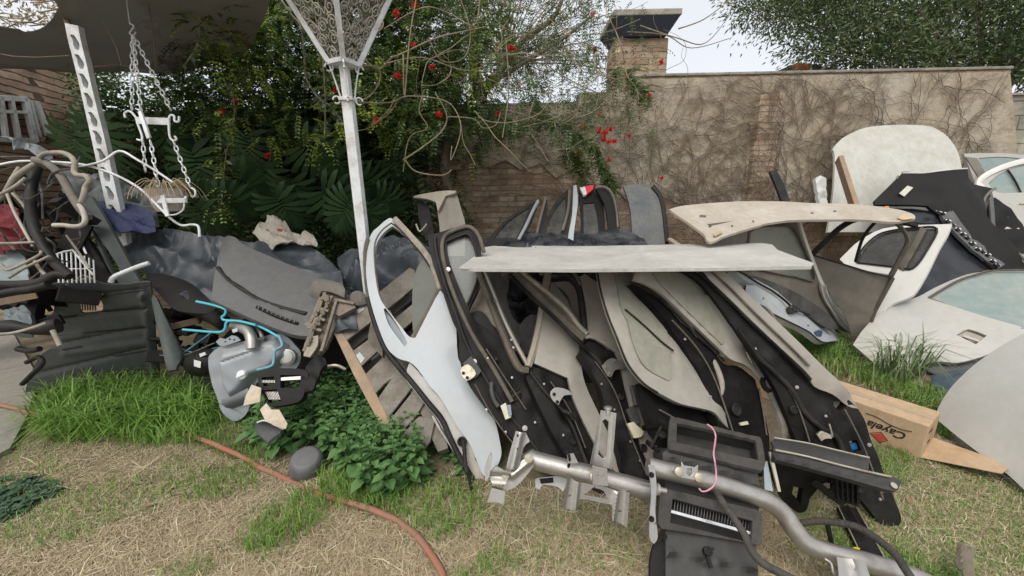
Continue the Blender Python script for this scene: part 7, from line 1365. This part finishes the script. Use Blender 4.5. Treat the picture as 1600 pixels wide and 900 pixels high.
# ---- leafy weeds
def inpoly_pts(poly, n):
    bx = [p[0] for p in poly]; by = [p[1] for p in poly]; out = []
    while len(out) < n:
        x, y = rng.uniform(min(bx), max(bx)), rng.uniform(min(by), max(by))
        if inside(x, y, poly): out.append((x, y))
    return out
def weeds(name, poly, n, hmin, hmax, ls, label, mt=lf_weed):
    m = MB()
    for x, y in inpoly_pts(poly, n):
        g = G(x, y); g.z = gz(g.x, g.y); h = rng.uniform(hmin, hmax); lean = Vector((rng.normal(0, .05), rng.normal(0, .05), 0)); a0 = rng.uniform(0, 3.14)
        top = g+Vector((0, 0, h))+lean; m.tube([g, (g+top)/2, top], .003, 4)
        for k in range(5):
            t = .35+.65*k/4; c = g+(top-g)*t; L = ls*(1.2-.75*k/4)*rng.uniform(.8, 1.15)
            for s in (0, 3.14):
                a = a0+k*1.57+s+rng.normal(0, .2); d = Vector((math.cos(a), math.sin(a), -.05+.35*(k/4))); d.normalize(); sd = d.cross(Vector((0, 0, 1))).normalized(); up = sd.cross(d); w = L*.36
                p = [c+d*L*.08, c+d*L*.33-sd*w*.85+up*w*.35, c+d*L*.62-sd*w*.85+up*w*.25-up*L*.04, c+d*L*1.0-up*L*.16, c+d*L*.62+sd*w*.85+up*w*.25-up*L*.04, c+d*L*.33+sd*w*.85+up*w*.35, c+d*L*.35, c+d*L*.65-up*L*.06]
                m.add(p, [(0, 6, 1), (1, 6, 7, 2), (2, 7, 3), (3, 7, 4), (4, 7, 6, 5), (5, 6, 0)])
    o = m.build(name, mt, None, 0); tag(o, label, 'weeds', kind='stuff'); return o
weeds('leafy_weeds', [(455, 635), (500, 612), (560, 615), (605, 645), (640, 700), (658, 745), (650, 765), (600, 770), (560, 765), (530, 722), (470, 690), (440, 712), (395, 705), (400, 680), (440, 650)], 330, .1, .3, .088, 'bushy bright green leafy weeds growing between the fuel tank and the pallet')
weeds('low_weeds', [(-20, 800), (20, 745), (60, 755), (85, 780), (60, 800), (0, 812)], 26, .01, .04, .07, 'flat dark green weeds at the lower left corner', leaf_mat('leaf_flat', (.03, .07, .04), (.07, .12, .07)))
weeds('small_weeds', [(690, 640), (730, 680), (780, 730), (700, 745), (655, 700)], 22, .03, .12, .05, 'few small leafy weeds in the shade beneath the leaning doors')
weeds('tank_weed', [(452, 585), (480, 588), (485, 600), (450, 600)], 16, .1, .2, .06, 'small leafy sprig growing over the fuel tank lid')
# ---- grass
def blades(lbl, name, areas, mats, cat='grass'):
    Vs = []; F = []; n0 = 0; Ms = []
    for poly, n, l0, l1, w0, bend, mi, flat in areas:
        xy = np.array(inpoly_pts(poly, n)); xy = xy+rng.normal(0, 1, xy.shape)*np.array([22, 9])*(rng.random((n, 1))**1.5); g = np.array([tuple(G(x, y)) for x, y in xy]); g[:, 2] = [gz(a, b)-.004 for a, b in g[:, :2]]
        a = rng.uniform(0, 6.28, n); L = rng.uniform(l0, l1, n)[:, None]; d = np.stack([np.cos(a), np.sin(a), np.zeros(n)], 1)
        s = np.stack([-np.sin(a), np.cos(a), np.zeros(n)], 1); w = w0*rng.uniform(.6, 1.3, n)[:, None]; up = np.array([0, 0, 1.]); bd_ = (bend*rng.uniform(.3, 1.5, n))[:, None]
        if flat:
            q1 = g+d*L*.5+up*rng.uniform(.002, .02, n)[:, None]+s*L*rng.normal(0, .12, n)[:, None]; q2 = g+d*L+up*rng.uniform(0, .012, n)[:, None]; b0 = g+up*.006
        else:
            q1 = g+up*L*.55+d*L*.18*bd_; q2 = g+up*L*(1-.45*np.minimum(bd_, 1.6))+d*L*.6*bd_; b0 = g
        v = np.stack([b0-s*w, b0+s*w, q1+s*w*.8, q1-s*w*.8, q2+s*w*.15, q2-s*w*.15], 1); Vs.append(v.reshape(-1, 3)); i0 = np.arange(n)*6+n0
        F.append(np.stack([i0, i0+1, i0+2, i0+3], 1)); F.append(np.stack([i0+3, i0+2, i0+4, i0+5], 1)); Ms.append(np.full(2*n, mi)); n0 += 6*n
    lb = LB(); lb.V = Vs; lb.F = F; lb.M = Ms; o = lb.build(name, mats); tag(o, lbl, cat, kind='stuff'); return o
blades('lush long green grass tussock in front of the undertray', 'long_grass', [
    ([(60, 650), (90, 628), (150, 615), (230, 608), (300, 620), (335, 650), (310, 668), (240, 680), (150, 690), (80, 690)], 3000, .14, .36, .005, 1.2, 0, False),
    ([(180, 640), (320, 640), (330, 690), (260, 700), (190, 700)], 900, .08, .2, .003, .9, 0, False)], [g_green])
blades('patchy green grass between the garden hose, weeds and door stack', 'short_grass', [
    ([(260, 770), (310, 735), (400, 722), (405, 760), (330, 785)], 600, .03, .09, .0022, .8, 0, False),
    ([(380, 860), (420, 800), (480, 765), (515, 790), (490, 830), (400, 875)], 650, .04, .13, .0022, .9, 0, False),
    ([(600, 770), (660, 745), (760, 760), (750, 830), (680, 850), (610, 810)], 900, .04, .11, .0022, .9, 0, False),
    ([(310, 640), (420, 640), (440, 720), (360, 720), (300, 690)], 1300, .03, .1, .0022, .8, 0, False),
    ([(500, 740), (620, 770), (600, 800), (500, 790)], 500, .06, .16, .0025, .9, 0, False),
    ([(0, 700), (600, 700), (800, 900), (0, 900)], 1500, .01, .035, .0016, .9, 0, False)], [g_green])
blades('green grass growing at the right between the leaning doors and the cardboard box', 'side_grass', [
    ([(1150, 470), (1200, 480), (1300, 545), (1400, 590), (1500, 640), (1480, 660), (1440, 640), (1290, 580), (1230, 540)], 3600, .05, .17, .003, .8, 0, False),
    ([(1200, 480), (1320, 530), (1340, 570), (1260, 560)], 1800, .08, .2, .003, .7, 0, False),
    ([(1400, 620), (1500, 640), (1480, 690), (1440, 650)], 900, .04, .1, .0025, .8, 0, False),
    ([(1150, 470), (1200, 480), (1300, 545), (1400, 580), (1500, 640), (1480, 660), (1440, 640), (1290, 580), (1230, 540)], 1900, .04, .13, .0026, 1., 1, False)], [g_green, g_dry])
blades('tall wispy grass tuft before the silver-grey door', 'grass_tuft', [([(1368, 582), (1400, 572), (1440, 585), (1420, 605), (1375, 600)], 150, .25, .6, .0055, 1.1, 0, False)], [leaf_mat('grass_blue', (.1, .16, .07), (.22, .28, .12))])
blades('thin short green lawn among dry straw at the lower right', 'thin_grass', [
    ([(1380, 720), (1470, 690), (1600, 770), (1700, 900), (1420, 910)], 5200, .015, .05, .0016, .9, 0, False), ([(760, 780), (1010, 780), (1010, 900), (760, 900)], 1500, .015, .05, .0016, .9, 0, False), ([(1200, 760), (1400, 800), (1420, 900), (1240, 880)], 1300, .02, .06, .0016, .9, 0, False)], [g_green])
def patchy(n, box, thr):
    out = []
    while len(out) < n:
        x, y = rng.uniform(box[0], box[2]), rng.uniform(box[1], box[3]); q = G(x, y)
        if noise.noise(Vector((q.x*1.6, q.y*1.6, 8)))+.5*noise.noise(Vector((q.x*5, q.y*5, 8))) > thr: out.append((x, y))
    return out
_ip = inpoly_pts
def inpoly_pts(poly, n): return patchy(n, poly, .12) if len(poly) == 4 and not hasattr(poly[0], '__len__') else _ip(poly, n)
blades('scattered short green blades in patches through the dry straw in the front', 'sparse_grass', [((0, 690, 1020, 960), 4500, .02, .075, .0016, .9, 0, False), ((1200, 700, 1600, 960), 5000, .02, .07, .0016, .9, 0, False)], [g_green])
blades('few long pale straw stalks lying across the cut grass', 'straw_stalks', [([(0, 700), (1040, 760), (1040, 940), (0, 940)], 700, .12, .26, .0018, .5, 0, True), ([(1200, 740), (1600, 720), (1700, 940), (1150, 940)], 500, .12, .24, .0018, .5, 0, True)], [leaf_mat('straw_pale', (.5, .43, .28), (.78, .7, .5), .8, .1)])
blades('dry straw-coloured cut grass strewn over the whole yard', 'dry_grass', [
    ([(60, 690), (300, 680), (520, 760), (800, 760), (1000, 760), (1050, 900), (1030, 960), (0, 960), (-60, 800)], 30000, .03, .11, .0013, .5, 0, True),
    ([(1180, 740), (1400, 720), (1480, 680), (1600, 760), (1760, 960), (1100, 960)], 17000, .03, .11, .0013, .5, 0, True),
    ([(1180, 480), (1500, 600), (1480, 680), (1200, 560)], 3000, .03, .09, .0018, .5, 0, True),
    ([(60, 690), (760, 740), (1000, 960), (0, 960)], 5000, .02, .06, .0014, .9, 1, False), ([(1380, 720), (1600, 760), (1700, 960), (1200, 960)], 3500, .02, .06, .0014, .9, 1, False)], [g_dry, g_dry])
random.seed(40); 
for i, (x, y) in enumerate(((800, 860), (690, 795), (230, 790), (1420, 780), (1110, 860))):
    c = G(x, y, .012); a = random.uniform(0, 3); m = MB(); dx = Vector((math.cos(a), math.sin(a), .1)); dy = Vector((-math.sin(a), math.cos(a), 0)); L = .025
    m.add([c-dx*L*1.5, c-dy*L*.6+Vector((0, 0, .006)), c+dx*L*1.6, c+dy*L*.6+Vector((0, 0, .006))], [(0, 1, 2, 3)]); o = m.build('fallen_leaf', mat('dead_leaf', (.25, .17, .1), .9), None, 0); tag(o, ['curled brown leaf near the bottom centre on dry grass', 'small brown leaf below the pallet on grass', 'small brown leaf on dry grass near the hose at left', 'small brown leaf right of the arching black cable', 'small brown leaf hidden beside the heater box'][i], 'leaf', 'fallen leaves')
for o in COL.objects:
    if o.get('label') and len(o['label'].split()) > 16: print('LONG', o['label'])
finalize()
